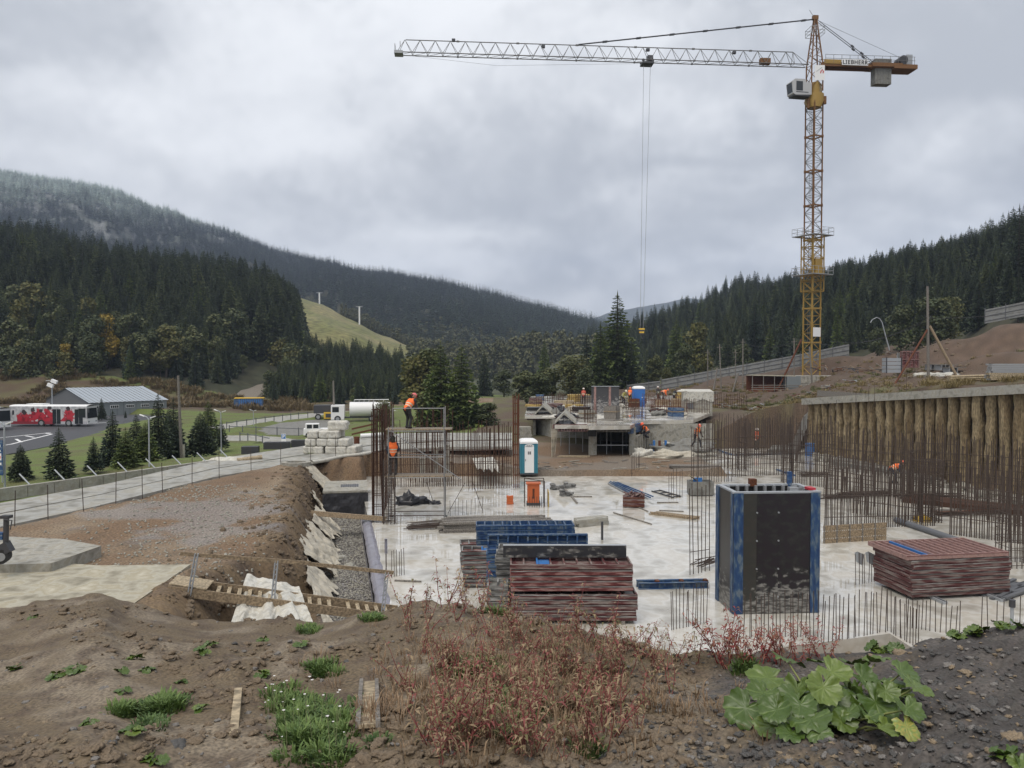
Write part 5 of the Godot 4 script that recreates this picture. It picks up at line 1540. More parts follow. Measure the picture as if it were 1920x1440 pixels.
func make_formwork() -> void:
	# the five piles of panels on the near part of the slab
	var red := panel("worn red formwork panel lying in the tall front pile", "panels of the tall red front pile", 3.52, 0.92, 0.13, 9, M.red_steel, M.grey_frame)
	stack(Vector3(1.72, 0.1, -21.3), 0.0, 5, red, 0.13, 0.03, 3)
	var red2 := panel("worn red formwork panel in the upper half of the front pile", "panels of the upper front pile", 3.42, 0.9, 0.13, 8, M.red_bright, M.grey_frame)
	stack(Vector3(1.66, 0.92, -21.32), 0.008, 4, red2, 0.13, 0.012, 4)
	var redt := panel("uppermost red panel of the front pile, with one blue compartment", "", 3.42, 0.9, 0.13, 8, M.red_steel, M.red_steel, M.blue_bright, 1)
	redt.position = Vector3(1.66, 1.54, -21.32)
	for k in 3:
		var sk := thing("bearer_timber", "square timber bearer under the tall red front pile", "timber", Vector3(0.3 + k * 1.4, 0.0, -21.3), 0.0, "bearers under the front pile")
		blk(sk, "timber", Vector3(0, 0.05, 0), Vector3(0.1, 0.09, 1.0), M.wood_grey)
	var dk := thing("formwork_tray_upright", "blackened panel standing on edge on top of the red front pile", "formwork panel", Vector3(1.52, 1.69, -21.62), 0.0)
	put(dk, "facing", stained_board(3.55, 0.34, 90, 10, 14, Color(0.022, 0.022, 0.024), Color(0.24, 0.23, 0.21), 0.15), M.tint).position = Vector3(0, 0, 0.06)
	blk(dk, "rail", Vector3(0, 0.345, 0), Vector3(3.55, 0.02, 0.12), M.galvanised)
	blk(dk, "rail", Vector3(0, 0.01, 0), Vector3(3.55, 0.02, 0.118), M.grey_frame)
	blk(dk, "back", Vector3(0, 0.17, 0.0), Vector3(3.53, 0.31, 0.1), M.blue_panel)
	var gr := panel("cement grey formwork panel in the pile behind the red one", "panels of the grey pile", 3.4, 0.8, 0.13, 9, M.grey_frame, M.concrete_dark)
	stack(Vector3(1.2, 0.05, -22.75), 0.0, 10, gr, 0.13, 0.05, 9)
	var grt := panel("uppermost grey panel of its pile, with one blue compartment", "", 3.4, 0.8, 0.13, 9, M.grey_frame, M.grey_frame, M.blue_bright, 8)
	grt.position = Vector3(1.28, 1.57, -22.75)
	grt.rotation.y = -0.03
	var bl := panel("worn blue formwork panel in the third pile", "panels of the third pile", 3.25, 0.8, 0.13, 10, M.blue_panel, M.blue_panel)
	stack(Vector3(0.85, 0.05, -24.15), 0.02, 9, bl, 0.13, 0.06, 12)
	var be := thing("formwork_tray_upright", "blue panel standing on edge, its ribbed side open, on the third pile", "formwork panel", Vector3(0.82, 1.43, -23.95), 0.02)
	blk(be, "facing", Vector3(0, 0.19, -0.08), Vector3(3.2, 0.36, 0.02), M.blue_panel)
	for k in 2: blk(be, "rail", Vector3(0, 0.02 + k * 0.35, 0), Vector3(3.2, 0.05, 0.14), M.blue_steel)
	for k in 11: blk(be, "rib", Vector3(-1.58 + k * 0.316, 0.19, 0), Vector3(0.05, 0.32, 0.13), M.blue_panel)
	var bb := panel("blue formwork panel in the rearmost pile", "panels of the rearmost blue pile", 3.35, 0.75, 0.14, 10, M.blue_steel, M.blue_panel)
	stack(Vector3(0.45, 0.05, -25.75), 0.05, 11, bb, 0.14, 0.02, 15)
	var s1 := panel("short red and grey panel in the small pile beside the blue ones", "panels of the small pile", 0.95, 0.7, 0.13, 2, M.grey_frame, M.red_bright)
	stack(Vector3(-1.35, 0.04, -26.7), 0.1, 6, s1, 0.13, 0.04, 18)
	var s2 := panel("short grey panel with red and blue compartments in the middle small pile", "panels of the middle small pile", 1.0, 0.65, 0.13, 2, M.grey_frame, M.red_bright, M.blue_bright, 1)
	stack(Vector3(-1.12, 0.04, -24.55), 0.05, 8, s2, 0.13, 0.03, 19)
	var s3 := panel("short cement grey panel leaning out beside the red front pile", "panels of the low grey pile", 0.6, 0.8, 0.13, 1, M.grey_frame, M.concrete_dark)
	stack(Vector3(-0.42, 0.04, -21.75), 0.0, 6, s3, 0.13, 0.04, 20)
	# pile on the other side of the box
	var rr := panel("dull red formwork panel in the broad pile beside the column box", "panels of the broad pile", 3.4, 1.85, 0.125, 12, M.red_steel, M.grey_frame)
	var rp := Vector3(13.75, 0.1, -24.05)
	stack(rp, 0.15, 8, rr, 0.125, 0.04, 23)
	var rt := panel("uppermost red panel of the broad pile, pink ribs and one blue bay", "", 3.5, 1.92, 0.14, 13, M.pink_frame, M.red_bright, M.blue_bright, 2)
	rt.position = rp + Vector3(-0.12, 1.17, 0)
	rt.rotation.y = 0.15
	for k in 2:
		var sk := thing("bearer_timber", "grey beam sticking out under the broad red pile", "timber", rp + Vector3(-0.85 + k * 1.9, -0.1, 0.25 - k * 0.25), 0.15, "bearers under the broad pile")
		blk(sk, "timber", Vector3(0, 0.045, 0), Vector3(0.16, 0.09, 2.5), M.galvanised)
		blk(sk, "groove", Vector3(0, 0.095, 0), Vector3(0.05, 0.01, 2.5), M.steel_dark)
	# the column box
	var cb := thing("column_formwork_box", "tall open formwork box of black panels with blue steel corners", "formwork box", Vector3(7.64, 0, -22.45), 0.06)
	var w := 2.56
	var dp := 1.45
	var h := 3.52
	var zf := dp * 0.5
	var segs := [[-1.28, -1.0, "blue"], [-0.997, -0.60, "grey"], [-0.597, 0.04, "black"], [0.043, 0.98, "black"], [1.0, 1.28, "blue"]]
	for s in segs:
		var cw: float = s[1] - s[0]
		var cx: float = (s[0] + s[1]) * 0.5
		if s[2] == "blue":
			blk(cb, "corner_strip", Vector3(cx, h * 0.5 + 0.01, zf - 0.03), Vector3(cw, h, 0.09), M.blue_steel)
		else:
			var f := put(cb, "facing_panel", stained_board(cw, h - 0.03, int(cw * 50) + 6, 130, int(cx * 10) + 40, Color(0.016, 0.0155, 0.017) if s[2] == "black" else Color(0.035, 0.033, 0.028), Color(0.26, 0.25, 0.23), 0.95 if s[2] == "black" else 0.6), M.panel_tint)
			f.position = Vector3(cx, 0.02, zf)
	for k in 2: blk(cb, "backing", Vector3(0, h * 0.5, (zf - 0.06) * (k * 2 - 1)), Vector3(w - 0.1, h - 0.02, 0.1), M.black_ply)
	var sf := put(cb, "side_panel", stained_board(dp, h - 0.03, 60, 120, 77, Color(0.04, 0.038, 0.034), Color(0.22, 0.21, 0.19), 0.9), M.panel_tint)
	sf.transform = Transform3D(Basis(Vector3.UP, -PI / 2), Vector3(-w * 0.5 - 0.004, 0.02, 0))
	blk(cb, "backing", Vector3(-w * 0.5 + 0.07, h * 0.5, 0), Vector3(0.13, h - 0.02, dp - 0.2), M.black_ply)
	blk(cb, "side_panel", Vector3(w * 0.5 - 0.06, h * 0.5, 0), Vector3(0.12, h - 0.02, dp - 0.2), M.black_ply)
	blk(cb, "corner_strip", Vector3(-w * 0.5, h * 0.5 + 0.01, -zf + 0.1), Vector3(0.08, h, 0.24), M.blue_steel)
	blk(cb, "corner_strip", Vector3(-w * 0.5 - 0.006, h * 0.5 + 0.01, zf - 0.13), Vector3(0.02, h, 0.2), M.blue_steel)
	for k in 2:
		var z := (zf - 0.06) * (k * 2 - 1)
		blk(cb, "top_rail", Vector3(0, h + 0.02, z), Vector3(w + 0.05, 0.05, 0.13), M.galvanised)
		blk(cb, "top_rail", Vector3((w * 0.5 - 0.06) * (k * 2 - 1), h + 0.021, 0), Vector3(0.13, 0.05, dp - 0.16), M.galvanised)
	for k in 8:
		blk(cb, "inner_rib", Vector3(-1.0 + k * 0.285, h * 0.5 + 0.2, -zf + 0.18), Vector3(0.07, h * 0.9, 0.12), M.steel)
	for k in 5: blk(cb, "inner_waler", Vector3(0, 0.5 + k * 0.7, -zf + 0.22), Vector3(w - 0.4, 0.09, 0.1), M.grey_frame)
	for k in 4: blk(cb, "inner_rib", Vector3(w * 0.5 - 0.2, h * 0.5 + 0.2, -0.5 + k * 0.33), Vector3(0.12, h * 0.9, 0.07), M.steel)
	for k in 2:
		for j in 4: pipe(cb, "tie_bolt", Vector3(-0.597 + k * 0.64, 0.5 + j * 0.82, zf), Vector3(-0.597 + k * 0.64, 0.5 + j * 0.82, zf + 0.03), 0.025, M.steel)
	blk(cb, "clamp", Vector3(-0.2, h + 0.1, -zf + 0.06), Vector3(0.2, 0.22, 0.2), M.rebar_brown)
	blk(cb, "clamp", Vector3(0.55, h + 0.06, zf - 0.2), Vector3(0.26, 0.16, 0.18), M.steel)
	blk(cb, "clamp", Vector3(1.15, h + 0.07, 0.35), Vector3(0.2, 0.07, 0.3), M.red_paint)
	blk(cb, "clamp", Vector3(0.95, h + 0.2, -zf + 0.1), Vector3(0.12, 0.45, 0.12), M.blue_panel)
	# blue waler beside the box
	var wl := thing("steel_waler", "long blue double channel waler lying beside the column box", "waler", (gp(1188, 1104) + gp(1332, 1098)) * 0.5, 0.06)
	for k in 2:
		blk(wl, "channel", Vector3(0, 0.1, -0.12 + k * 0.24), Vector3(2.3, 0.2, 0.04), M.blue_steel)
		for j in 2: blk(wl, "flange", Vector3(0, 0.012 + j * 0.19, -0.12 + k * 0.24 + (0.05 if k else -0.05)), Vector3(2.3, 0.02, 0.07), M.blue_panel)
	for k in 3: blk(wl, "spacer", Vector3(-0.5 + k * 0.8, 0.13, 0), Vector3(0.12, 0.22, 0.2), M.rebar_brown)
	# stop-end boards with holes
	var o := gp(1543, 1019)
	var e := gp(1662, 1012)
	for k in 5:
		var a := o.lerp(e, (k + 0.02) / 5.0)
		var b := o.lerp(e, (k + 0.98) / 5.0)
		var sp := thing("slotted_board", "tan slotted stop-end board standing in the row behind the column box", "slotted board", a, -atan2(b.z - a.z, b.x - a.x), "slotted boards in a row")
		var wd := a.distance_to(b)
		var ys := [[0.0, 0.17], [0.21, 0.47], [0.51, 0.72]]
		for y in ys: blk(sp, "strip", Vector3(wd * 0.5, (y[0] + y[1]) * 0.5, 0), Vector3(wd, y[1] - y[0], 0.03), M.wood)
		for row in 2:
			for j in 6: blk(sp, "tooth", Vector3(wd * (j + 0.5) / 6.0, 0.19 + row * 0.3, 0), Vector3(wd / 12.0, 0.05, 0.028), M.wood)
		blk(sp, "batten", Vector3(0.02, 0.36, 0.03), Vector3(0.04, 0.74, 0.04), M.wood_grey)
func make_rebar() -> void:
	var rows := [
		[1296, 905, 1372, 903, 13, 3.8, 3], [1375, 894, 1565, 886, 38, 3.7, 3], [1400, 862, 1510, 866, 18, 3.4, 2], [1480, 905, 1700, 935, 40, 3.5, 3],
		[1545, 992, 1752, 986, 38, 2.6, 1], [1690, 925, 1925, 950, 44, 3.3, 5], [1780, 1002, 1930, 1022, 24, 3.0, 4], [1820, 890, 1965, 900, 24, 3.4, 2], [1600, 962, 1725, 978, 15, 2.6, 1], [1325, 872, 1400, 884, 12, 3.2, 2], [1560, 880, 1690, 896, 18, 3.2, 2], [1545, 935, 1640, 950, 14, 2.6, 2], [1700, 905, 1900, 920, 34, 3.6, 3], [1340, 858, 1480, 852, 26, 3.3, 2], [1850, 975, 1960, 990, 20, 3.2, 3]]
	var names := ["tall thin rebar standing behind the dark crate", "long rebar wall rising behind the column box", "rebar wall on the far bright slab strip", "rebar wall running past the bending worker", "dense rebar row just behind the slotted boards", "dense rebar mesh in front of the brown piles", "rebar mesh behind the broad red pile", "rebar standing close against the brown piles", "rebar row beside the dark pipe", "rebar wall beside the white rubble", "rebar wall at the foot of the piles", "rebar row in front of the wet strip", "tall rebar wall between the bending worker and the piles", "rebar wall beside the plywood strip", "rebar wall behind the prop at the slab edge"]
	var i := 0
	for q in rows:
		rebar_row(gp(q[0], q[1]), gp(q[2], q[3]), int(q[4] * 1.35), q[5], names[i], "", 0.021, q[6] + 1, 100 + i)
		i += 1
	rebar_cage(gp(1738, 978), 1.0, 0.6, 8, 4, 2.9, 0.3, "dark crowded rebar column beside the slotted boards", 0.02, M.rebar_dark)
	rebar_cage(gp(1905, 1060), 0.9, 0.9, 6, 6, 2.2, 0.3, "rebar column cage beside the broad red pile", 0.016, M.rebar_dark)
	rebar_cage(gp(1700, 940), 0.5, 0.4, 4, 3, 2.8, 0.35, "slim rebar column in the crowded bars", 0.018, M.rebar_dark)
	rebar_cage(gp(1475, 905), 0.5, 0.5, 4, 4, 3.6, 0.35, "tall rebar column behind the open box", 0.018, M.rebar_dark)
	rebar_cage(gp(1390, 880), 0.5, 0.5, 4, 4, 3.6, 0.35, "tall rebar column beside the standing worker", 0.018, M.rebar_dark)
	rebar_row(gp(1293, 1078), gp(1330, 1070), 6, 3.4, "six tall bars close beside the column box", "", 0.015, 1, 41)
	rebar_row(gp(1255, 936), gp(1278, 932), 6, 1.6, "low bars beside the dark crate", "", 0.014, 0, 42)
	rebar_row(gp(1183, 893), gp(1200, 889), 6, 1.5, "short bars at the far slab edge beside the red clamp crate", "", 0.016, 0, 43)
	var starters := [[1258, 1182, 1324, 1168, 13, 1.15, "starter bars standing beside the end of the front pile"], [1396, 1196, 1542, 1194, 20, 1.25, "starter bars right before the column box"], [1546, 1205, 1664, 1184, 19, 1.25, "starter bars along the notched slab corner"], [1670, 1186, 1722, 1216, 11, 1.1, "starter bars along the short side of the notch"], [1700, 1176, 1800, 1192, 12, 0.9, "starter bars between the notch and the broad pile"], [1604, 1097, 1640, 1090, 7, 1.05, "seven bars beside the broad red pile"], [735, 1082, 757, 1078, 6, 0.95, "short starter bars at the trench side of the slab"], [845, 968, 905, 962, 9, 0.8, "short bars beside the grey beam pile"], [1840, 1180, 1925, 1175, 7, 0.9, "bars at the slab edge beyond the broad pile"]]
	for q in starters:
		rebar_row(gp(q[0], q[1]), gp(q[2], q[3]), q[4], q[5], q[6], "", 0.011, 0, 60 + i)
		i += 1
	# the core beside the scaffold
	rebar_row(gp(738, 913), gp(958, 911), 56, 3.8, "long rebar wall behind the scaffold", "", 0.022, 5, 71, M.rebar)
	rebar_row(gp(716, 968), gp(740, 915), 18, 5.0, "rebar wall at the trench side of the scaffold", "", 0.022, 4, 72, M.rebar)
	rebar_row(gp(770, 905), gp(850, 903), 20, 4.6, "taller rebar behind the worker on the upper deck", "", 0.021, 2, 73, M.rebar)
	rebar_row(gp(880, 918), gp(955, 915), 16, 3.6, "rebar beside the brown column cage", "", 0.021, 3, 74, M.rebar)
	rebar_cage(gp(709, 972), 0.45, 0.5, 6, 5, 5.3, 0.5, "tall dark rebar column at the scaffold corner", 0.02, M.rebar)
	rebar_cage(gp(730, 982), 0.5, 0.3, 4, 3, 3.0, 0.16, "rebar column with close stirrups below the lower worker", 0.014, M.rebar_dark)
	rebar_cage(gp(968, 914), 0.32, 0.4, 4, 4, 5.4, 0.6, "brown rebar column beside the portable toilet", 0.024, M.rebar_brown)
	# black crossed bars leaning in the core
	for q in [[840, 962, 872, 905], [888, 905, 862, 962], [905, 958, 885, 900], [812, 940, 798, 900]]:
		var a := gp(q[0], q[1])
		var o := thing("leaning_bar", "thin bar leaning in the rebar core beside the scaffold", "bar", a, 0.0, "leaning bars in the core")
		rod(o, "bar", Vector3.ZERO, at(q[2], q[3], -a.z - 1.5) - a, 0.014, M.rebar_dark)
	# rebar bundles on the ground
	for q in [[1620, 930, 2.6, 0.0, 26, "dark heap of bent rebar in the middle of the rebar field"], [1570, 935, 2.2, 0.2, 14, "low heap of rebar beside the dark crowded bars"], [800, 990, 1.7, 0.25, 22, "bundle of black rebar lying below the scaffold"], [1530, 893, 2.0, 0.1, 16, "small dark heap on the wet strip"], [1745, 935, 3.2, -0.1, 20, "layer of rebar beside the bending worker"], [1820, 965, 3.4, 0.15, 24, "wide rusty rebar layer before the piles"], [1325, 1060, 1.0, 0.6, 10, "little heap of wire beside the column box"]]:
		var p := gp(q[0], q[1])
		var o := thing("rebar_heap", q[5], "rebar heap", p, q[3])
		for k in q[4]:
			var y: float = 0.03 + (k % 5) * 0.045
			var z := rng.randf_range(-0.35, 0.35)
			rod(o, "bar", Vector3(-q[2] * 0.5 + rng.randf_range(-0.2, 0.2), y, z), Vector3(q[2] * 0.5 + rng.randf_range(-0.2, 0.2), y + rng.randf_range(-0.01, 0.1), z + rng.randf_range(-0.3, 0.3)), 0.016, M.rebar_brown if (q[0] == 1820 and k % 3 == 0) else M.rebar_dark)
func make_slab_things() -> void:
	# membrane roll along the slab edge
	var b := MB.new()
	var K := 8
	for i in 30:
		var d0 := 17.0 + i * 0.62
		var d1 := d0 + 0.62
		for k in K:
			var ps := []
			for e in [[d0, k], [d1, k], [d1, k + 1], [d0, k + 1]]:
				var a: float = PI * 1.05 * e[1] / K - 0.15
				var rr: float = 0.3 + fine.get_noise_2d(e[0] * 9.0, e[1] * 2.0) * 0.03 - (0.03 if int(e[0] * 1.613) % 2 == 0 else 0.0)
				ps.append(Vector3(slab_left(e[0]) + 0.06 - cos(a - 0.2) * rr * -0.9 - 0.12, -0.12 + sin(a) * rr * 0.55, -e[0]))
			b.quad(ps[0], ps[3], ps[2], ps[1])
		b.quad(Vector3(slab_left(d0) - 0.36, -0.16, -d0), Vector3(slab_left(d1) - 0.36, -0.16, -d1), Vector3(slab_left(d1) - 0.3, -0.85, -d1), Vector3(slab_left(d0) - 0.3, -0.85, -d0))
	tag(put(self, "waterproofing_membrane", b.mesh(), M.foil), "lilac grey waterproofing membrane rolled over the slab edge", "membrane")
	# chamber under black membrane
	var cp := Vector3(slab_left(40.5) - 1.05, 0, -40.9)
	var ch := thing("concrete_chamber", "pale concrete chamber wrapped in dark membrane beside the slab", "chamber", cp, 0.2)
	blk(ch, "wall_block", Vector3(0, -0.15, 0), Vector3(2.2, 1.35, 3.4), M.concrete)
	blk(ch, "cover_slab", Vector3(0, 0.56, 0), Vector3(2.3, 0.1, 3.5), M.concrete)
	blk(ch, "hatch_shade_plate", Vector3(0.2, 0.612, 0.1), Vector3(0.95, 0.01, 0.9), M.hall_dark)  # solid dark plate: shade of the open shaft put into its colour
	for k in 8: blk(ch, "hatch_bar", Vector3(-0.22 + k * 0.12, 0.625, 0.1), Vector3(0.03, 0.02, 0.9), M.steel_dark)
	var mb := MB.new()
	for i in 24:
		for j in 8:
			var ps := []
			for e in [[i, j], [i, j + 1], [i + 1, j + 1], [i + 1, j]]:
				var x: float = -1.17 + e[0] * 2.34 / 24
				var y: float = -0.85 + e[1] * 1.32 / 8
				ps.append(Vector3(x, y, 1.76 + 0.05 * sin(x * 5.0 + y * 2.0) * (1.0 - e[1] / 8.0) + fine.get_noise_2d(x * 10.0, y * 12.0) * 0.08))
			mb.quad(ps[0], ps[1], ps[2], ps[3])
	put(ch, "membrane", mb.mesh(), M.membrane)
	# scaffold
	var s0 := gp(729, 977)
	var sc := thing("scaffold_tower", "light steel scaffold with two plank decks beside the rebar core", "scaffold", s0, 0.03)
	var SW := 2.55
	var SD := 1.0
	for k in 4:
		var x := SW if k & 1 else 0.0
		var z := -SD if k & 2 else 0.0
		pipe(sc, "standard", Vector3(x, 0, z), Vector3(x, 4.3 if k & 1 == 0 else 5.25, z), 0.024, M.scaffold_steel)
		blk(sc, "base_plate", Vector3(x, 0.02, z), Vector3(0.18, 0.03, 0.18), M.steel_dark)
	for y in [0.25, 2.0, 2.95, 4.15]:
		for z in [0.0, -SD]: pipe(sc, "ledger", Vector3(0, y, z), Vector3(SW, y, z), 0.021, M.scaffold_steel if y > 1 else M.rebar_dark)
		for x in [0.0, SW]: pipe(sc, "transom", Vector3(x, y, 0), Vector3(x, y, -SD), 0.021, M.scaffold_steel)
	for y in range(1, 10): pipe(sc, "frame_rung", Vector3(0, y * 0.42, 0), Vector3(0, y * 0.42, -SD), 0.018, M.scaffold_steel)
	pipe(sc, "guard_rail", Vector3(0.2, 5.2, 0), Vector3(SW, 5.2, 0), 0.021, M.scaffold_steel)
	pipe(sc, "guard_rail", Vector3(0.2, 4.2, 0.0), Vector3(0.2, 5.2, 0), 0.02, M.scaffold_steel)
	pipe(sc, "diagonal", Vector3(0.2, 4.1, 0.03), Vector3(3.35, 1.9, 0.03), 0.022, M.scaffold_steel)
	for lv in [2.03, 4.2]:
		for k in 4: blk(sc, "deck_plank", Vector3(SW * 0.5 + 0.1, lv + 0.02, -0.12 - k * 0.25), Vector3(SW + 0.5, 0.045, 0.23), M.wood_grey if k % 2 else M.wood)
	# planks over the trench
	var a := at(520, 961, 34.5)
	var tp := thing("plank_bridge", "bundle of long pale planks bridging the trench", "planks", a)
	for k in 4: beam(tp, "plank", Vector3(0, k * 0.04, -0.1 * k), gp(722, 976, 0.1) - a + Vector3(0, k * 0.03, -0.1 * k), 0.16, 0.04, M.wood)
	# stair ramp
	var A := at(318, 1098, 19.7)
	var B := gp(748, 1152, 0.1)
	var rm := thing("timber_stair_ramp", "timber stair ramp with cleats and a plank handrail over the trench", "ramp", A)
	var v := B - A
	var sd := v.cross(Vector3.UP).normalized() * 0.42
	for k in 2: beam(rm, "stringer", sd * (k * 2 - 1), v + sd * (k * 2 - 1), 0.05, 0.24, M.wood)
	for k in 23:
		if k in [0, 1, 2, 3, 11, 16]: continue
		var p := v * (k + 0.6) / 23.0
		beam(rm, "tread", p - sd * 0.94 + Vector3(0, 0.04, 0), p + sd * 0.94 + Vector3(0, 0.04, 0), 0.1, 0.035, M.wood_pale)
		beam(rm, "cleat", p - sd * 0.9 + Vector3(0, -0.04, 0), p - sd * 0.7 + Vector3(0, -0.04, 0), 0.05, 0.12, M.wood_pale)
	var ply := blk(rm, "plywood_sheet", v * 0.09 + Vector3(0, 0.16, 0), Vector3(0.95, 0.03, 0.8), M.wood_pale, Basis(Vector3.UP, 0.15) * Basis(Vector3.BACK, -0.2))
	for q in [[352, 1117, 366, 1038], [508, 1136, 516, 1051], [715, 1152, 723, 1074]]:
		var lo := at(q[0], q[1], lerpf(19.3, 21.0, (q[0] - 318) / 430.0)) - A
		var hi := at(q[2], q[3], lerpf(19.3, 21.0, (q[0] - 318) / 430.0)) - A
		for k in 2: beam(rm, "handrail_post", lo + Vector3(k * 0.075, 0, 0), hi + Vector3(k * 0.075, 0, 0), 0.03, 0.05, M.galvanised)
		for k in 9: beam(rm, "post_web", lo.lerp(hi, k / 9.0), lo.lerp(hi, (k + 0.45) / 9.0) + Vector3(0.075, 0, 0), 0.012, 0.03, M.galvanised)
	beam(rm, "handrail", at(338, 1038, 19.4) - A, at(582, 1056, 20.3) - A, 0.04, 0.1, M.wood)
	beam(rm, "handrail", at(578, 1057, 20.35) - A, at(738, 1074, 21.0) - A, 0.04, 0.1, M.wood)
	# white geotextile on the trench bank
	var T3 := func(d: float, t: float, h: float) -> Vector3: return Vector3(slab_left(d) - t, h, -d)
	cloth("white geotextile sheet peaked at the far end of the trench", [T3.call(45.5, 3.2, 1.3), T3.call(43.5, 3.5, 1.25), T3.call(42.0, 1.7, -0.5), T3.call(44.5, 1.3, -0.4)], 0.09, 3.0, 1, M.geotextile)
	cloth("long white geotextile strip hanging down the trench bank", [T3.call(42.5, 3.9, 1.2), T3.call(37.5, 2.5, 0.35), T3.call(36.5, 1.75, -0.6), T3.call(41.5, 3.0, 0.5)], 0.07, 4.0, 2, M.geotextile)
	cloth("white geotextile sheet under the plank bridge", [T3.call(36.5, 2.55, 0.35), T3.call(32.6, 2.6, 0.35), T3.call(32.4, 1.5, -0.68), T3.call(36.0, 1.4, -0.66)], 0.08, 4.0, 3, M.geotextile)
	cloth("folded dirty white geotextile on the middle of the trench bank", [T3.call(32.4, 3.1, 0.75), T3.call(27.2, 3.0, 0.55), T3.call(27.4, 1.6, -0.68), T3.call(32.0, 1.6, -0.68)], 0.1, 5.0, 4, M.geotextile)
	cloth("short white geotextile scrap low in the trench", [T3.call(26.8, 2.6, 0.25), T3.call(24.0, 2.5, 0.2), T3.call(23.6, 1.5, -0.66), T3.call(26.6, 1.6, -0.66)], 0.06, 3.0, 5, M.geotextile)
	cloth("narrow dirty geotextile edge beside the stair ramp", [T3.call(24.0, 2.4, 0.2), T3.call(21.8, 1.9, -0.45), T3.call(21.6, 1.5, -0.68), T3.call(23.6, 2.0, -0.2)], 0.05, 2.0, 6, M.geotextile)
	cloth("big bright white sheet under the stair ramp", [at(462, 1082, 21.8), at(560, 1105, 21.6), at(590, 1182, 18.6), at(428, 1186, 18.6)], 0.1, 3.0, 7, M.white_sheet)
	for q in [[640, 1045, 0.28], [655, 1060, 0.3], [632, 1052, 0.2], [615, 1140, 0.2], [605, 1150, 0.25], [628, 1075, 0.15]]:
		var p := gp(q[0], q[1], -0.72)
		var st := thing("pale_stone", "flat pale stone lying in the trench gravel", "stone", p, q[0], "pale stones in the trench")
		put(st, "stone", lump(int(q[0]), Vector3(q[2], 0.08, q[2] * 0.7), 0.3), M.concrete)
	var cx := []
	for k in 1500:
		var d := rng.randf_range(18.5, 46)
		var x := slab_left(d) - 1.9 - absf(rng.randfn()) * 1.3 - maxf(0.0, 25.0 - d) * 0.35
		var cs := 0.02 + 0.11 * pow(rng.randf(), 3.0)
		cx.append(Transform3D(Basis(Vector3(rng.randfn(), rng.randfn(), rng.randfn()).normalized(), rng.randf() * TAU).scaled(Vector3.ONE * cs), Vector3(x, site_h(x, d), -d)))
	tag(multi("earth_clods", lump(704, Vector3(1, 0.7, 0.8), 0.45, 1.0), M.clod, cx), "clods of brown earth along the trench edge", "clods")
	# portable toilets
	toilet(gp(990, 888, 0.15), M.toilet_teal, 0.1, "white and teal portable toilet at the far edge of the slab", 0.95)
	toilet(at(1197, 766, 80), M.toilet_blue, 0.0, "blue portable toilet with white roof on the upper deck", 1.0)
	# orange machine in a frame
	var om := thing("orange_machine", "orange machine standing inside a rebar frame on the slab", "machine", gp(1000, 946))
	blk(om, "housing", Vector3(0, 0.62, 0), Vector3(0.62, 0.95, 0.6), M.orange_machine)
	blk(om, "lid", Vector3(0, 1.12, 0), Vector3(0.74, 0.06, 0.7), M.orange_machine)
	blk(om, "panel_plate", Vector3(0, 0.62, 0.31), Vector3(0.1, 0.5, 0.02), M.rebar_brown)
	blk(om, "plinth", Vector3(0, 0.07, 0), Vector3(0.7, 0.14, 0.66), M.steel_dark)
	for k in 4:
		var x := 0.5 * (1 if k & 1 else -1) + 0.05
		var z := 0.5 * (1 if k & 2 else -1)
		rod(om, "frame_bar", Vector3(x, 0, z), Vector3(x, 1.3, z), 0.025, M.rebar_dark)
		rod(om, "frame_bar", Vector3(x, 1.28, z), Vector3(0.5 * (-1 if k & 2 else 1) * (1 if k & 1 else 1) + 0.05, 1.28, -z) if k in [0, 3] else Vector3(-x + 0.1, 1.28, z), 0.02, M.rebar_dark)
	for k in 7: rod(om, "starter_bar", Vector3(-0.2 + k * 0.12, 0, 0.75), Vector3(-0.2 + k * 0.12, 0.55, 0.75), 0.016, M.rebar_dark)
	blk(om, "side_board", Vector3(0.75, 0.4, 0.3), Vector3(0.05, 0.75, 1.0), M.plywood_yellow)
	var ob := thing("orange_case", "small orange toolbox on the slab", "toolbox", gp(956, 945), 0.1)
	for k in 3: blk(ob, "case_layer", Vector3(0, 0.075 + k * 0.145, 0), Vector3(0.33 - (k % 2) * 0.02, 0.135, 0.3), M.orange_machine)
	blk(ob, "handle", Vector3(0, 0.45, 0), Vector3(0.18, 0.03, 0.04), M.white_paint)
	for q in [[768, 945, 0.75, 0.5, "big black tarpaulin heap inside the rebar core"], [815, 945, 0.3, 0.15, "small black scrap of tarpaulin beside the heap"]]:
		var bt := thing("tarpaulin_heap", q[4], "tarpaulin", gp(q[0], q[1]))
		put(bt, "sheet", lump(int(q[0]), Vector3(q[2], q[3], q[2] * 0.6), 0.55), M.black_sheet)
	var rc := thing("clamp_crate", "dark red steel crate heaped with clamps on the slab", "crate", gp(1188, 950), -0.15)
	blk(rc, "crate_body", Vector3(0, 0.28, 0), Vector3(1.05, 0.5, 0.7), M.red_steel)
	for k in 3: blk(rc, "crate_band", Vector3(0, 0.1 + k * 0.2, 0), Vector3(1.09, 0.05, 0.74), M.rebar_brown)
	for k in 22: blk(rc, "clamp", Vector3(rng.randf_range(-0.5, 0.5), 0.56 + rng.randf() * 0.18, rng.randf_range(-0.32, 0.32)), Vector3(0.25, 0.07, 0.09), M.red_steel, Basis(Vector3(rng.randfn(), rng.randfn(), rng.randfn()).normalized(), rng.randf() * 1.2))
	for k in 2: blk(rc, "foot", Vector3(-0.4 + k * 0.8, 0.02, 0), Vector3(0.12, 0.05, 0.7), M.steel_dark)
	var bp := thing("profile_bundle", "bundle of long blue steel profiles lying on the slab", "steel bundle", gp(1140, 908))
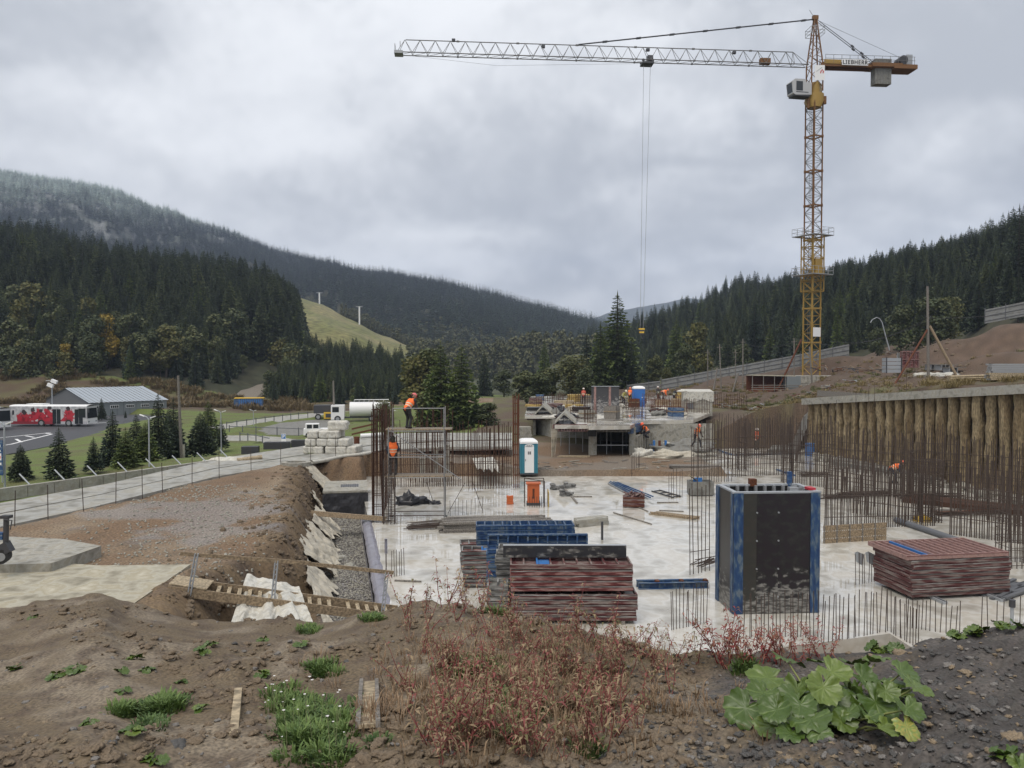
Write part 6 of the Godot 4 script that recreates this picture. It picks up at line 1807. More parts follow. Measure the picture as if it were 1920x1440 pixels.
	for k in 9: beam(bp, "profile", Vector3(k * 0.06, 0.06 + (k % 3) * 0.07, k * 0.05), gp(1202, 935) - gp(1140, 908) + Vector3(k * 0.12 - 0.4, 0.06 + (k % 3) * 0.07, -0.3 + k * 0.1), 0.05, 0.06, M.blue_panel if k % 3 else M.steel)
	var fr := thing("ladder_frame", "dark steel ladder frame lying flat on the slab", "frame", gp(1222, 922))
	var fe := gp(1262, 934) - gp(1222, 922)
	for k in 2: beam(fr, "side_bar", Vector3(k * 0.5, 0.04, -k * 0.35), fe + Vector3(k * 0.5, 0.04, -k * 0.35), 0.06, 0.06, M.steel_dark)
	for k in 4: beam(fr, "rung", fe * (0.05 + k * 0.3) + Vector3(0, 0.04, 0), fe * (0.05 + k * 0.3) + Vector3(0.5, 0.04, -0.35), 0.05, 0.05, M.steel_dark)
	for q in [[1045, 918, 0.35], [1062, 930, 0.3], [1068, 915, 0.3]]:
		var tr := thing("block_pile", "small pile of grey blocks standing in a puddle", "blocks", gp(q[0], q[1]), 0.3, "grey block piles in the puddle")
		for k in 7: blk(tr, "block", Vector3((k % 3 - 1) * q[2] * 0.75, 0.06 + (k / 3) * 0.12, rng.randf_range(-0.1, 0.1)), Vector3(q[2] * 0.7, 0.11, 0.32), M.grey_frame, Basis(Vector3.UP, rng.randf_range(-0.3, 0.3)))
	var dc := thing("dark_crate", "open dark grey crate among the rebar behind the column box", "crate", gp(1313, 928))
	for k in 4: blk(dc, "side", Vector3([0, 0, -0.62, 0.62][k], 0.42, [0.42, -0.42, 0, 0][k]), Vector3([1.28, 1.28, 0.04, 0.04][k], 0.74, [0.04, 0.04, 0.8, 0.8][k]), M.concrete_dark)
	blk(dc, "skid", Vector3(0, 0.025, 0), Vector3(1.2, 0.05, 0.7), M.steel_dark)
	blk(dc, "blue_sheet", Vector3(-0.1, 0.8, -0.2), Vector3(0.5, 0.25, 0.05), M.blue_bright)
	beam(dc, "plank", Vector3(-0.7, 1.15, 0.3), Vector3(-0.05, 0.7, -0.3), 0.12, 0.03, M.wood_pale)
	boards("stack of long grey planks at the far slab edge beside the rebar", gp(1305, 884), -0.05, 3, 3.4, 0.22, 0.05, M.wood_grey, "", 0.03, 8)
	boards("broad low pile of grey timber beams behind the blue panels", gp(925, 992), 0.12, 8, 4.6, 0.14, 0.09, M.wood_grey, "", 0.06, 5)
	boards("short pile of pale concrete lintels beside the blue panels", gp(1107, 984), 0.45, 3, 1.6, 0.2, 0.16, M.concrete, "", 0.03, 2)
	boards("bundle of old brown planks lying across the slab", gp(1262, 968), -0.55, 6, 2.2, 0.07, 0.05, M.wood, "", 0.06, 2)
	for q in [[1075, 932, 1110, 932, 0.1], [1150, 962, 1222, 984, 0.04], [1232, 943, 1272, 943, 0.08], [1236, 958, 1282, 960, 0.06], [1060, 918, 1082, 944, 0.1], [740, 1090, 790, 1092, 0.05], [770, 985, 800, 990, 0.05], [1180, 945, 1215, 960, 0.05], [1330, 888, 1400, 892, 0.1], [1560, 880, 1640, 876, 0.1]]:
		plank("loose board or bar lying flat on the wet slab", gp(q[0], q[1]), gp(q[2], q[3]), q[4], 0.05, M.wood_grey, "loose boards on the slab")
	pipe(thing("steel_pipe", "long dark steel pipe lying among the rebar", "pipe", gp(1680, 980)), "pipe", Vector3(0, 0.13, 0), gp(1810, 1024) - gp(1680, 980) + Vector3(0, 0.13, 0), 0.13, M.hall_dark)
	var yb := thing("yellow_bag", "pale yellow bag standing in the rebar", "bag", gp(1728, 976))
	put(yb, "bag", lump(12, Vector3(0.42, 0.26, 0.25), 0.25), M.yellow_paint)
	for q in [[1612, 1060], [1632, 1062]]:
		var p := gp(q[0], 1092)
		var ws := thing("sheet_metal_cap", "bent pale sheet cap hung on the bars beside the broad pile", "sheet", p + Vector3(0, 0.55, 0), 0.4, "bent sheet caps")
		var mm := MB.new()
		mm.quad(Vector3(-0.12, 0.5, 0), Vector3(0.12, 0.38, 0.05), Vector3(0.1, 0.0, 0.02), Vector3(-0.06, 0.1, 0))
		mm.quad(Vector3(-0.12, 0.5, 0), Vector3(-0.06, 0.1, 0), Vector3(-0.04, 0.12, -0.12), Vector3(-0.1, 0.42, -0.14))
		put(ws, "sheet", mm.mesh(), M.galvanised)
	var hp := thing("vent_pipe", "upright black pipe stub behind the blue panels", "pipe", gp(1129, 1012))
	pipe(hp, "pipe", Vector3.ZERO, Vector3(0, 0.75, 0), 0.05, M.steel_dark)
	var bc := thing("capped_bar", "starter bar with a lilac plastic cap at the slab edge", "bar", gp(724, 1078))
	rod(bc, "bar", Vector3.ZERO, Vector3(0, 1.0, 0), 0.02, M.rebar_dark)
	pipe(bc, "cap", Vector3(0, 0.75, 0), Vector3(0, 1.25, 0), 0.05, M.foil)
	# prop with clamp at the near right corner
	var pr := thing("steel_prop", "steel prop standing at the slab edge below the broad red pile", "prop", gp(1897, 1180))
	pipe(pr, "tube", Vector3.ZERO, Vector3(0, 0.8, 0), 0.045, M.galvanised)
	pipe(pr, "collar", Vector3(0, 0.62, 0), Vector3(0, 0.82, 0), 0.08, M.steel_dark)
	boards("loose steel and timber members beyond the broad red pile", gp(1915, 1105), 0.5, 6, 2.6, 0.12, 0.06, M.hall_dark, "", 0.25, 2)
func toilet(p: Vector3, m: Material, yaw: float, label: String, s: float) -> void:
	var o := thing("portable_toilet", label, "toilet", p, yaw)
	o.scale = Vector3.ONE * s
	blk(o, "cabin", Vector3(0, 1.1, 0), Vector3(1.12, 2.0, 1.12), m)
	for k in 4: blk(o, "corner_post", Vector3(0.55 * (1 if k & 1 else -1), 1.1, 0.55 * (1 if k & 2 else -1)), Vector3(0.08, 2.0, 0.08), m)
	var r := MB.new()
	var prof := [[0.60, 0.0], [0.60, 0.12], [0.52, 0.22], [0.36, 0.29], [0.0, 0.32]]
	for i in prof.size() - 1:
		for k in 4:
			var q := Basis(Vector3.UP, k * PI / 2)
			var a: float = prof[i][0]
			var b: float = prof[i + 1][0]
			r.quad(q * Vector3(-a, prof[i][1], a), q * Vector3(-b, prof[i + 1][1], b), q * Vector3(b, prof[i + 1][1], b), q * Vector3(a, prof[i][1], a))
	put(o, "roof", r.mesh(), M.white_paint).position.y = 2.1
	var d: MeshInstance3D
	if m == M.toilet_teal:
		d = blk(o, "door", Vector3(0.02, 1.05, 0.57), Vector3(0.62, 1.82, 0.03), M.white_paint)
		var arch := put(o, "door_arch", unit_cyl, M.white_paint)
		arch.transform = Transform3D(Vector3(0.31, 0, 0), Vector3(0, 0, 0.03), Vector3(0, -0.1, 0), Vector3(0.02, 1.96, 0.57))
		for k in 4: blk(o, "door_sign", Vector3(-0.04 + (k % 2) * 0.12, 1.42 + (k / 2) * 0.11, 0.59), Vector3(0.09, 0.08, 0.01), M.steel_dark)
		blk(o, "door_handle", Vector3(-0.24, 1.0, 0.595), Vector3(0.03, 0.14, 0.03), M.steel_dark)
		for k in 3: blk(o, "vent_slot", Vector3(-0.12 + k * 0.14, 1.97, 0.59), Vector3(0.09, 0.03, 0.01), M.steel_dark)
	else:
		d = blk(o, "door", Vector3(0.0, 1.05, 0.57), Vector3(0.8, 1.85, 0.03), m)
		blk(o, "door_handle", Vector3(0.3, 1.2, 0.6), Vector3(0.08, 0.1, 0.04), M.white_paint)
	blk(o, "base_skid", Vector3(0, 0.05, 0), Vector3(1.2, 0.1, 1.2), M.steel_dark)
# ---------------------------------------------------------------- people: a smooth skin over tapered bones
func flesh(mb: MB, bones: Array, cell: float, blend: float) -> void:
	var lo := Vector3.INF
	var hi := -Vector3.INF
	for b in bones:
		var m := maxf(b[2], b[3]) + cell * 3.0
		lo = lo.min(b[0] - Vector3.ONE * m).min(b[1] - Vector3.ONE * m)
		hi = hi.max(b[0] + Vector3.ONE * m).max(b[1] + Vector3.ONE * m)
	var nx := int((hi.x - lo.x) / cell) + 2
	var ny := int((hi.y - lo.y) / cell) + 2
	var nz := int((hi.z - lo.z) / cell) + 2
	var f := PackedFloat32Array()
	f.resize(nx * ny * nz)
	f.fill(1.0)
	var own := PackedInt32Array()
	own.resize(nx * ny * nz)
	var best := PackedFloat32Array()
	best.resize(nx * ny * nz)
	best.fill(1.0)
	for bi in bones.size():
		var b: Array = bones[bi]
		var a: Vector3 = b[0]
		var e: Vector3 = b[1]
		var m := maxf(b[2], b[3]) + cell * 2.5 + blend
		var p0 := ((a.min(e) - Vector3.ONE * m - lo) / cell).floor()
		var p1 := ((a.max(e) + Vector3.ONE * m - lo) / cell).ceil()
		var ab := e - a
		var l2 := maxf(ab.length_squared(), 1e-8)
		for z in range(maxi(0, int(p0.z)), mini(nz, int(p1.z) + 1)):
			for y in range(maxi(0, int(p0.y)), mini(ny, int(p1.y) + 1)):
				for x in range(maxi(0, int(p0.x)), mini(nx, int(p1.x) + 1)):
					var p := lo + Vector3(x, y, z) * cell
					var t := clampf((p - a).dot(ab) / l2, 0.0, 1.0)
					var d: float = (p - a - ab * t).length() - lerpf(b[2], b[3], t)
					var k := (z * ny + y) * nx + x
					if d < best[k]:
						best[k] = d
						own[k] = bi
					var o := f[k]
					var h := maxf(blend - absf(o - d), 0.0) / blend
					f[k] = minf(o, d) - h * h * blend * 0.25
	var vid := {}
	var vp := PackedVector3Array()
	var vn := PackedVector3Array()
	var vc := PackedColorArray()
	var step := [1, nx, nx * ny]
	for z in nz - 1:
		for y in ny - 1:
			for x in nx - 1:
				var k := (z * ny + y) * nx + x
				var cnt := 0
				for c in 8:
					if f[k + (c & 1) + ((c >> 1) & 1) * nx + (c >> 2) * nx * ny] < 0.0: cnt += 1
				if cnt == 0 or cnt == 8: continue
				var s := Vector3.ZERO
				var n := 0
				for c in 8:
					var ka := k + (c & 1) + ((c >> 1) & 1) * nx + (c >> 2) * nx * ny
					for ax in 3:
						if (c >> ax) & 1: continue
						var kb: int = ka + step[ax]
						if (f[ka] < 0.0) != (f[kb] < 0.0):
							var t := f[ka] / (f[ka] - f[kb])
							var q := Vector3(c & 1, (c >> 1) & 1, c >> 2)
							q[ax] += t
							s += q
							n += 1
				vid[k] = vp.size()
				vp.append(lo + (Vector3(x, y, z) + s / n) * cell)
				var g := Vector3(f[k + 1] - f[k] + f[k + 1 + nx] - f[k + nx], f[k + nx] - f[k] + f[k + nx + 1] - f[k + 1], f[k + nx * ny] - f[k] + f[k + nx * ny + nx] - f[k + nx])
				vn.append(g.normalized())
				vc.append(bones[own[k]][4])
	for z in range(1, nz - 1):
		for y in range(1, ny - 1):
			for x in range(1, nx - 1):
				var k := (z * ny + y) * nx + x
				for ax in 3:
					var kb: int = k + step[ax]
					if (f[k] < 0.0) == (f[kb] < 0.0): continue
					var u: int = step[(ax + 1) % 3]
					var w: int = step[(ax + 2) % 3]
					var q := [k - u - w, k - w, k, k - u]
					if not (vid.has(q[0]) and vid.has(q[1]) and vid.has(q[2]) and vid.has(q[3])): continue
					if f[k] < 0.0: q.reverse()
					for tr in [[0, 1, 2], [0, 2, 3]]:
						for i in tr:
							var id: int = vid[q[i]]
							mb.v.append(vp[id])
							mb.n.append(vn[id])
							mb.c.append(vc[id])
func joint(a: Vector3, b: Vector3, l1: float, l2: float, pole: Vector3) -> Vector3:
	var d := b - a
	var L := clampf(d.length(), 0.05, l1 + l2 - 0.005)
	var u := d.normalized()
	var x := (l1 * l1 - l2 * l2 + L * L) / (2.0 * L)
	var h := sqrt(maxf(0.0, l1 * l1 - x * x))
	return a + u * x + (pole - u * pole.dot(u)).normalized() * h
var HAND: MB
var HEAD: MB
func make_body_parts() -> void:
	var sk := Color(0.42, 0.26, 0.18)
	HAND = MB.new()      # wrist at the origin, fingers along -y, curled towards +z, thumb towards +x
	var b := [[Vector3(0, 0.02, 0), Vector3(0, -0.04, 0.003), 0.026, 0.03, sk], [Vector3(-0.018, -0.05, 0.003), Vector3(0.018, -0.05, 0.003), 0.021, 0.021, sk]]
	for k in 4:
		var x := -0.033 + k * 0.022
		var l: float = [0.06, 0.074, 0.08, 0.072][k]
		var p := Vector3(x, -0.075, 0.004)
		var q := p + Vector3(x * 0.1, -l * 0.5, 0.012)
		var r := q + Vector3(0, -l * 0.3, 0.026)
		b.append([p + Vector3(0, 0.015, 0), q, 0.0105, 0.0095, sk])
		b.append([q, r, 0.0095, 0.0085, sk])
		b.append([r, r + Vector3(0, -l * 0.1, 0.024), 0.0085, 0.0075, sk])
	b.append([Vector3(0.025, -0.02, 0.008), Vector3(0.05, -0.052, 0.02), 0.014, 0.011, sk])
	b.append([Vector3(0.05, -0.052, 0.02), Vector3(0.052, -0.082, 0.034), 0.011, 0.009, sk])
	flesh(HAND, b, 0.006, 0.008)
	HEAD = MB.new()      # centre of the skull at the origin, face towards +z
	flesh(HEAD, [[Vector3(0, 0.02, -0.015), Vector3(0, 0.02, 0.02), 0.095, 0.088, sk], [Vector3(0, -0.03, 0.02), Vector3(0, -0.075, 0.045), 0.07, 0.042, sk], [Vector3(0, 0.005, 0.1), Vector3(0, -0.022, 0.118), 0.011, 0.015, sk], [Vector3(-0.022, -0.058, 0.088), Vector3(0.022, -0.058, 0.088), 0.009, 0.009, Color(0.36, 0.16, 0.13)], [Vector3(-0.092, -0.005, -0.005), Vector3(-0.098, 0.022, -0.012), 0.014, 0.018, sk], [Vector3(0.092, -0.005, -0.005), Vector3(0.098, 0.022, -0.012), 0.014, 0.018, sk], [Vector3(-0.034, 0.008, 0.093), Vector3(-0.034, 0.008, 0.094), 0.011, 0.011, Color(0.05, 0.04, 0.035)], [Vector3(0.034, 0.008, 0.093), Vector3(0.034, 0.008, 0.094), 0.011, 0.011, Color(0.05, 0.04, 0.035)], [Vector3(0, 0.055, -0.04), Vector3(0, 0.0, -0.07), 0.085, 0.05, Color(0.03, 0.022, 0.018)]], 0.0085, 0.02)
func glue(mb: MB, part: MB, t: Transform3D, tint := Color(-1, 0, 0)) -> void:
	for i in part.v.size():
		mb.v.append(t * part.v[i])
		mb.n.append((t.basis * part.n[i]).normalized())
		mb.c.append(part.c[i] if tint.r < 0.0 else tint)
func person(label: String, group: String, p: Vector3, yaw: float, pose: Dictionary, look: Dictionary) -> void:
	var hip := Vector3(0, pose.get("hip", 0.95), pose.get("hip_z", 0.0))
	var lean: float = pose.get("lean", 0.0)
	var up := Vector3(0, cos(lean), sin(lean))
	var fw := Vector3(0, -sin(lean), cos(lean))
	var chest := hip + up * 0.34
	var sh := hip + up * 0.50
	var nk := hip + up * 0.57
	var hl: float = lean + pose.get("nod", 0.0)
	var hup := Vector3(0, cos(hl), sin(hl))
	var hc := nk + hup * 0.155 + Vector3(0, 0, 0.015)
	var J: Color = look.jacket
	var P: Color = look.trousers
	var B := Color(0.02, 0.018, 0.016)
	var bones := [[hip + Vector3(-0.07, 0.0, 0), hip + Vector3(0.07, 0.0, 0), 0.125, 0.125, P], [hip + up * 0.06, chest, 0.135, 0.15, J], [chest + Vector3(-0.08, 0, 0), chest + Vector3(0.08, 0, 0), 0.12, 0.12, J], [sh + Vector3(-0.15, 0.0, 0), sh + Vector3(0.15, 0, 0), 0.078, 0.078, J], [sh, nk + hup * 0.05, 0.065, 0.055, J]]
	var hands := []
	for s in 2:
		var sg := -1.0 if s == 0 else 1.0
		var f: Vector3 = pose.feet[s]
		var h := hip + Vector3(0.095 * sg, -0.04, 0)
		var ank := f + Vector3(0, 0.085, -0.02)
		var kn := joint(h, ank, 0.44, 0.43, Vector3(0.12 * sg, 0.1, 1.0))
		bones.append([h, kn, 0.1, 0.068, P])
		bones.append([kn, ank, 0.068, 0.052, P])
		bones.append([ank + Vector3(0, -0.03, -0.01), f + Vector3(0, 0.045, 0.15), 0.048, 0.04, B])
		var a := sh + Vector3(0.19 * sg, -0.02, 0)
		var w: Vector3 = pose.hands[s]
		if (w - a).length() > 0.52: w = a + (w - a).normalized() * 0.52
		var el := joint(a, w, 0.29, 0.25, Vector3(0.5 * sg, -0.5, -0.8))
		bones.append([a, el, 0.062, 0.05, J])
		bones.append([el, w, 0.05, 0.036, J])
		hands.append([w, (w - el).normalized(), sg])
	var mb := MB.new()
	flesh(mb, bones, look.get("cell", 0.024), 0.05)
	for h in hands:
		var y: Vector3 = -h[1]
		var z := (Vector3(0, 0, 1) - y * y.z).normalized() if absf(y.z) < 0.95 else Vector3(-h[2], 0, 0)
		var x := y.cross(z)
		glue(mb, HAND, Transform3D(Basis(x * -h[2], y, z), h[0] + h[1] * 0.03), look.get("gloves", Color(-1, 0, 0)))
	var hb := Basis(Vector3.RIGHT, hl)
	glue(mb, HEAD, Transform3D(hb, hc))
	var o := thing("person", label, "person", p, yaw, group)
	put(o, "body", mb.mesh(), M.tint)
	if look.has("vest"):
		var vm := MB.new()
		flesh(vm, [[hip + up * 0.03, chest, 0.158, 0.17, look.vest], [chest + Vector3(-0.09, 0, 0), chest + Vector3(0.09, 0, 0), 0.14, 0.14, look.vest], [sh + Vector3(-0.12, -0.01, 0), sh + Vector3(0.12, -0.01, 0), 0.098, 0.098, look.vest]], look.get("cell", 0.024), 0.05)
		for i in vm.v.size():
			var t := (vm.v[i] - hip).dot(up)
			if (t > 0.1 and t < 0.145) or (t > 0.215 and t < 0.26): vm.c[i] = Color(0.55, 0.55, 0.42)
		put(o, "safety_vest", vm.mesh(), M.tint)
	if look.has("helmet"):
		var hm := MB.new()
		hm.col = look.helmet
		var K := 16
		var prof := [[0.135, -0.012], [0.118, 0.0], [0.116, 0.04], [0.1, 0.085], [0.06, 0.118], [0.0, 0.128]]
		for i in prof.size() - 1:
			for k in K:
				var a0 := TAU * k / K
				var a1 := TAU * (k + 1) / K
				var pt := func(q: Array, a: float) -> Vector3: return Vector3(cos(a) * q[0], q[1], sin(a) * q[0] * 1.12 + (0.03 if q[1] < 0 and sin(a) > 0 else 0.0))
				hm.quad(pt.call(prof[i], a1), pt.call(prof[i + 1], a1), pt.call(prof[i + 1], a0), pt.call(prof[i], a0))
		put(o, "helmet", hm.mesh(), M.helmet).transform = Transform3D(hb, hc + hup * 0.035)
	elif look.has("hood"):
		var hd := MB.new()
		flesh(hd, [[Vector3(0, 0.03, -0.02), Vector3(0, 0.02, 0.0), 0.118, 0.115, look.hood], [Vector3(0, -0.08, -0.03), Vector3(0, -0.1, 0.0), 0.1, 0.11, look.hood]], 0.02, 0.04)
		put(o, "hood", hd.mesh(), M.tint).transform = Transform3D(hb, hc - hb * Vector3(0, 0, 0.02))
func make_people() -> void:
	make_body_parts()
	var OR := Color(0.85, 0.16, 0.03)
	var BK := Color(0.018, 0.018, 0.022)
	var NV := Color(0.03, 0.045, 0.08)
	var s0 := gp(729, 977)
	var up_deck := 4.24
	var lo_deck := 2.07
	var d := -s0.z + 0.45
	var U := at(765, 803, d)
	person("worker in orange vest and pink helmet bending over the upper scaffold deck", "", Vector3(U.x, up_deck, -d), 2.5, {"hip": 0.93, "hip_z": -0.08, "lean": 0.72, "nod": -0.1, "feet": [Vector3(-0.13, 0, -0.05), Vector3(0.13, 0, 0.06)], "hands": [Vector3(-0.2, 0.82, 0.5), Vector3(0.16, 0.9, 0.55)]}, {"jacket": BK, "trousers": Color(0.02, 0.02, 0.022), "vest": OR, "helmet": Color(0.62, 0.14, 0.14), "cell": 0.018, "gloves": Color(0.03, 0.03, 0.03)})
	var W := at(737, 890, d)
	person("worker in orange vest and dark hood standing on the lower scaffold deck", "", Vector3(W.x, lo_deck, -d), 3.25, {"hip": 0.95, "lean": 0.06, "nod": 0.15, "feet": [Vector3(-0.12, 0, 0.02), Vector3(0.13, 0, -0.03)], "hands": [Vector3(-0.22, 1.05, 0.34), Vector3(0.26, 1.0, 0.32)]}, {"jacket": NV, "trousers": Color(0.022, 0.02, 0.022), "vest": OR, "hood": Color(0.05, 0.045, 0.035), "cell": 0.018})
	var R := gp(1676, 906)
	person("worker in orange vest and orange helmet bending over the rebar beside the piles", "", R, 1.35, {"hip": 0.86, "hip_z": -0.18, "lean": 1.05, "nod": -0.25, "feet": [Vector3(-0.14, 0, -0.08), Vector3(0.14, 0, 0.12)], "hands": [Vector3(-0.12, 0.5, 0.5), Vector3(0.14, 0.5, 0.45)]}, {"jacket": Color(0.03, 0.06, 0.1), "trousers": Color(0.025, 0.03, 0.04), "vest": OR, "helmet": Color(0.85, 0.13, 0.05)})
	person("worker in orange vest crouching behind the yellow formwork", "", at(1212, 822, 58.5) * Vector3(1, 0, 1) + Vector3(0, 1.45, 0), -1.3, {"hip": 0.5, "hip_z": -0.12, "lean": 0.75, "nod": -0.3, "feet": [Vector3(-0.14, 0, 0.02), Vector3(0.14, 0, -0.1)], "hands": [Vector3(-0.15, 0.35, 0.5), Vector3(0.18, 0.3, 0.5)]}, {"jacket": BK, "trousers": BK, "vest": OR, "helmet": Color(0.85, 0.13, 0.05), "cell": 0.03})
	person("worker in orange vest stepping down beside the blue formwork", "", at(1305, 835, 55) * Vector3(1, 0, 1) + Vector3(0, at(1305, 838, 55).y, 0), 0.6, {"hip": 0.88, "lean": 0.35, "nod": 0.1, "feet": [Vector3(-0.12, 0, -0.3), Vector3(0.14, -0.02, 0.36)], "hands": [Vector3(-0.26, 0.75, 0.3), Vector3(0.24, 0.85, 0.36)]}, {"jacket": Color(0.05, 0.03, 0.03), "trousers": Color(0.02, 0.02, 0.025), "vest": Color(0.8, 0.2, 0.04), "helmet": Color(0.75, 0.16, 0.09), "cell": 0.03})
	person("worker in orange vest and pale helmet standing behind the tall rebar", "", gp(1418, 843), 0.4, {"hip": 0.95, "lean": 0.08, "feet": [Vector3(-0.13, 0, 0), Vector3(0.12, 0, 0.1)], "hands": [Vector3(-0.28, 0.85, 0.2), Vector3(0.2, 1.05, 0.35)]}, {"jacket": Color(0.12, 0.04, 0.03), "trousers": Color(0.07, 0.06, 0.05), "vest": Color(0.6, 0.12, 0.05), "helmet": Color(0.55, 0.5, 0.45), "cell": 0.03})
	var dk := 2.70
	for q in [[1168, 82, 0.8, Color(0.32, 0.28, 0.08), Color(0.65, 0.63, 0.5), "worker in a yellow jacket bending beside the dark formwork wall", 0.7], [1181, 86, 2.6, OR, Color(0.8, 0.2, 0.1), "worker in orange vest behind the dark formwork wall", 0.15], [1233, 90, 0.4, Color(0.04, 0.035, 0.035), Color(0.6, 0.55, 0.5), "worker in dark clothes beyond the blue toilet", 0.1], [1243, 94, 1.6, OR, Color(0.8, 0.2, 0.1), "worker in orange vest bent double beyond the blue toilet", 1.2], [1264, 84, 2.0, BK, Color(0.05, 0.05, 0.05), "dark figure beside the white sheeted hut", 0.3], [1094, 84, 3.0, Color(0.4, 0.07, 0.04), Color(0.7, 0.6, 0.55), "worker in red among the yellow formwork boards", 0.2]]:
		var p := at(q[0], 760, q[1])
		person(q[5], "", Vector3(p.x, dk, p.z), q[2], {"hip": 0.92, "hip_z": -0.1 * q[6], "lean": q[6], "nod": -0.1, "feet": [Vector3(-0.13, 0, -0.05), Vector3(0.13, 0, 0.08)], "hands": [Vector3(-0.2, 0.8 - q[6] * 0.2, 0.4), Vector3(0.2, 0.8 - q[6] * 0.2, 0.42)]}, {"jacket": q[3], "trousers": Color(0.03, 0.03, 0.035), "vest": q[3], "helmet": q[4], "cell": 0.035})
# ---------------------------------------------------------------- the car park side: hall, buses, road furniture
func wheel(parent: Node, p: Vector3, r: float, axis: Vector3) -> void:
	var w := pipe(parent, "wheel", p - axis * 0.14, p + axis * 0.14, r, M.tyre)
	var inv := w.transform.affine_inverse()
	var rim := put(w, "rim", unit_cyl, M.steel)
	rim.transform = inv * rod_xf(p - axis * 0.15, p + axis * 0.15, r * 0.58)
func bus(label: String, p: Vector3, yaw: float, L: float, wrapped: bool) -> void:
	var o := thing("bus", label, "bus", p, yaw)
	var H := 3.0
	var W := 2.5
	var b := MB.new()
	var nx := 150
	var ny := 32
	for i in nx:
		for j in ny:
			var x := -L * 0.5 + (i + 0.5) * L / nx
			var y := 0.35 + (j + 0.5) * (H - 0.45) / ny
			var c := Color(0.55, 0.55, 0.55)
			if wrapped:
				var n := fine.get_noise_2d(x * 14.0, y * 14.0)
				c = Color(0.34, 0.34, 0.35).lerp(Color(0.5, 0.5, 0.5), clampf(0.5 + n * 2.0, 0, 1))
				for q in [[-3.6, 1.0, 1.15, 0.9], [-2.1, 1.5, 0.55, 0.8], [-0.9, 1.1, 0.75, 1.0], [-1.4, 2.0, 0.4, 0.5], [0.35, 1.2, 0.6, 1.1], [-0.1, 2.05, 0.5, 0.5], [3.1, 1.5, 0.7, 1.0], [2.6, 0.8, 0.8, 0.5]]:
					var e := Vector2((x - q[0]) / q[2], (y - q[1]) / q[3]).length() + n * 0.5
					if e < 1.0: c = Color(0.42, 0.025, 0.04).lerp(Color(0.20, 0.012, 0.02), clampf(n * 3.0, 0, 1))
				for q in [[-3.5, 2.05, 0.35], [-2.2, 2.4, 0.3], [-1.0, 2.3, 0.28], [0.2, 2.65, 0.3], [3.0, 2.6, 0.3]]:
					if Vector2((x - q[0]) / q[2], (y - q[1]) / q[2]).length() + n * 0.4 < 1.0: c = Color(0.04, 0.03, 0.03)
				if y < 0.75: c = Color(0.25, 0.03, 0.04) if x < 1.0 else Color(0.4, 0.4, 0.42)
			elif y < 1.1 and n_band(x): c = Color(0.08, 0.25, 0.13)
			b.col = c
			var x0 := -L * 0.5 + i * L / nx
			var y0 := 0.35 + j * (H - 0.45) / ny
			var dx := L / nx
			var dy := (H - 0.45) / ny
			b.quad(Vector3(x0, y0, W * 0.5), Vector3(x0, y0 + dy, W * 0.5), Vector3(x0 + dx, y0 + dy, W * 0.5), Vector3(x0 + dx, y0, W * 0.5))
	b.col = Color(0.5, 0.5, 0.5)
	b.box(Vector3(0, 0.35 + (H - 0.45) * 0.5, -0.01), Vector3(L - 0.02, H - 0.47, W - 0.04))
	put(o, "body", b.mesh(), M.panel_tint)
	var rf := MB.new()
	for k in 8:
		var a0 := PI * k / 8.0
		var a1 := PI * (k + 1) / 8.0
		rf.quad(Vector3(-L * 0.5, H - 0.1 + sin(a0) * 0.2, cos(a0) * W * 0.5), Vector3(-L * 0.5, H - 0.1 + sin(a1) * 0.2, cos(a1) * W * 0.5), Vector3(L * 0.5, H - 0.1 + sin(a1) * 0.2, cos(a1) * W * 0.5), Vector3(L * 0.5, H - 0.1 + sin(a0) * 0.2, cos(a0) * W * 0.5))
	put(o, "roof", rf.mesh(), M.white_paint)
	blk(o, "roof_unit", Vector3(-L * 0.2, H + 0.12, 0), Vector3(2.4, 0.22, 1.6), M.white_paint)
	blk(o, "windscreen", Vector3(L * 0.5 + 0.01, 1.95, 0), Vector3(0.04, 1.5, W - 0.25), M.glass, Basis(Vector3.BACK, 0.06))
	blk(o, "side_window", Vector3(L * 0.5 - 0.7, 1.95, W * 0.5 + 0.012), Vector3(1.0, 1.3, 0.02), M.glass)
	for x in [0.95, 4.2]: 
		for k in 2: blk(o, "door", Vector3(x + k * 0.62, 1.45, W * 0.5 + 0.014), Vector3(0.56, 2.1, 0.02), M.glass)
	if not wrapped:
		for k in 6: blk(o, "side_window", Vector3(-L * 0.5 + 1.2 + k * 1.5, 2.1, W * 0.5 + 0.014), Vector3(1.4, 0.95, 0.02), M.glass)
	blk(o, "front_panel", Vector3(L * 0.5 + 0.02, 0.75, 0), Vector3(0.08, 0.75, W - 0.1), M.white_paint)
	for k in 2: blk(o, "headlight", Vector3(L * 0.5 + 0.065, 0.7, 0.9 * (k * 2 - 1)), Vector3(0.02, 0.2, 0.4), M.steel)
	for k in 2: blk(o, "mirror", Vector3(L * 0.5 + 0.3, 2.3, 1.35 * (k * 2 - 1)), Vector3(0.15, 0.6, 0.2), M.steel_dark)
	for x in [-L * 0.5 + 2.9 + (1.8 if wrapped else 0.0), L * 0.5 - 2.7]:
		for k in 2: wheel(o, Vector3(x, 0.5, 1.12 * (k * 2 - 1)), 0.5, Vector3(0, 0, 1))
func n_band(x: float) -> bool: return fine.get_noise_1d(x * 9.0) > -0.1
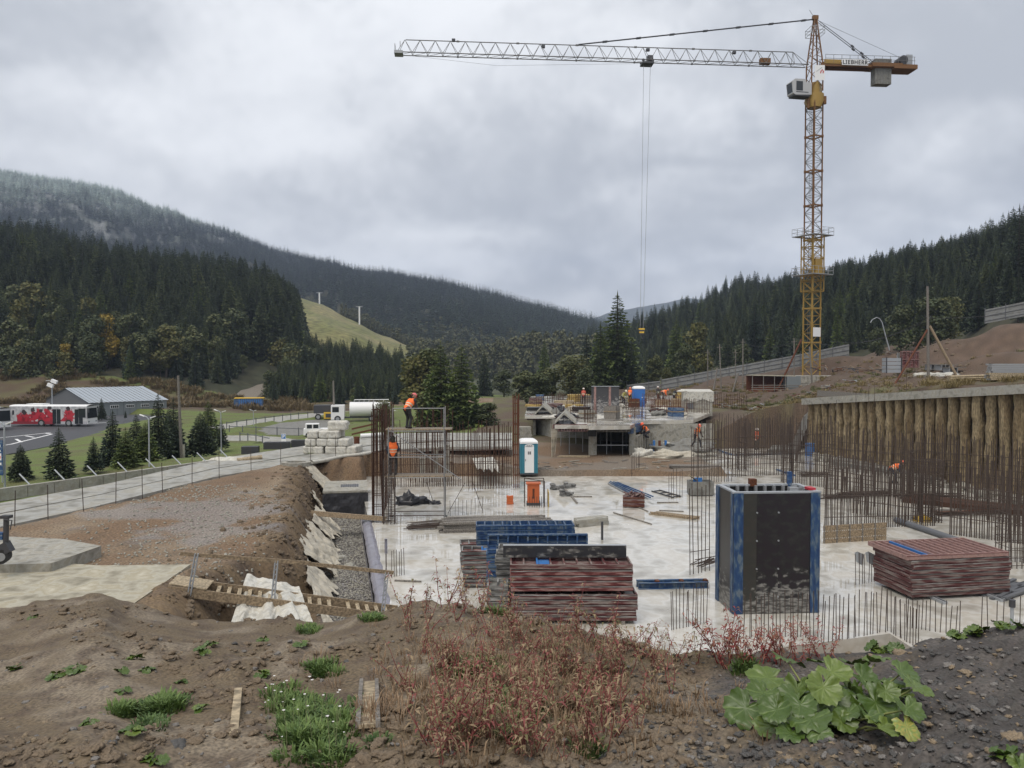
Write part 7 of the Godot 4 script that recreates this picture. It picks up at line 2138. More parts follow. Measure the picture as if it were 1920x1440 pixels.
func make_car_park() -> void:
	bus("long bus with red figures printed on its grey side, at the car park edge", at(101, 803, 109) * Vector3(1, 0, 1) + Vector3(0, -1.85, 0), -0.04, 11.4, true)
	bus("white coach with dark windscreen standing at the end of the bus row", at(-46, 808, 104) * Vector3(1, 0, 1) + Vector3(0, -1.85, 0), -0.35, 10.5, false)
	# grey hall
	var c0 := Vector3(-71.7, -1.9, -128)
	var g := Vector3(-0.76, 0, -0.65) * 21.0
	var l := Vector3(0.65, 0, -0.76) * 13.0
	var hall := thing("grey_hall", "low grey metal hall with pale ribbed roof behind the buses", "building", c0)
	var H := 2.3
	var apex := g * 0.5 + Vector3(0, 4.6, 0)
	var m := MB.new()
	m.quad(Vector3.ZERO, Vector3(0, H, 0), l + Vector3(0, H, 0), l)
	m.quad(l, l + Vector3(0, H, 0), l + g + Vector3(0, H, 0), l + g)
	put(hall, "wall", m.mesh(), M.hall_grey)
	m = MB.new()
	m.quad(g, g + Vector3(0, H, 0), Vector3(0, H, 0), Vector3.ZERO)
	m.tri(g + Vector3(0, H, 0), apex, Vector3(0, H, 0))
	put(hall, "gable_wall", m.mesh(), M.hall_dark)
	var o := l.normalized() * 0.3
	m = MB.new()
	var n := 34
	for k in n:
		var a := l * (k / float(n)) - o
		var b := l * ((k + 1) / float(n)) - o * (1.0 if k < n - 1 else -1.0)
		var up := Vector3(0, 0.06 + (0.05 if k % 2 else 0.0), 0)
		m.quad(Vector3(0, H, 0) + a + up - g * 0.01, apex + a + up, apex + b + up, Vector3(0, H, 0) + b + up - g * 0.01)
		m.quad(apex + a + up, g + Vector3(0, H, 0) + a + up, g + Vector3(0, H, 0) + b + up, apex + b + up)
	put(hall, "roof", m.mesh(), M.roof_metal)
	var wq := Basis(l.normalized(), Vector3.UP, l.normalized().cross(Vector3.UP))
	for k in 5:
		var p := l * (0.1 + k * 0.2) + Vector3(0, 1.55, 0) + Vector3(0.76, 0, 0.65) * 0.03
		var wn := put(hall, "window", unit_box, M.white_paint)
		wn.transform = Transform3D(wq * Basis.from_scale(Vector3(1.4, 0.55, 0.06)), p)
		for j in 4: blk(hall, "pane", p + l.normalized() * (-0.5 + j * 0.335) + Vector3(0.76, 0, 0.65) * 0.03, Vector3(0.27, 0.42, 0.04), M.glass, wq)
	for k in 12:
		rod(hall, "wall_seam", l * (k / 12.0) + Vector3(0.76, 0, 0.65) * 0.02, l * (k / 12.0) + Vector3(0.76, 0, 0.65) * 0.02 + Vector3(0, H, 0), 0.025, M.hall_dark)
	# floodlight mast
	var fp := at(98, 762, 116) 
	fp.y = -1.9
	var fm := thing("floodlight_mast", "thin mast with two floodlights beside the grey hall", "mast", fp)
	var ft := at(99, 714, 116) - fp
	pipe(fm, "mast", Vector3.ZERO, Vector3(0, ft.y, 0), 0.09, M.galvanised)
	for k in 2: blk(fm, "floodlight", Vector3(0.5 - k * 0.6, ft.y - 0.1 - k * 0.6, 0.2), Vector3(0.9, 0.5, 0.4), M.white_paint, Basis(Vector3.BACK, -0.4))
	rod(fm, "arm", Vector3(-0.9, ft.y, 0), Vector3(0.9, ft.y, 0), 0.06, M.galvanised)
	# painted markings
	for q in [[[-40, 825], [95, 811]], [[20, 833], [97, 814]], [[30, 823], [40, 829]], [[48, 817], [64, 820]], [[100, 799], [200, 792]], [[85, 812], [97, 814]], [[-60, 845], [20, 833]]]:
		var a := gp(q[0][0], q[0][1], -1.845)
		var b := gp(q[1][0], q[1][1], -1.845)
		var t := (b - a).normalized().cross(Vector3.UP) * 0.16
		var mm := MB.new()
		mm.quad(a - t, b - t, b + t, a + t)
		land("painted_marking", mm.mesh(), M.white_paint)
	# concrete parapet beside the road
	var a := gp(-60, 945, 0.95)
	var b := gp(445, 872, 0.95)
	var pw := thing("concrete_parapet", "long low concrete parapet with slanting brackets beside the road", "parapet", a)
	for k in 12: beam(pw, "parapet_block", (b - a) * (k + 0.01) / 12.0 + Vector3(0, 0.22, 0), (b - a) * (k + 0.99) / 12.0 + Vector3(0, 0.22, 0), 0.28, 0.58, M.concrete)
	for k in 9: pipe(pw, "bracket", (b - a) * (k + 0.6) / 9.0 + Vector3(0, 0.5, 0), (b - a) * (k + 0.6) / 9.0 + Vector3(-0.55, 1.0, -0.1), 0.035, M.galvanised)
	# thin posts along the road edge
	for q in [[27, 990], [90, 976], [157, 962], [217, 946], [267, 932], [305, 923], [360, 911], [411, 899], [471, 886], [526, 876], [582, 866], [629, 858]]:
		var p := gp(q[0], q[1], 1.38)
		var po := thing("rod_post", "thin rusty rod post along the edge of the concrete road", "post", p, 0.0, "rod posts along the road")
		rod(po, "rod", Vector3(0, -0.2, 0), Vector3(rng.randf_range(-0.06, 0.06), 1.35, 0), 0.016, M.rebar_dark)
	# lamp posts and poles
	for q in [[280, 783, 883, 46, "slim galvanised lamp post among the young spruces"], [415, 772, 852, 62, "slim galvanised lamp post at the end of the grass slope"], [9, 794, 906, 38, "slim lamp post beside the blue sign"], [476, 770, 800, 105, "small lamp post beside the far road"]]:
		var p := at(q[0], q[2], q[3])
		var lp := thing("lamp_post", q[4], "lamp post", p)
		var t := at(q[0] - 1, q[1], q[3]) - p
		var mm := MB.new()
		mm.chain([Vector3(0, -0.3, 0), t * 0.96, t + Vector3(-0.12, 0.03, 0), t + Vector3(-0.35, 0.12, 0)], [0.055, 0.04, 0.035, 0.03], 8)
		put(lp, "post", mm.mesh(), M.galvanised)
		for k in 2: blk(lp, "lamp_head", t + Vector3(-0.4 + k * 0.65, 0.13 - k * 0.1, 0), Vector3(0.32, 0.05, 0.14), M.white_paint, Basis(Vector3.BACK, -0.35 + k * 0.7))
	for q in [[341, 868, 334, 704, 57, 0.13, "tall weathered wooden pole beside the road"], [627, 792, 625, 714, 118, 0.2, "far wooden pole beside the tank truck"]]:
		var p := at(q[0], q[1], q[4])
		var po := thing("wooden_pole", q[6], "pole", p)
		var mm := MB.new()
		mm.tube(Vector3(0, -0.4, 0), at(q[2], q[3], q[4]) - p, q[5], q[5] * 0.65, 9)
		put(po, "pole", mm.mesh(), M.wood_grey)
		if q[4] < 100: pipe(po, "stub", Vector3(0.15, -0.4, 0), Vector3(0.15, 1.4, 0), 0.1, M.concrete)
	# blue sign at the left edge
	var sp := at(-2, 905, 37.6)
	var sg := thing("blue_sign", "tall blue information sign beside the lamp post", "sign", sp)
	blk(sg, "board", Vector3(-0.05, 1.25, 0), Vector3(0.55, 1.75, 0.05), M.blue_panel)
	for q in [[0.02, 1.85, 0.22, 0.12], [0.05, 1.6, 0.16, 0.1], [0.04, 1.3, 0.25, 0.35], [0.06, 0.95, 0.2, 0.12]]: blk(sg, "print", Vector3(q[0], q[1], 0.03), Vector3(q[2], q[3], 0.006), M.white_paint)
	blk(sg, "print", Vector3(0.08, 1.28, 0.035), Vector3(0.1, 0.12, 0.006), M.orange)
	for k in 2: rod(sg, "leg", Vector3(-0.25 + k * 0.4, 0, -0.03), Vector3(-0.25 + k * 0.4, 2.1, -0.03), 0.03, M.galvanised)
	# stack of white wrapped packs
	var wp := gp(618, 852, 1.42)
	var k2 := 0
	for row in 3:
		var cnt: int = [5, 4, 3][row]
		for c in cnt:
			for dd in 2:
				var w := thing("wrapped_pack", "white foil wrapped pack in the big stack beside the road", "pack", wp + Vector3(-1.45 + c * 0.72 + row * 0.14 + rng.randf_range(-0.05, 0.05), row * 0.5, -0.5 - dd * 0.85), rng.randf_range(-0.12, 0.12), "white packs in the stack")
				put(w, "pack", pillow(Vector3(0.7, 0.5, 0.82), k2), M.white_sheet)
				k2 += 1
	var bx := thing("wrapped_pack", "box shaped white pack on top of the big stack", "pack", wp + Vector3(0.35, 1.48, -0.9), 0.1)
	put(bx, "pack", pillow(Vector3(1.25, 0.62, 1.0), 99), M.white_sheet)
	# things round the road bend
	var br := thing("rusty_barrel", "rusty brown barrel beside the white packs", "barrel", gp(669, 835, 1.42))
	pipe(br, "barrel", Vector3.ZERO, Vector3(0, 0.62, 0), 0.2, M.rebar_brown)
	for k in 2: pipe(br, "hoop", Vector3(0, 0.2 + k * 0.2, 0), Vector3(0, 0.225 + k * 0.2, 0), 0.21, M.rebar_brown)
	pipe(thing("white_pipe", "white plastic pipe lying behind the rusty barrel", "pipe", gp(676, 822, 1.42)), "pipe", Vector3(0, 0.2, 0), Vector3(1.7, 0.25, -0.6), 0.16, M.white_paint)
	var mr := thing("manhole_ring", "pale concrete manhole ring lying on the earth beside the road", "ring", gp(555, 873, 1.45))
	var rm := MB.new()
	for k in 20:
		var a0 := TAU * k / 20.0
		var a1 := TAU * (k + 1) / 20.0
		var q0 := Vector3(cos(a0), 0, sin(a0) * 0.8)
		var q1 := Vector3(cos(a1), 0, sin(a1) * 0.8)
		rm.quad(q1 * 0.85, q1 * 0.85 + Vector3(0, 0.22, 0), q0 * 0.85 + Vector3(0, 0.22, 0), q0 * 0.85)
		rm.quad(q0 * 0.55 + Vector3(0, 0.22, 0), q0 * 0.85 + Vector3(0, 0.22, 0), q1 * 0.85 + Vector3(0, 0.22, 0), q1 * 0.55 + Vector3(0, 0.22, 0))
		rm.quad(q0 * 0.55, q0 * 0.55 + Vector3(0, 0.22, 0), q1 * 0.55 + Vector3(0, 0.22, 0), q1 * 0.55)
	put(mr, "ring", rm.mesh(), M.concrete)
	var hs := thing("fabric_hose", "flat pale hose lying along the road edge", "hose", gp(585, 866, 1.46))
	var hm := MB.new()
	var pts := []
	for k in 14: pts.append(gp(585 + k * 11, 866 - k * 1.8 + sin(k * 0.9) * 0.8, 1.5) - hs.position)
	hm.chain(pts, range(14).map(func(_k): return 0.11), 6)
	put(hs, "hose", hm.mesh(), M.white_sheet)
	for q in [[470, 851, 1.1, "black crate beside the parapet end"], [520, 842, 1.8, "long black crate beside the road bend"], [560, 838, 1.0, "small black crate before the white packs"]]:
		var p := gp(q[0], q[1], 1.2)
		var bk := thing("black_crate", q[3], "crate", p, 0.15)
		for k in 3: blk(bk, "slat", Vector3(0, 0.1 + k * 0.16, 0.3), Vector3(q[2], 0.14, 0.04), M.steel_dark)
		blk(bk, "body", Vector3(0, 0.26, 0), Vector3(q[2] - 0.04, 0.5, 0.56), M.black_sheet)
	var wt := thing("white_sheet_heap", "crumpled white sheet on dark boards beside the parapet", "sheet", gp(430, 866, 1.3))
	put(wt, "sheet", lump(31, Vector3(1.5, 0.28, 0.6), 0.35), M.white_sheet)
	boards("dark boards lying beside the crumpled white sheet", gp(385, 874, 1.2), 0.4, 5, 2.6, 0.2, 0.06, M.hall_dark, "", 0.15, 2)
	pipe(thing("timber_log", "pale round log beside the crumpled sheet", "log", gp(445, 868, 1.3)), "log", Vector3(0, 0.15, 0), Vector3(1.2, 0.25, -0.8), 0.14, M.wood_pale)
	# blue parking sign
	var ps := thing("parking_sign", "blue and white P parking sign at the road bend", "sign", at(532, 838, 84))
	rod(ps, "post", Vector3.ZERO, Vector3(0, 1.4, 0), 0.03, M.galvanised)
	blk(ps, "plate", Vector3(0, 1.05, 0.04), Vector3(0.52, 0.85, 0.03), M.white_paint)
	blk(ps, "blue_field", Vector3(0, 1.17, 0.06), Vector3(0.46, 0.5, 0.01), M.blue_bright)
	put(ps, "letter", text_mesh("P", 0.4, 0.01), M.white_paint).position = Vector3(0, 1.17, 0.075)
	# railings of the far roads
	for q in [[[425, 806], [480, 797], [560, 786], [640, 777], [730, 772]], [[430, 813], [480, 815], [560, 818], [590, 820]], [[450, 828], [480, 832], [505, 838]]]:
		var rp := gp(q[0][0], q[0][1], -1.85)
		var rl := thing("road_railing", "dark post and rail fence along the bend of the far road", "railing", rp, 0.0, "railings of the far road")
		for k in q.size() - 1:
			var p := gp(q[k][0], q[k][1], -1.85) - rp
			var e := gp(q[k + 1][0], q[k + 1][1], -1.85) - rp
			var n2 := maxi(2, int(p.distance_to(e) / 2.2))
			rod(rl, "rail", p + Vector3(0, 0.95, 0), e + Vector3(0, 0.95, 0), 0.05, M.hall_dark)
			for j in n2: rod(rl, "post", p.lerp(e, j / float(n2)), p.lerp(e, j / float(n2)) + Vector3(0, 1.1, 0), 0.06, M.hall_dark)
	# container, trucks
	var ct := thing("site_container", "blue container with yellow roof edge beside the dirt track", "container", at(467, 766, 148), 0.25)
	blk(ct, "side", Vector3(0.3, 1.05, 0), Vector3(4.6, 1.9, 2.3), M.blue_bright)
	for k in 12: blk(ct, "corrugation", Vector3(-1.9 + k * 0.4, 1.05, 1.17), Vector3(0.16, 1.8, 0.05), M.blue_panel)
	blk(ct, "end_wall", Vector3(-2.35, 1.05, 0), Vector3(0.7, 1.9, 2.32), M.blue_panel)
	blk(ct, "roof", Vector3(0.1, 2.08, 0), Vector3(5.5, 0.16, 2.5), M.yellow_paint)
	var tt := thing("tank_truck", "white tank truck partly behind the pale bush", "truck", at(683, 790, 118) * Vector3(1, 0, 1) + Vector3(0, -1.9, 0), 0.15)
	var tk := MB.new()
	tk.tube(Vector3(-2.2, 1.9, 0), Vector3(4.0, 1.9, 0), 1.15, 1.15, 20)
	put(tt, "tank", tk.mesh(), M.white_paint)
	for k in 2: rod(tt, "top_rail", Vector3(-1.5, 3.4, 0.4 * (k * 2 - 1)), Vector3(3.8, 3.4, 0.4 * (k * 2 - 1)), 0.04, M.white_paint)
	for k in 8: rod(tt, "rail_post", Vector3(-1.5 + k * 0.75, 3.0, 0.4), Vector3(-1.5 + k * 0.75, 3.4, 0.4), 0.03, M.white_paint)
	blk(tt, "cab", Vector3(-4.0, 1.5, 0), Vector3(2.0, 2.2, 2.3), M.white_paint)
	blk(tt, "windscreen", Vector3(-5.0, 1.95, 0), Vector3(0.05, 0.9, 2.0), M.glass)
	blk(tt, "side_window", Vector3(-4.3, 1.95, 1.16), Vector3(1.0, 0.8, 0.03), M.glass)
	for x in [-4.0, 1.2, 2.6]: wheel(tt, Vector3(x, 0.5, 1.05), 0.5, Vector3(0, 0, 1))
	blk(tt, "chassis", Vector3(-0.3, 0.65, 0), Vector3(8.4, 0.2, 1.0), M.steel_dark)
	var dt := thing("dump_truck", "dark dump truck with yellow nose beside the tank truck", "truck", at(614, 795, 122) * Vector3(1, 0, 1) + Vector3(0, -1.9, 0), 0.2)
	blk(dt, "bed", Vector3(0, 1.7, -0.2), Vector3(4.2, 1.3, 2.3), M.steel_dark)
	blk(dt, "nose", Vector3(0.6, 0.75, 1.3), Vector3(2.2, 1.0, 1.2), M.yellow_paint)
	blk(dt, "grille", Vector3(0.6, 0.75, 1.92), Vector3(1.6, 0.6, 0.04), M.steel_dark)
	for x in [-1.4, 1.4]: wheel(dt, Vector3(x, 0.5, 1.1), 0.5, Vector3(0, 0, 1))
	var vn := thing("white_van", "white pickup van parked behind the white packs", "van", at(600, 815, 92) * Vector3(1, 0, 1) + Vector3(0, -1.85, 0), 0.2)
	blk(vn, "body", Vector3(0, 0.75, 0), Vector3(3.8, 0.75, 1.7), M.white_paint)
	blk(vn, "cabin", Vector3(-0.9, 1.4, 0), Vector3(1.6, 0.65, 1.55), M.white_paint)
	for k in 2: blk(vn, "window", Vector3(-1.2 + k * 0.75, 1.42, 0.79), Vector3(0.6, 0.45, 0.02), M.glass)
	for x in [-1.3, 1.2]: wheel(vn, Vector3(x, 0.36, 0.75), 0.36, Vector3(0, 0, 1))
	var ca := thing("parked_car", "dark car parked at the end of the dirt track", "car", at(378, 776, 150) * Vector3(1, 0, 1) + Vector3(0, at(378, 776, 150).y, 0), 0.1)
	blk(ca, "body", Vector3(0, 0.6, 0), Vector3(4.2, 0.6, 1.7), M.steel_dark)
	blk(ca, "cabin", Vector3(-0.2, 1.1, 0), Vector3(2.2, 0.5, 1.5), M.glass)
	for x in [-1.3, 1.3]: wheel(ca, Vector3(x, 0.33, 0.8), 0.33, Vector3(0, 0, 1))
	var wc := thing("parked_car", "white car parked among the spruces beside the dirt track", "car", at(340, 772, 146), 0.1)
	blk(wc, "body", Vector3(0, 0.6, 0), Vector3(4.4, 0.65, 1.7), M.white_paint)
	blk(wc, "cabin", Vector3(-0.2, 1.2, 0), Vector3(2.4, 0.55, 1.5), M.white_paint)
	blk(wc, "window", Vector3(-0.2, 1.2, 0.76), Vector3(2.0, 0.4, 0.03), M.glass)
	for x in [-1.3, 1.3]: wheel(wc, Vector3(x, 0.33, 0.8), 0.33, Vector3(0, 0, 1))
	# rails beside the barrel
	for k in 2:
		var p := at(660, 806 + k * 10, 66)
		plank("rusty red rail of the barrier behind the white packs", p, at(705, 796 + k * 10, 62), 0.06, 0.14, M.rebar_brown, "red rails behind the packs")
	# things far up the valley
	for q in [[599, 571, 549, 590], [674, 603, 575, 520]]:
		var p := at(q[0], q[1], q[3])
		var py := thing("ski_lift_pylon", "white T shaped ski lift pylon above the meadow", "pylon", p - Vector3(0, 2, 0), 0.0, "ski lift pylons")
		var h := at(q[0], q[2], q[3]).y - p.y + 2.0
		pipe(py, "mast", Vector3.ZERO, Vector3(0, h, 0), 0.55, M.white_paint)
		beam(py, "cross_arm", Vector3(-2.4, h, 0), Vector3(2.4, h, 0), 0.7, 0.6, M.steel)
		for k in 2: beam(py, "pulley_bank", Vector3(2.2 * (k * 2 - 1), h + 0.5, 1.5), Vector3(2.2 * (k * 2 - 1), h + 0.5, -1.5), 0.4, 0.4, M.steel_dark)
	for q in [[350, 560, 300, "lift station machine showing above the dark spruces"]]:
		var p := at(q[0], q[1] + 6, q[2])
		var py := thing("lift_station", q[3], "lift station", p - Vector3(0, 14, 0))
		blk(py, "frame", Vector3(0, 14.2, 0), Vector3(4.4, 0.4, 1.2), M.steel)
		for k in 5: rod(py, "strut", Vector3(-2 + k, 14.2, 0), Vector3(-1.5 + k * 0.8, 15.6, 0), 0.1, M.steel)
		pipe(py, "mast", Vector3.ZERO, Vector3(0, 14.2, 0), 0.3, M.steel)
	for q in [[935, 681, 520, 12.0, 3.0, "far white lodge with dark window band on the valley floor"], [963, 681, 500, 8.0, 2.5, "far pale roofed house beside the white lodge"]]:
		var p := at(q[0], q[1] + 6, q[2])
		var hs2 := thing("far_house", q[5], "house", p)
		blk(hs2, "wall", Vector3(0, q[4] * 0.5, 0), Vector3(q[3], q[4], 8), M.white_paint)
		blk(hs2, "roof", Vector3(0, q[4] + 0.4, 0), Vector3(q[3] + 1.5, 0.8, 9.5), M.hall_grey if q[0] == 935 else M.white_paint)
		for k in 4: blk(hs2, "window", Vector3(-q[3] * 0.36 + k * q[3] * 0.24, q[4] * 0.5, 4.02), Vector3(q[3] * 0.16, 1.0, 0.06), M.glass)
	var dm := thing("white_dome_tent", "white dome tent at the foot of the ski meadow", "tent", hill_point("meadow", 768, 0.45) - Vector3(0, 0.3, 0))
	put(dm, "dome", lump(3, Vector3(2.6, 2.8, 2.6), 0.02), M.white_paint)
	blk(dm, "door", Vector3(0.4, 0.8, 2.5), Vector3(1.0, 1.5, 0.2), M.hall_grey)
	# bank debris below the track
	boards("dark pile of old timber beside the dirt track", at(495, 748, 175), 0.3, 7, 5.0, 0.3, 0.2, M.hall_dark, "", 0.3, 3)
	# jockey wheel of a trailer at the left edge
	var jw := thing("trailer_jack", "black trailer jack with crank handle and small wheel on the concrete pad", "trailer jack", at(8, 1056, 20.5))
	pipe(jw, "outer_tube", Vector3(0.05, 0.45, 0), Vector3(0.08, 1.25, 0), 0.07, M.steel_dark)
	blk(jw, "cap", Vector3(0.08, 1.28, 0), Vector3(0.24, 0.08, 0.2), M.steel_dark)
	rod(jw, "crank", Vector3(0.08, 1.22, 0.1), Vector3(0.3, 1.2, 0.1), 0.014, M.steel_dark)
	rod(jw, "crank", Vector3(0.3, 1.2, 0.1), Vector3(0.26, 0.95, 0.12), 0.014, M.steel_dark)
	blk(jw, "fork", Vector3(0.02, 0.4, 0), Vector3(0.34, 0.3, 0.22), M.steel_dark, Basis(Vector3.BACK, 0.5))
	wheel(jw, Vector3(-0.05, 0.2, 0), 0.2, Vector3(0.3, 0, 1).normalized())
	beam(jw, "drawbar", Vector3(0, 0.75, 0), Vector3(-1.8, 0.85, 0.2), 0.14, 0.2, M.blue_panel)
func pillow(s: Vector3, sd: int) -> ArrayMesh:
	var st := SurfaceTool.new()
	st.begin(Mesh.PRIMITIVE_TRIANGLES)
	st.set_smooth_group(0)
	var f := FastNoiseLite.new()
	f.seed = sd
	f.frequency = 2.0
	var N := 7
	var sup := func(a: Vector3) -> Vector3:
		var l := pow(pow(absf(a.x), 9.0) + pow(absf(a.y), 9.0) + pow(absf(a.z), 9.0), 1.0 / 9.0)
		var p := a / l
		return (p * (1.0 + f.get_noise_3d(p.x, p.y, p.z) * 0.10)) * s * 0.5 + Vector3(0, s.y * 0.5, 0)
	for ax in 3:
		for sg in [-1.0, 1.0]:
			for i in N:
				for j in N:
					var c := []
					for e in [[i, j], [i + 1, j], [i + 1, j + 1], [i, j + 1]]:
						var p := Vector3.ZERO
						p[ax] = sg
						p[(ax + 1) % 3] = -1.0 + 2.0 * e[0] / N
						p[(ax + 2) % 3] = -1.0 + 2.0 * e[1] / N
						c.append(sup.call(p))
					if sg > 0: c.reverse()
					for k in [0, 1, 2, 0, 2, 3]: st.add_vertex(c[k])
	st.generate_normals()
	return st.commit()
# ---------------------------------------------------------------- the unfinished building behind the slab
const DECK := 2.68
func make_building() -> void:
	var g := gp(1150, 857, 0.2)
	var bd := thing("unfinished_building", "unfinished concrete building with dark openings and red edge formwork", "building", Vector3(g.x, 0.0, g.z))
	var o := bd.position
	var add_poly := func(called: String, pts: Array, h: float, th: float, m: Material) -> void:
		var b := MB.new()
		var poly := []
		for p in pts:
			var w := gp(p[0], p[1], h)
			poly.append(Vector2(w.x - o.x, w.z - o.z))
		b.prism(poly, h - th, h)
		put(bd, called, b.mesh(), m)
	add_poly.call("floor_deck", [[984, 779], [1045, 779], [1040, 797], [1100, 797], [1104, 799], [1182, 798], [1200, 789], [1300, 787], [1330, 775], [1320, 741], [995, 743]], DECK, 0.28, M.wet_slab)
	# walls and openings under the deck
	var top := DECK - 0.28
	var W := func(called: String, px0: float, px1: float, d0: float, d1: float, y0: float, y1: float, m: Material) -> void:
		var a := Vector3((px0 - 960) / F * d0, 0, -d0) - o
		var b := Vector3((px1 - 960) / F * d1, 0, -d1) - o
		var w := beam(bd, called, Vector3(a.x, (y0 + y1) * 0.5, a.z), Vector3(b.x, (y0 + y1) * 0.5, b.z), 0.25, y1 - y0, m)
	W.call("pier", 1104, 1119, 57.0, 57.0, 0.0, top, M.concrete)
	W.call("pier", 1180, 1192, 57.2, 57.2, 0.0, top, M.concrete)
	W.call("wall", 1036, 1196, 66.0, 66.0, 0.0, top, M.concrete)
	W.call("wall", 1112, 1112, 57.3, 66.0, 0.0, top, M.concrete)
	W.call("wall", 1186, 1186, 57.5, 66.0, 0.0, top, M.concrete)
	W.call("wall", 1008, 1036, 69.0, 66.0, 0.0, top, M.concrete)
	W.call("wall", 1002, 1004, 67.5, 74.0, 0.0, top, M.concrete)
	W.call("wall", 1192, 1228, 57.2, 61.5, 0.0, 1.75, M.concrete)
	for k in 7: W.call("wall_joint", 1194 + k * 4.6, 1194.6 + k * 4.6, 56.98 + k * 0.54, 57.0 + k * 0.54, 0.1, 1.7, M.concrete)
	W.call("wall", 1203, 1338, 60.4, 60.4, 0.0, top, M.concrete)
	W.call("transom_pipe", 1119, 1180, 57.6, 57.6, 0.95, 1.03, M.steel)
	for q in [[1138, 57.7], [1146, 60.0], [1168, 58.0], [1175, 61.0], [1068, 58.0], [1093, 58.5], [1052, 60.0], [1016, 69.0], [1028, 68.0], [1126, 62.0], [1080, 62.0]]:
		var p := Vector3((q[0] - 960) / F * q[1], 0, -q[1]) - o
		pipe(bd, "prop", Vector3(p.x, 0.1, p.z), Vector3(p.x, top, p.z), 0.035, M.steel)
	# edge formwork: panels with ribs
	for q in [[988, 1046, 67.2, M.red_steel, 11], [1037, 1101, 55.9, M.red_steel, 12], [1119, 1181, 55.6, M.wood_grey, 10]]:
		var a := Vector3((q[0] - 960) / F * q[2], DECK - 0.22, -q[2]) - o
		var b := Vector3((q[1] - 960) / F * q[2], DECK - 0.22, -q[2]) - o
		var fp := Node3D.new()
		fp.name = "edge_formwork"
		bd.add_child(fp, true)
		beam(fp, "board", a, b, 0.04, 0.5, q[3])
		for k in 2: beam(fp, "rail", a + Vector3(0, -0.25 + k * 0.5, 0.05), b + Vector3(0, -0.25 + k * 0.5, 0.05), 0.1, 0.05, q[3])
		for k in q[4] + 1:
			var p: Vector3 = a.lerp(b, k / float(q[4]))
			blk(fp, "rib", p + Vector3(0, 0, 0.07), Vector3(0.05, 0.5, 0.1), M.pink_frame if q[3] == M.red_steel else M.grey_frame)
	W.call("timber_beam", 1045, 1104, 56.6, 56.6, top - 0.2, top - 0.03, M.wood)
	W.call("timber_beam", 1119, 1181, 56.2, 56.2, top - 0.2, top - 0.03, M.plywood_yellow)
	W.call("blue_edge_panel", 1181, 1202, 56.6, 59.0, 1.95, 2.6, M.blue_panel)
	W.call("dark_panel", 1103, 1118, 56.7, 56.7, 1.75, 2.45, M.black_ply)
	# inclined stair slabs standing up from the deck
	for q in [[1003, 1036, 66.5, 4.5], [1040, 1080, 56.3, 4.0]]:
		var a := Vector3((q[0] - 960) / F * q[2], DECK, -q[2]) - o
		var b := Vector3((q[1] - 960) / F * q[2], DECK, -q[2]) - o
		var m := a.lerp(b, 0.45) + Vector3(0, 0.75, 0)
		var bk := Vector3(0.4, 0, -q[3])
		var mb := MB.new()
		for s in [[a, m], [m, b]]:
			var u := Vector3(0, 0.16, 0)
			mb.quad(s[0] + u, s[0] + u + bk, s[1] + u + bk, s[1] + u)
			mb.quad(s[0], s[0] + u, s[1] + u, s[1])
			mb.quad(s[1], s[1] + bk, s[0] + bk, s[0])
		put(bd, "inclined_slab", mb.mesh(), M.concrete)
	# sheet hanging beside the opening
	var c := MB.new()
	for k in 10:
		var x0 := (1034 + k * 1.2 - 960) / F * 55.8 - o.x
		var x1 := (1035.2 + k * 1.2 - 960) / F * 55.8 - o.x
		var z := -55.8 - o.z
		c.quad(Vector3(x0 - 0.02 * k, 0.2, z + 0.08 * (k % 2)), Vector3(x0, top, z + 0.06 * (k % 2)), Vector3(x1, top, z + 0.06 * ((k + 1) % 2)), Vector3(x1 - 0.02 * k, 0.2 + k * 0.12, z + 0.08 * ((k + 1) % 2)))
	put(bd, "hanging_sheet", c.mesh(), M.geotextile)
	# things on the deck
	var fw := thing("formwork_wall", "tall dark streaked formwork wall with two pink ribs on the deck", "formwork wall", at(1135, 777, 68.5) * Vector3(1, 0, 1) + Vector3(0, DECK, 0))
	put(fw, "facing", stained_board(2.5, 2.45, 60, 60, 5, Color(0.05, 0.05, 0.052), Color(0.30, 0.29, 0.28), 1.3), M.panel_tint)
	blk(fw, "backing", Vector3(0, 1.22, -0.08), Vector3(2.5, 2.44, 0.14), M.hall_dark)
	for k in 2: blk(fw, "rib", Vector3(-0.95 + k * 1.35, 1.22, 0.03), Vector3(0.2, 2.46, 0.06), M.pink_frame)
	blk(fw, "top_rail", Vector3(0, 2.47, 0), Vector3(2.54, 0.05, 0.18), M.galvanised)
	var hut := thing("sheeted_hut", "grey hut with white sheet over its roof on the deck", "hut", at(1306, 786, 72) * Vector3(1, 0, 1) + Vector3(0, DECK - 0.4, 0), -0.1)
	blk(hut, "wall", Vector3(0, 1.1, 0), Vector3(2.6, 2.2, 2.2), M.concrete)
	blk(hut, "window", Vector3(-0.75, 0.95, 1.11), Vector3(0.65, 0.55, 0.03), M.hall_dark)
	var sm := MB.new()
	for k in 18:
		var x0 := -1.4 + k * 2.8 / 18
		var x1 := x0 + 2.8 / 18
		var b0 := 1.45 + 0.12 * sin(x0 * 4.0)
		var b1 := 1.45 + 0.12 * sin(x1 * 4.0)
		sm.quad(Vector3(x0, b0, 1.16 + 0.03 * sin(x0 * 9.0)), Vector3(x0, 2.3, 1.2), Vector3(x1, 2.3, 1.2), Vector3(x1, b1, 1.16 + 0.03 * sin(x1 * 9.0)))
		sm.quad(Vector3(x0, 2.3, 1.2), Vector3(x0, 2.45, -1.2), Vector3(x1, 2.45, -1.2), Vector3(x1, 2.3, 1.2))
	put(hut, "roof_sheet", sm.mesh(), M.white_sheet)
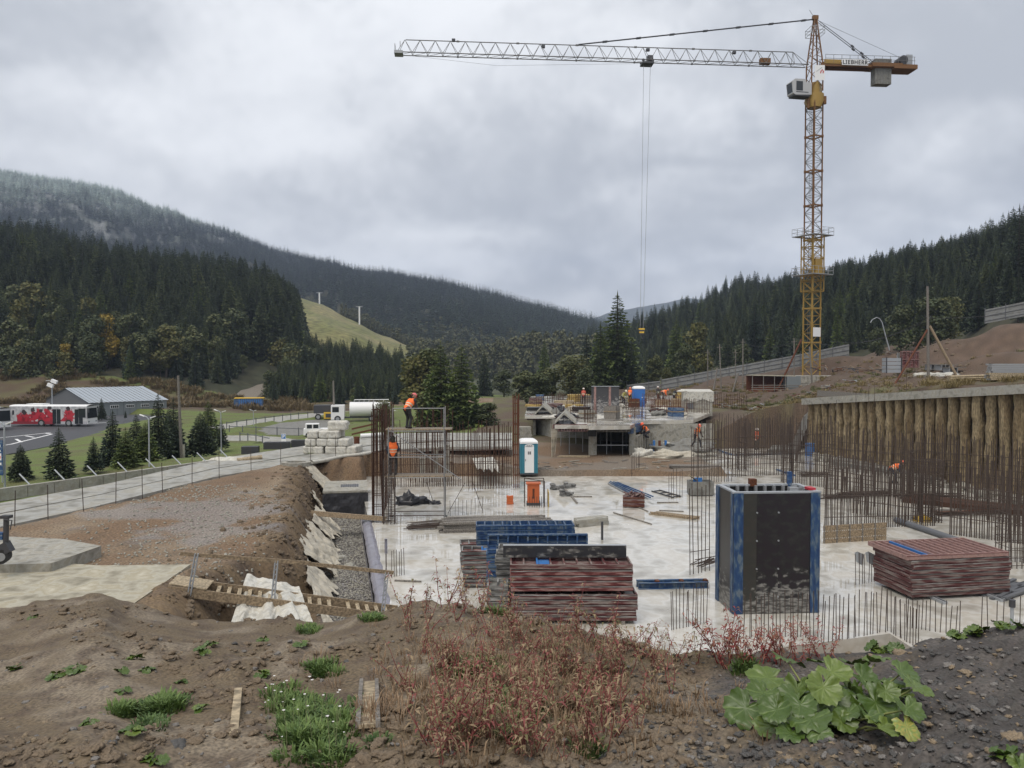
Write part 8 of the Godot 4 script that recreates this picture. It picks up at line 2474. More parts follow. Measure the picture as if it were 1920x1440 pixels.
	put(hut, "sheet_roll", lump(8, Vector3(0.5, 0.16, 0.25), 0.1), M.white_sheet).position = Vector3(-1.5, 2.3, 1.1)
	var r := RandomNumberGenerator.new()
	r.seed = 77
	for q in [[1040, 755, 74, 1.5, 0.7, "red brown timber bundle on the deck", M.red_steel], [1058, 748, 84, 2.2, 0.5, "pale plywood stack on the far deck", M.wood_pale], [1085, 742, 90, 2.6, 0.9, "tall yellow formwork stack on the far deck", M.plywood_yellow], [1000, 752, 80, 1.6, 0.25, "yellow boards at the far deck corner", M.plywood_yellow], [1075, 757, 78, 1.8, 0.35, "yellow board stack before the plywood", M.plywood_yellow], [1090, 765, 72, 1.6, 0.5, "dark panel stack beside the formwork wall", M.black_ply], [1013, 757, 73, 2.6, 0.4, "black panel stack behind the inclined slab", M.black_ply]]:
		var p := at(q[0], 760, q[2])
		var n := maxi(2, int(q[4] / 0.11))
		boards(q[5], Vector3(p.x, DECK, p.z), r.randf_range(-0.2, 0.2), 2, q[3], 0.6, 0.1, q[6], "", 0.03, n)
	var tb := thing("tarpaulin_heap", "black tarpaulin heap beside the inclined slab on the deck", "tarpaulin", at(1062, 778, 62) * Vector3(1, 0, 1) + Vector3(0, DECK, 0))
	put(tb, "sheet", lump(66, Vector3(0.9, 0.4, 0.5), 0.5), M.black_sheet)
	var vw := thing("white_foil_strip", "crumpled white foil between the starter bars on the deck", "foil", at(1080, 790, 64) * Vector3(1, 0, 1) + Vector3(0, DECK, 0))
	put(vw, "foil", lump(41, Vector3(2.4, 0.25, 0.8), 0.4), M.white_sheet)
	var rows := [[1096, 58, 1118, 58, 10, 1.4, "starter bars at the front deck edge"], [1062, 66, 1100, 66, 12, 1.3, "starter bars behind the front deck edge"], [1186, 64, 1205, 64, 8, 1.4, "starter bars below the blue toilet"], [1160, 76, 1195, 76, 12, 1.2, "low rebar cage beside the blue toilet"], [1205, 76, 1290, 74, 26, 1.5, "rusty rebar field before the white hut"], [1220, 70, 1290, 68, 22, 1.3, "rusty rebar rows on the deck edge"], [1285, 70, 1330, 69, 16, 1.4, "bars standing before the white hut"], [1030, 84, 1110, 84, 20, 1.3, "rebar rows on the far deck"], [1200, 88, 1290, 84, 22, 1.0, "far rusty rebar mat beyond the toilet"], [1330, 78, 1400, 74, 18, 1.6, "bars beyond the white hut"]]
	var i := 0
	for q in rows:
		rebar_row(Vector3((q[0] - 960) / F * q[1], DECK, -q[1]), Vector3((q[2] - 960) / F * q[3], DECK, -q[3]), q[4], q[5], q[6], "", 0.022, 2, 300 + i, M.rebar_brown if i in [4, 5, 8] else M.rebar)
		i += 1
	# materials lying about on the deck and behind it
	var mats := [M.wood_grey, M.wood_pale, M.plywood_yellow, M.rebar_brown, M.concrete, M.red_steel, M.blue_panel, M.black_ply]
	for k in 64:
		var px := r.randf_range(1000, 1330)
		var d := r.randf_range(60, 96) if px < 1190 else r.randf_range(64, 100)
		if px < 1040 and d < 70: continue
		var p := Vector3((px - 960) / F * d, DECK, -d)
		var kind := k % 4
		if kind == 0: boards("small stack of boards lying on the building deck", p, r.randf() * 3.0, 3, r.randf_range(1.2, 2.8), 0.2, 0.06, mats[k % 8], "board stacks on the deck", 0.08, 1 + r.randi() % 4)
		elif kind == 1: rebar_row(p, p + Vector3(r.randf_range(0.6, 2.5), 0, r.randf_range(-1, 1)), 5 + r.randi() % 6, r.randf_range(0.7, 1.4), "short group of starter bars on the building deck", "starter bars on the deck", 0.024, 1, 900 + k, M.rebar)
		elif kind == 2:
			var o2 := thing("formwork_box", "small open formwork box standing on the building deck", "formwork box", p, r.randf() * 3.0, "formwork boxes on the deck")
			var hh := r.randf_range(0.5, 1.1)
			for f in 4:
				var fq := Basis(Vector3.UP, f * PI / 2)
				blk(o2, "side_board", fq * Vector3(0, hh * 0.5, 0.5), Vector3(1.04, hh, 0.04), mats[(k / 4) % 8], fq)
				blk(o2, "batten", fq * Vector3(0, hh * 0.6, 0.54), Vector3(1.1, 0.08, 0.05), M.wood, fq)
		else:
			var o2 := thing("site_bundle", "crumpled bundle of sheeting lying on the building deck", "bundle", p, r.randf() * 3.0, "bundles on the deck")
			put(o2, "sheeting", lump(800 + k, Vector3(r.randf_range(0.4, 1.1), r.randf_range(0.2, 0.5), 0.5), 0.45), [M.white_sheet, M.black_sheet, M.geotextile, M.concrete_dark][(k / 4) % 4])
	# yellow formwork bay and blue frame beside the wall
	var yb := thing("yellow_formwork_bay", "bay of yellow formwork boards beside the side wall", "formwork", at(1240, 826, 61) * Vector3(1, 0, 1) + Vector3(0, 0.9, 0))
	blk(yb, "back_board", Vector3(0.1, 0.55, -0.9), Vector3(3.6, 1.0, 0.05), M.plywood_yellow)
	for k in 9: blk(yb, "stud", Vector3(-1.6 + k * 0.42, 0.5, -0.84), Vector3(0.07, 0.95, 0.07), M.wood)
	for k in 3: blk(yb, "waler", Vector3(0.1, 0.2 + k * 0.32, -0.78), Vector3(3.6, 0.07, 0.06), M.wood)
	blk(yb, "side_board", Vector3(-1.7, 0.5, 0.0), Vector3(0.05, 0.8, 1.7), M.plywood_yellow)
	beam(yb, "stay", Vector3(0.9, 1.0, -0.5), Vector3(1.3, 0.0, -0.2), 0.06, 0.06, M.wood_grey)
	var bf := thing("blue_formwork_frame", "U shaped bright blue formwork frame before the side wall", "formwork frame", at(1237, 849, 58) * Vector3(1, 0, 1) + Vector3(0, 0.25, 0))
	for k in 2: blk(bf, "upright", Vector3(-0.45 + k * 0.9, 0.55, 0), Vector3(0.14, 1.0, 0.3), M.blue_bright)
	blk(bf, "base", Vector3(0, 0.12, 0), Vector3(1.04, 0.2, 0.3), M.blue_bright)
	blk(bf, "rebar_core", Vector3(-0.03, 0.6, 0.05), Vector3(0.18, 0.9, 0.1), M.rebar_brown)
	blk(bf, "side_arm", Vector3(-0.65, 0.7, 0), Vector3(0.3, 0.1, 0.1), M.blue_panel)
	for q in [[1207, 858, 56.0, 0.8, 0.55, "heap of white bags before the concrete pier", M.white_sheet, 51], [1262, 858, 55.0, 1.6, 0.5, "long heap of torn white bags below the sand mound", M.geotextile, 52], [1283, 845, 58.0, 2.6, 0.75, "grey sand mound beside the blue frame", M.concrete_dark, 53], [1255, 833, 60.0, 0.8, 0.5, "white sack on top of the sand mound", M.white_sheet, 54], [1370, 857, 50, 0.7, 0.35, "blue tarpaulin bundle at the slab strip", M.blue_bright, 55]]:
		var p := sit(at(q[0], q[1], q[2]))
		var hp := thing("material_heap", q[5], "heap", p)
		put(hp, "heap", lump(q[7], Vector3(q[3], q[4], q[3] * 0.5), 0.4), q[6])
	boards("stack of pale boards before the dark opening", sit(gp(1075, 857, 0.25)), 0.0, 2, 2.4, 0.25, 0.06, M.wood_pale, "", 0.03, 2)
	boards("grey boards leaning over the far slab edge", sit(gp(1058, 882, 0.15)), 1.2, 3, 1.7, 0.12, 0.04, M.wood_grey, "", 0.1, 1)
	boards("stacked pale concrete slabs beside the unfinished building", sit(gp(984, 824, 0.6)), 0.1, 1, 1.1, 0.9, 0.16, M.concrete, "", 0.02, 6)
	# sheets, posts and boards behind the rebar core
	cloth("white sheet draped over planks behind the rebar core", [gp(885, 862, 1.0), gp(925, 858, 1.0), gp(938, 884, 0.75), gp(898, 886, 0.75)], 0.08, 3.0, 12, M.white_sheet)
	for q in [[818, 890, 1.6], [838, 888, 1.7], [792, 888, 0.9]]:
		var po := thing("concrete_post", "pale concrete post standing behind the rebar core", "post", gp(q[0], q[1], 0.6), 0.1, "pale posts behind the core")
		blk(po, "post", Vector3(0, q[2] * 0.5, 0), Vector3(0.28, q[2], 0.25), M.concrete)
		blk(po, "cap", Vector3(0, q[2] + 0.02, 0), Vector3(0.32, 0.05, 0.29), M.concrete)
	for k in 16:
		var p := gp(r.randf_range(745, 955), r.randf_range(858, 896), 0.75)
		p.y = site_h(p.x, -p.z) + 0.03
		plank("old board lying behind the rebar core", p, p + Vector3(r.randf_range(-1.2, 1.2), 0.04, r.randf_range(-0.6, 0.6)), 0.14, 0.05, [M.wood_grey, M.wood, M.concrete, M.white_sheet][k % 4], "boards behind the core")
	# scattered boards in the mud strip
	for k in 40:
		var px := r.randf_range(985, 1290)
		var py := r.randf_range(862, 888)
		var p := sit(gp(px, py, 0.3)) + Vector3(0, 0.02, 0)
		plank("old board in the mud between slab and building", p, p + Vector3(r.randf_range(-1, 1), 0.03, r.randf_range(-0.5, 0.5)), 0.12, 0.04, [M.wood_grey, M.wood, M.concrete][k % 3], "boards in the mud strip")
	# strips beyond the rebar field: upstands and decks
	for q in [[[1290, 832], [1420, 826], [1440, 812], [1290, 812], 0.35, "pale yellow plywood deck strip behind the rebar", M.wood_pale], [[1300, 868], [1480, 884], [1500, 872], [1330, 852], 0.12, "bright wet concrete strip behind the rebar", M.wet_slab], [[1440, 850], [1640, 846], [1660, 838], [1450, 838], 0.3, "low concrete upstand crossing the rebar field", M.concrete_dark], [[1560, 872], [1760, 905], [1772, 897], [1570, 862], 0.28, "low concrete upstand along the pile foot", M.concrete_dark], [[1690, 942], [1920, 968], [1930, 958], [1705, 934], 0.25, "rusty strip of formwork before the piles", M.rebar]]:
		var poly := []
		for k in 4:
			var w := gp(q[k][0], q[k][1], 0.0)
			poly.append(Vector2(w.x, w.z))
		var m := MB.new()
		m.prism(poly, 0.004, q[4])
		tag(put(self, "slab_strip", m.mesh(), q[6]), q[5], "strip")
	plank("long blue timber lying across the bright strip", gp(1325, 838), gp(1490, 893), 0.12, 0.1, M.blue_panel)
	plank("dark beam crossing the rebar field", gp(1380, 854), gp(1500, 852), 0.2, 0.14, M.hall_dark)
	boards("rubble boards at the foot of the piles", gp(1640, 858, 0.2), -0.4, 6, 2.0, 0.15, 0.08, M.concrete, "", 0.5, 2)
	# rubble along the pile foot: too many to count
	var xs := []
	for k in 260:
		var d := r.randf_range(38, 62)
		var x := slab_right(d) - 0.3 - absf(r.randfn()) * 0.7
		xs.append(Transform3D(Basis(Vector3(r.randfn(), r.randfn(), r.randfn()).normalized(), r.randf() * TAU).scaled(Vector3.ONE * r.randf_range(0.06, 0.3)), Vector3(x, 0.05, -d)))
	tag(multi("rubble", lump(9, Vector3(1, 0.8, 0.9), 0.5, 1.0), M.concrete, xs), "pale rubble along the foot of the piles", "rubble")

# ---------------------------------------------------------------- the bank in front: plants and stones
func hit(px: float, py: float, must := true) -> Vector3:
	for k in 30:
		var r := ray(px, py + k * 5.0)
		var t := 1.5
		while t < 12.0:
			var p := EYE + r * t
			if p.y < mound(p.x, -p.z) + 0.25 and p.y < near_h(p.x, -p.z): return Vector3(p.x, near_h(p.x, -p.z), p.z)
			t += 0.03
		if not must: break
	return Vector3(0, -5, -99)
func blade_mesh(sd: int, n: int, h: float, spread_: float, c0: Color, c1: Color, w := 0.006) -> ArrayMesh:
	var r := RandomNumberGenerator.new()
	r.seed = sd
	var b := MB.new()
	for i in n:
		var a := r.randf() * TAU
		var o := Vector3(cos(a), 0, sin(a)) * spread_ * sqrt(r.randf())
		var l := h * r.randf_range(0.5, 1.1)
		var out := Vector3(cos(a + r.randfn() * 0.5), 0, sin(a + r.randfn() * 0.5))
		var s := Vector3(-out.z, 0, out.x) * w
		var p1 := o + Vector3(0, l * 0.6, 0) + out * l * 0.2
		var p2 := o + Vector3(0, l * r.randf_range(0.7, 1.0), 0) + out * l * r.randf_range(0.35, 0.75)
		b.col = c0.lerp(c1, r.randf())
		b.quad(o - s, p1 - s * 0.8, p1 + s * 0.8, o + s)
		b.tri(p1 - s * 0.8, p2, p1 + s * 0.8)
	return b.mesh()
func weed_mesh(sd: int, tall: float, leaves: int, dense: float) -> ArrayMesh:
	var r := RandomNumberGenerator.new()
	r.seed = sd
	var b := MB.new()
	for stem in 3:
		var a := r.randf() * TAU
		var dir := Vector3(cos(a) * 0.45, 1.0, sin(a) * 0.45).normalized()
		var h := tall * r.randf_range(0.6, 1.0)
		var p := Vector3(r.randf_range(-0.03, 0.03), -0.02, r.randf_range(-0.03, 0.03))
		var pts := [p]
		for i in 5:
			dir = (dir + Vector3(r.randfn(), r.randf() * 0.4, r.randfn()) * 0.16).normalized()
			p += dir * h / 5.0
			pts.append(p)
		b.col = Color(0.20, 0.04, 0.045).lerp(Color(0.30, 0.10, 0.08), r.randf())
		b.chain(pts, [0.0052, 0.0046, 0.004, 0.0032, 0.0024, 0.0012], 4)
		for i in leaves:
			var t := r.randf_range(0.12, 1.0)
			var q: Vector3 = pts[int(t * 4.99)].lerp(pts[int(t * 4.99) + 1], fmod(t * 4.99, 1.0))
			var la := r.randf() * TAU
			var o := Vector3(cos(la), r.randf_range(-0.1, 0.7), sin(la)).normalized()
			var l := r.randf_range(0.025, 0.07) * dense
			var s := o.cross(Vector3.UP).normalized() * l * r.randf_range(0.1, 0.17)
			var m1 := q + o * l * 0.5 + Vector3(0, 0.004, 0)
			var tip := q + o * l + Vector3(0, -l * r.randf_range(0.1, 0.7), 0)
			var k := r.randf()
			b.col = Color(0.20, 0.058, 0.05) if k < 0.34 else (Color(0.28, 0.20, 0.115) if k < 0.72 else Color(0.13, 0.115, 0.045))
			b.tri(q, m1 - s, m1 + s)
			b.tri(m1 - s, tip, m1 + s)
	return b.mesh()
func broad_leaf(sd: int, yellow: bool) -> ArrayMesh:
	# a round toothed leaf of radius one, stalk notch at -z, raised veins
	var r := RandomNumberGenerator.new()
	r.seed = sd
	var st := SurfaceTool.new()
	st.begin(Mesh.PRIMITIVE_TRIANGLES)
	st.set_smooth_group(0)
	var K := 56
	var R := 7
	var cup := r.randf_range(0.2, 0.6)
	var ph := r.randf() * TAU
	var f := FastNoiseLite.new()
	f.seed = sd
	f.frequency = 1.1
	var base := Color(0.05, 0.088, 0.013).lerp(Color(0.12, 0.165, 0.03), r.randf())
	if r.randf() < 0.3: base = Color(0.085, 0.145, 0.06)
	if yellow: base = Color(0.30, 0.27, 0.06)
	var pt := func(i: int, j: int) -> Array:
		var a := TAU * j / K
		var t := i / float(R)
		var back := absf(wrapf(a - PI, -PI, PI))       # distance from the notch
		var edge := 1.0 + 0.055 * sin(a * 15.0 + ph) + 0.04 * sin(a * 7.0 + ph * 2.0)
		edge *= 0.28 + 0.72 * smoothstep(0.0, 0.55, back)
		edge *= 1.0 + 0.12 * cos(a)
		var rr := t * edge
		var vein := absf(sin(a * 4.5 + 0.4))
		var y := -cup * 0.25 + cup * rr * rr * 0.9 - 0.09 * (1.0 - vein) * t + 0.10 * sin(a * 3.0 + ph) * rr * rr + f.get_noise_2d(cos(a) * rr * 2.0, sin(a) * rr * 2.0) * 0.16 * t - 0.22 * pow(rr, 5.0) * (0.6 + 0.5 * sin(a * 2.0 + ph))
		var c := base.lerp(Color(0.24, 0.31, 0.11), smoothstep(0.2, 0.0, vein) * 0.7 * (1.0 - t * 0.6))
		c = c.lerp(Color(0.04, 0.075, 0.015), clampf(f.get_noise_2d(cos(a) * rr * 5.0 + 30.0, sin(a) * rr * 5.0) * 0.9, 0.0, 0.5))
		if yellow and f.get_noise_2d(a * 2.0, rr * 4.0) > 0.05: c = Color(0.16, 0.22, 0.05)
		return [Vector3(sin(a) * rr, y, cos(a) * rr), c]
	for i in R:
		for j in K:
			var q := [pt.call(i, j), pt.call(i + 1, j), pt.call(i + 1, j + 1), pt.call(i, j + 1)]
			for k in [0, 1, 2, 0, 2, 3]:
				st.set_color(q[k][1])
				st.add_vertex(q[k][0])
	st.generate_normals()
	return st.commit()
func make_bank_plants() -> void:
	var r := RandomNumberGenerator.new()
	r.seed = 505
	# the big broad leaved plant
	var root := hit(1560, 1350)
	var bp := thing("broad_leaved_plant", "large clump of round toothed green leaves on the dark scree", "plant", root)
	var shapes := []
	for i in 9: shapes.append(broad_leaf(200 + i, i == 8))
	var spots := [[1480, 1237, 60], [1440, 1268, 70], [1398, 1326, 76], [1432, 1296, 58], [1492, 1290, 64], [1545, 1287, 68], [1455, 1328, 60], [1520, 1345, 80], [1566, 1312, 80], [1447, 1360, 66], [1484, 1372, 54], [1600, 1243, 54], [1640, 1238, 52], [1560, 1256, 64], [1618, 1268, 54], [1692, 1258, 60], [1668, 1279, 54], [1718, 1285, 60], [1643, 1315, 82], [1702, 1326, 60], [1662, 1294, 44], [1652, 1360, 64], [1700, 1362, 54], [1588, 1334, 50], [1538, 1374, 48], [1535, 1240, 46], [1500, 1320, 60], [1610, 1300, 60], [1580, 1350, 50], [1470, 1345, 50], [1630, 1340, 50]]
	var i := 0
	for q in spots:
		var ground := hit(q[0], clampf(q[1] + 42, 1250, 1392))
		var d := lerpf(-ground.z, -root.z, 0.35) - 0.06 + r.randf_range(-0.12, 0.12)
		var p := at(q[0], q[1], d)
		var s: float = q[2] / F * d * 0.5
		var m := put(bp, "leaf", shapes[8] if i == 22 else shapes[i % 8], M.broad_leaf)
		var outw := (p - root) * Vector3(1, 0, 1)
		var yaw := atan2(outw.x, outw.z + 0.25) + r.randf_range(-0.4, 0.4)
		m.transform = Transform3D(Basis(Vector3.UP, yaw) * Basis(Vector3.RIGHT, r.randf_range(0.0, 0.85)) * Basis(Vector3.BACK, r.randf_range(-0.45, 0.45)) * Basis.from_scale(Vector3.ONE * s), p - root)
		var st := MB.new()
		st.col = Color(0.20, 0.22, 0.07)
		var e := p - root
		var foot := Vector3(e.x * 0.35, -0.05, e.z * 0.35)
		foot.y = near_h(root.x + foot.x, -(root.z + foot.z)) - root.y - 0.03
		e -= m.basis.y.normalized() * 0.02
		st.chain([foot, foot.lerp(e, 0.6) + Vector3(0, 0.02, 0), e], [0.007, 0.006, 0.004], 5)
		put(bp, "stalk", st.mesh(), M.tint)
		i += 1
	for k in 22:
		var m := put(bp, "leaf", shapes[k % 8], M.broad_leaf)
		var a := r.randf() * TAU
		var w := Vector3(cos(a) * r.randf_range(0.05, 0.5), 0, sin(a) * r.randf_range(0.05, 0.34) - 0.12)
		w.y = near_h(root.x + w.x, -(root.z + w.z)) - root.y + r.randf_range(0.03, 0.12)
		m.transform = Transform3D(Basis(Vector3.UP, r.randf() * TAU) * Basis(Vector3.RIGHT, r.randf_range(-0.2, 0.9)) * Basis.from_scale(Vector3.ONE * r.randf_range(0.06, 0.1)), w)
	# smaller plants of the same kind on the mud, beside the scree edge and at the frame corner
	var minis := [[140, 1262, 3, 22], [30, 1260, 3, 20], [255, 1238, 4, 20], [245, 1383, 4, 26], [290, 1430, 5, 26], [385, 1225, 4, 20], [490, 1272, 4, 18], [230, 1300, 3, 16], [340, 1283, 3, 18], [170, 1358, 4, 20], [225, 1263, 3, 18], [565, 1212, 3, 16], [380, 1332, 3, 18], [495, 1203, 3, 14], [1905, 1432, 4, 48], [1800, 1190, 5, 20], [1840, 1186, 6, 22], [1870, 1182, 6, 22], [1895, 1184, 5, 22], [1650, 1218, 5, 26], [1685, 1215, 4, 24], [1820, 1176, 4, 20], [105, 1270, 3, 18], [60, 1160, 2, 16], [395, 1212, 3, 16], [275, 1262, 3, 16]]
	for q in minis:
		var p := hit(q[0], q[1])
		var o := thing("small_leafy_plant", "small round leaved weed growing from the bare mud" if q[0] < 1000 else "yellow green leafy weed at the edge of the scree", "plant", p, 0.0, "small weeds on the mud" if q[0] < 1000 else "weeds at the scree edge")
		for k in q[2] + 1:
			var a := r.randf() * TAU
			var s: float = q[3] / F * -p.z * r.randf_range(0.35, 0.65)
			var m := put(o, "leaf", shapes[(i + k) % 8], M.broad_leaf)
			m.transform = Transform3D(Basis(Vector3.UP, a) * Basis(Vector3.RIGHT, r.randf_range(0.1, 0.7)) * Basis.from_scale(Vector3.ONE * s), Vector3(sin(a), 0, cos(a)) * s * 0.8 + Vector3(0, s * r.randf_range(0.25, 0.6), 0))
		i += 1
	# red weeds: a carpet nobody could count, and the tall ones singly
	var wm := []
	for k in 5: wm.append(weed_mesh(600 + k, 0.5, 14, 1.3))
	var tall := []
	for k in 4: tall.append(weed_mesh(650 + k, 0.62, 30, 1.3))
	for v in 5:
		var xs := []
		for k in 52:
			var px := r.randf_range(745, 1260)
			var py := r.randf_range(1150, 1440)
			var dens := 1.0 - Vector2((px - 985.0 - (py - 1290.0) * -0.25) / 235.0, (py - 1300.0) / 165.0).length() + wide.get_noise_2d(px * 0.25, py * 0.25) * 0.9
			if dens < 0.0: continue
			var p := hit(px, py, false)
			if -p.z > 9.2: continue
			xs.append(Transform3D(Basis(Vector3.UP, r.randf() * TAU).scaled(Vector3.ONE * r.randf_range(0.3, 0.85)), p))
		tag(multi("red_weed_carpet", wm[v], M.leaves, xs), "tangled reddish dry weeds covering the bank", "weeds")
	for q in [[1080, 1190], [1120, 1200], [1150, 1215], [1175, 1225], [1205, 1235], [1225, 1240], [1265, 1240], [1040, 1195], [1100, 1215], [1310, 1245], [850, 1148], [870, 1150], [800, 1152], [835, 1145], [900, 1150], [760, 1160], [930, 1160], [960, 1170], [1350, 1248], [1372, 1240], [1390, 1248], [1410, 1240], [1425, 1250], [1365, 1255], [1400, 1252], [1440, 1245], [1470, 1240], [1490, 1242], [1515, 1238], [1535, 1236], [1380, 1235], [1435, 1232], [1550, 1235], [1345, 1238], [1120, 1260], [1180, 1270], [1060, 1250], [1000, 1230], [1230, 1260], [1280, 1250], [1460, 1250], [1500, 1250]]:
		var p := hit(q[0], q[1])
		var w := thing("tall_red_weed", "tall reddish weed stems on the crest of the bank" if q[0] < 1320 else "bright red weed stems before the column box", "weed", p, r.randf() * TAU, "tall red weeds on the crest" if q[0] < 1320 else "bright red weeds before the box")
		w.scale = Vector3.ONE * r.randf_range(0.55, 0.95) * (-p.z / 6.5)
		put(w, "stems", tall[r.randi() % 4], M.red_weed if q[0] > 1320 else M.leaves)
	# grass patches
	var gm := [blade_mesh(1, 46, 0.07, 0.075, Color(0.07, 0.125, 0.028), Color(0.13, 0.19, 0.05)), blade_mesh(2, 48, 0.045, 0.09, Color(0.045, 0.09, 0.025), Color(0.085, 0.13, 0.04), 0.009)]
	for v in 2:
		var xs := []
		for q in [[600, 1385, 70, 50, 60], [600, 1262, 22, 10, 12], [298, 1330, 30, 12, 22], [232, 1338, 16, 6, 8], [585, 1182, 20, 8, 10], [700, 1160, 18, 6, 8], [925, 1145, 20, 6, 8], [560, 1330, 40, 30, 24], [1395, 1255, 16, 10, 8], [900, 1260, 40, 20, 12], [980, 1340, 60, 40, 14], [285, 1360, 14, 6, 4], [1110, 1410, 8, 5, 3]]:
			for k in int(q[4]):
				var p := hit(q[0] + r.randfn() * q[2] * 0.5, minf(q[1] + r.randfn() * q[3] * 0.5, 1438))
				xs.append(Transform3D(Basis(Vector3.UP, r.randf() * TAU).scaled(Vector3.ONE * r.randf_range(0.5, 1.2)), p))
		tag(multi("grass", gm[v], M.leaves, xs), "short green grass tufts on the mud", "grass")
	var dry := blade_mesh(7, 26, 0.11, 0.09, Color(0.20, 0.13, 0.075), Color(0.30, 0.21, 0.13), 0.0035)
	var dx := []
	for k in 420:
		var px := 985.0 + r.randfn() * 140.0
		var py := 1290.0 + r.randfn() * 70.0
		if py > 1438 or py < 1150: continue
		var p := hit(px, py, false)
		if -p.z < 9.2: dx.append(Transform3D(Basis(Vector3.UP, r.randf() * TAU).scaled(Vector3.ONE * r.randf_range(0.5, 1.2)), p))
	tag(multi("dry_grass", dry, M.leaves, dx), "dry tan grass between the red weeds", "grass")
	var sm := MB.new()
	sm.col = Color(0.24, 0.25, 0.13)
	sm.chain([Vector3.ZERO, Vector3(0.01, 0.15, 0.0), Vector3(0.03, 0.3, 0.01)], [0.002, 0.0018, 0.0014], 4)
	var smesh := sm.mesh()
	var fl := MB.new()
	fl.col = Color(0.7, 0.68, 0.66)
	for k in 7: fl.tri(Vector3.ZERO, Vector3(cos(k * 0.9) * 0.011, 0.006, sin(k * 0.9) * 0.011), Vector3(cos(k * 0.9 + 0.7) * 0.011, 0.006, sin(k * 0.9 + 0.7) * 0.011))
	var fmesh := fl.mesh()
	for k in 26:
		var p := hit(500 + r.randf() * 150, 1330 + r.randf() * 108)
		var w := thing("white_flower", "thin grass stalk with a tiny white flower in the green patch", "flower", p, r.randf() * TAU, "white flowers in the green patch")
		w.scale = Vector3.ONE * r.randf_range(0.45, 0.9)
		put(w, "stalk", smesh, M.tint)
		put(w, "bloom", fmesh, M.tint).position = Vector3(0.03, 0.3, 0.01)
	# stones
	var sh := []
	for k in 6: sh.append(lump(700 + k, Vector3(1, 0.55, 0.75), 0.45, 1.0))
	for q in [[335, 1398, 44, 1], [1690, 1226, 40, 2], [1900, 1385, 40, 2], [1265, 1310, 26, 0], [1880, 1350, 44, 1], [1860, 1318, 30, 1], [1600, 1372, 46, 1], [1690, 1408, 18, 0], [1330, 1395, 16, 0], [1250, 1405, 18, 0], [1200, 1385, 14, 0], [1060, 1310, 26, 2], [1335, 1312, 24, 1], [415, 1270, 16, 2], [365, 1172, 16, 2], [300, 1200, 10, 0], [210, 1235, 12, 0], [115, 1290, 14, 2], [85, 1355, 16, 2], [700, 1190, 12, 0], [650, 1240, 12, 1], [590, 1260, 12, 0], [55, 1175, 10, 2], [520, 1225, 12, 0], [1780, 1250, 22, 0], [1810, 1260, 24, 2], [1740, 1300, 18, 1], [1830, 1340, 20, 0], [1755, 1390, 16, 0], [1855, 1410, 20, 2], [1385, 1385, 20, 1], [1420, 1410, 26, 1], [1480, 1425, 22, 2], [1780, 1330, 24, 1], [440, 1210, 14, 1], [620, 1215, 10, 1], [205, 1395, 22, 1], [195, 1290, 16, 0], [140, 1195, 10, 0], [565, 1180, 12, 2], [1130, 1420, 26, 1], [1170, 1405, 20, 2], [990, 1430, 20, 1], [930, 1425, 16, 0], [1720, 1375, 20, 1], [1560, 1415, 24, 1]]:
		var p := hit(q[0], q[1])
		var s: float = q[2] / F * -p.z * 0.5
		var st := thing("stone", ["grey angular stone lying on the bank", "dark slate stone lying on the bank", "tan stone lying on the bank"][q[3]], "stone", p - Vector3(0, s * 0.12, 0), r.randf() * TAU, ["grey stones on the bank", "slate stones on the bank", "tan stones on the bank"][q[3]])
		var m := put(st, "stone", sh[r.randi() % 6], [M.stone, M.stone_dark, M.stone_tan][q[3]])
		m.scale = Vector3(s, s * r.randf_range(0.6, 1.0), s)
		m.rotation = Vector3(r.randf_range(-0.3, 0.3), 0, r.randf_range(-0.3, 0.3))
	for v in 3:
		var xs := []
		for k in 1500:
			var dark := v == 1
			var px := r.randf_range(1150, 1990) if dark else r.randf_range(-60, 1990)
			var py := r.randf_range(1215, 1445) if dark else r.randf_range(1140, 1445)
			if not dark and px < 1200 and r.randf() < 0.55: continue
			var p := hit(px, py, false)
			if -p.z > 9.4: continue
			var s := 0.004 + 0.022 * pow(r.randf(), 3.0)
			xs.append(Transform3D(Basis(Vector3(r.randfn(), r.randfn() * 2.0, r.randfn()).normalized(), r.randf() * TAU).scaled(Vector3(s, s * 0.7, s)), p))
		tag(multi("gravel", sh[v], [M.stone, M.stone_dark, M.stone_tan][v], xs), "small stones and grit strewn over the bank", "gravel")
	for v in 2:
		var xs := []
		for k in 1500:
			var px := r.randf_range(-80, 1300)
			var p := hit(px, r.randf_range(1135, 1445), false)
			if -p.z > 10.0 or wide.get_noise_2d(p.x * 14.0, -p.z * 14.0) + p.x * 0.04 < -0.12: continue
			var s := 0.008 + 0.045 * pow(r.randf(), 2.5)
			xs.append(Transform3D(Basis(Vector3(r.randfn(), r.randfn() * 2.0, r.randfn()).normalized(), r.randf() * TAU).scaled(Vector3(s, s * 0.6, s)), p))
		tag(multi("earth_clods", sh[v + 3], M.clod, xs), "clods of brown earth on the bank", "clods")
	# loose timber on the bank
	var a := hit(447, 1300)
	var stk := thing("timber_stake", "short square timber sticking out of the mud", "timber", a)
	beam(stk, "timber", Vector3(0, 0.0, 0), at(438, 1382, -a.z - 0.95) - a, 0.05, 0.055, M.wood_pale)
	var ta := hit(692, 1288)
	var tb := hit(690, 1372)
	var tr := thing("board_channel", "weathered board with two raised edges lying beside the grass patch", "board", ta)
	var tv := tb - ta
	beam(tr, "base_board", Vector3(0, 0.03, 0), tv + Vector3(0, 0.03, 0), 0.10, 0.02, M.wood_pale)
	for k in 2: beam(tr, "edge_strip", Vector3(-0.055 + k * 0.11, 0.042, 0), tv + Vector3(-0.055 + k * 0.11, 0.042, 0), 0.026, 0.035, M.wood_grey)
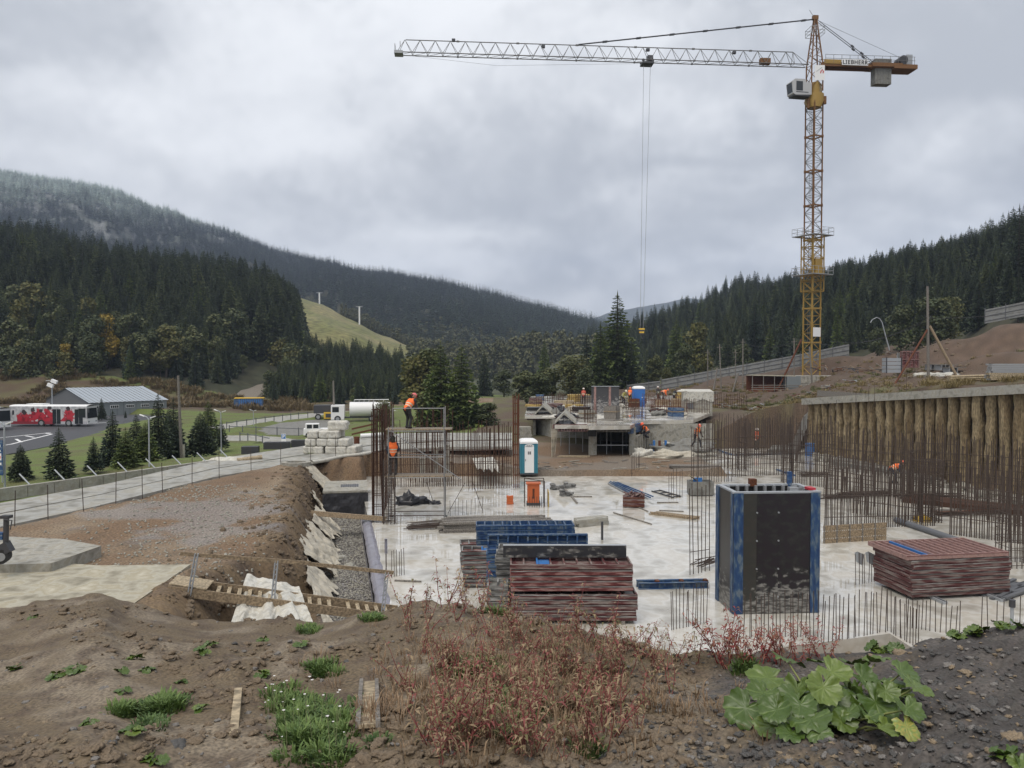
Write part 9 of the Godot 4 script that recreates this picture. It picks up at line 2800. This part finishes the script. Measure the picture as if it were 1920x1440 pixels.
	# gravel bed in the trench, gravel on the field and pad edge: too many to count
	for v in 2:
		var xs := []
		for k in 5200:
			var d := r.randf_range(18, 44)
			var t := r.randf_range(0.3, 1.9)
			var x := slab_left(d) - t
			var s := r.randf_range(0.018, 0.05)
			xs.append(Transform3D(Basis(Vector3(r.randfn(), r.randfn(), r.randfn()).normalized(), r.randf() * TAU).scaled(Vector3.ONE * s), Vector3(x, site_trench(x, d), -d)))
		tag(multi("trench_gravel", sh[v], [M.stone, M.concrete][v], xs), "grey gravel in the trench beside the slab", "gravel")
	var xs := []
	for k in 1500:
		var d := r.randf_range(20.5, 36)
		var x := -12.2 + (d - 29.0) * -0.35 + r.randfn() * 2.2
		if slab_left(d) - x < 3.6 or Geometry2D.is_point_in_polygon(Vector2(x, -d), PackedVector2Array(POLY.pad)) or Geometry2D.is_point_in_polygon(Vector2(x, -d), PackedVector2Array(POLY.pad_step)): continue
		var s := r.randf_range(0.015, 0.06)
		xs.append(Transform3D(Basis(Vector3(r.randfn(), r.randfn(), r.randfn()).normalized(), r.randf() * TAU).scaled(Vector3.ONE * s), Vector3(x, site_h(x, d) + s * 0.2, -d)))
	tag(multi("field_gravel", sh[2], M.concrete, xs), "pale gravel spread over the earth field", "gravel")
func site_trench(x: float, d: float) -> float:
	return -0.73 + fine.get_noise_2d(x * 9.0, d * 9.0) * 0.05
func stage(s: String) -> void:
	print(s, " ", Time.get_ticks_msec() - t_start)
func _ready() -> void:
	t_start = Time.get_ticks_msec()
	rng.seed = 7
	fine.seed = 3
	fine.frequency = 0.1
	fine.fractal_octaves = 4
	wide.seed = 21
	wide.frequency = 0.03
	wide.fractal_octaves = 3
	make_view()
	make_materials()
	make_units()
	make_land()
	stage("land")
	make_woods()
	stage("woods")
	make_crane()
	make_bank()
	bank_cover()
	stage("crane and bank")
	make_formwork()
	make_rebar()
	make_slab_things()
	stage("slab")
	make_people()
	stage("people")
	make_car_park()
	stage("car park")
	make_building()
	stage("building")
	make_bank_plants()
	stage("plants")
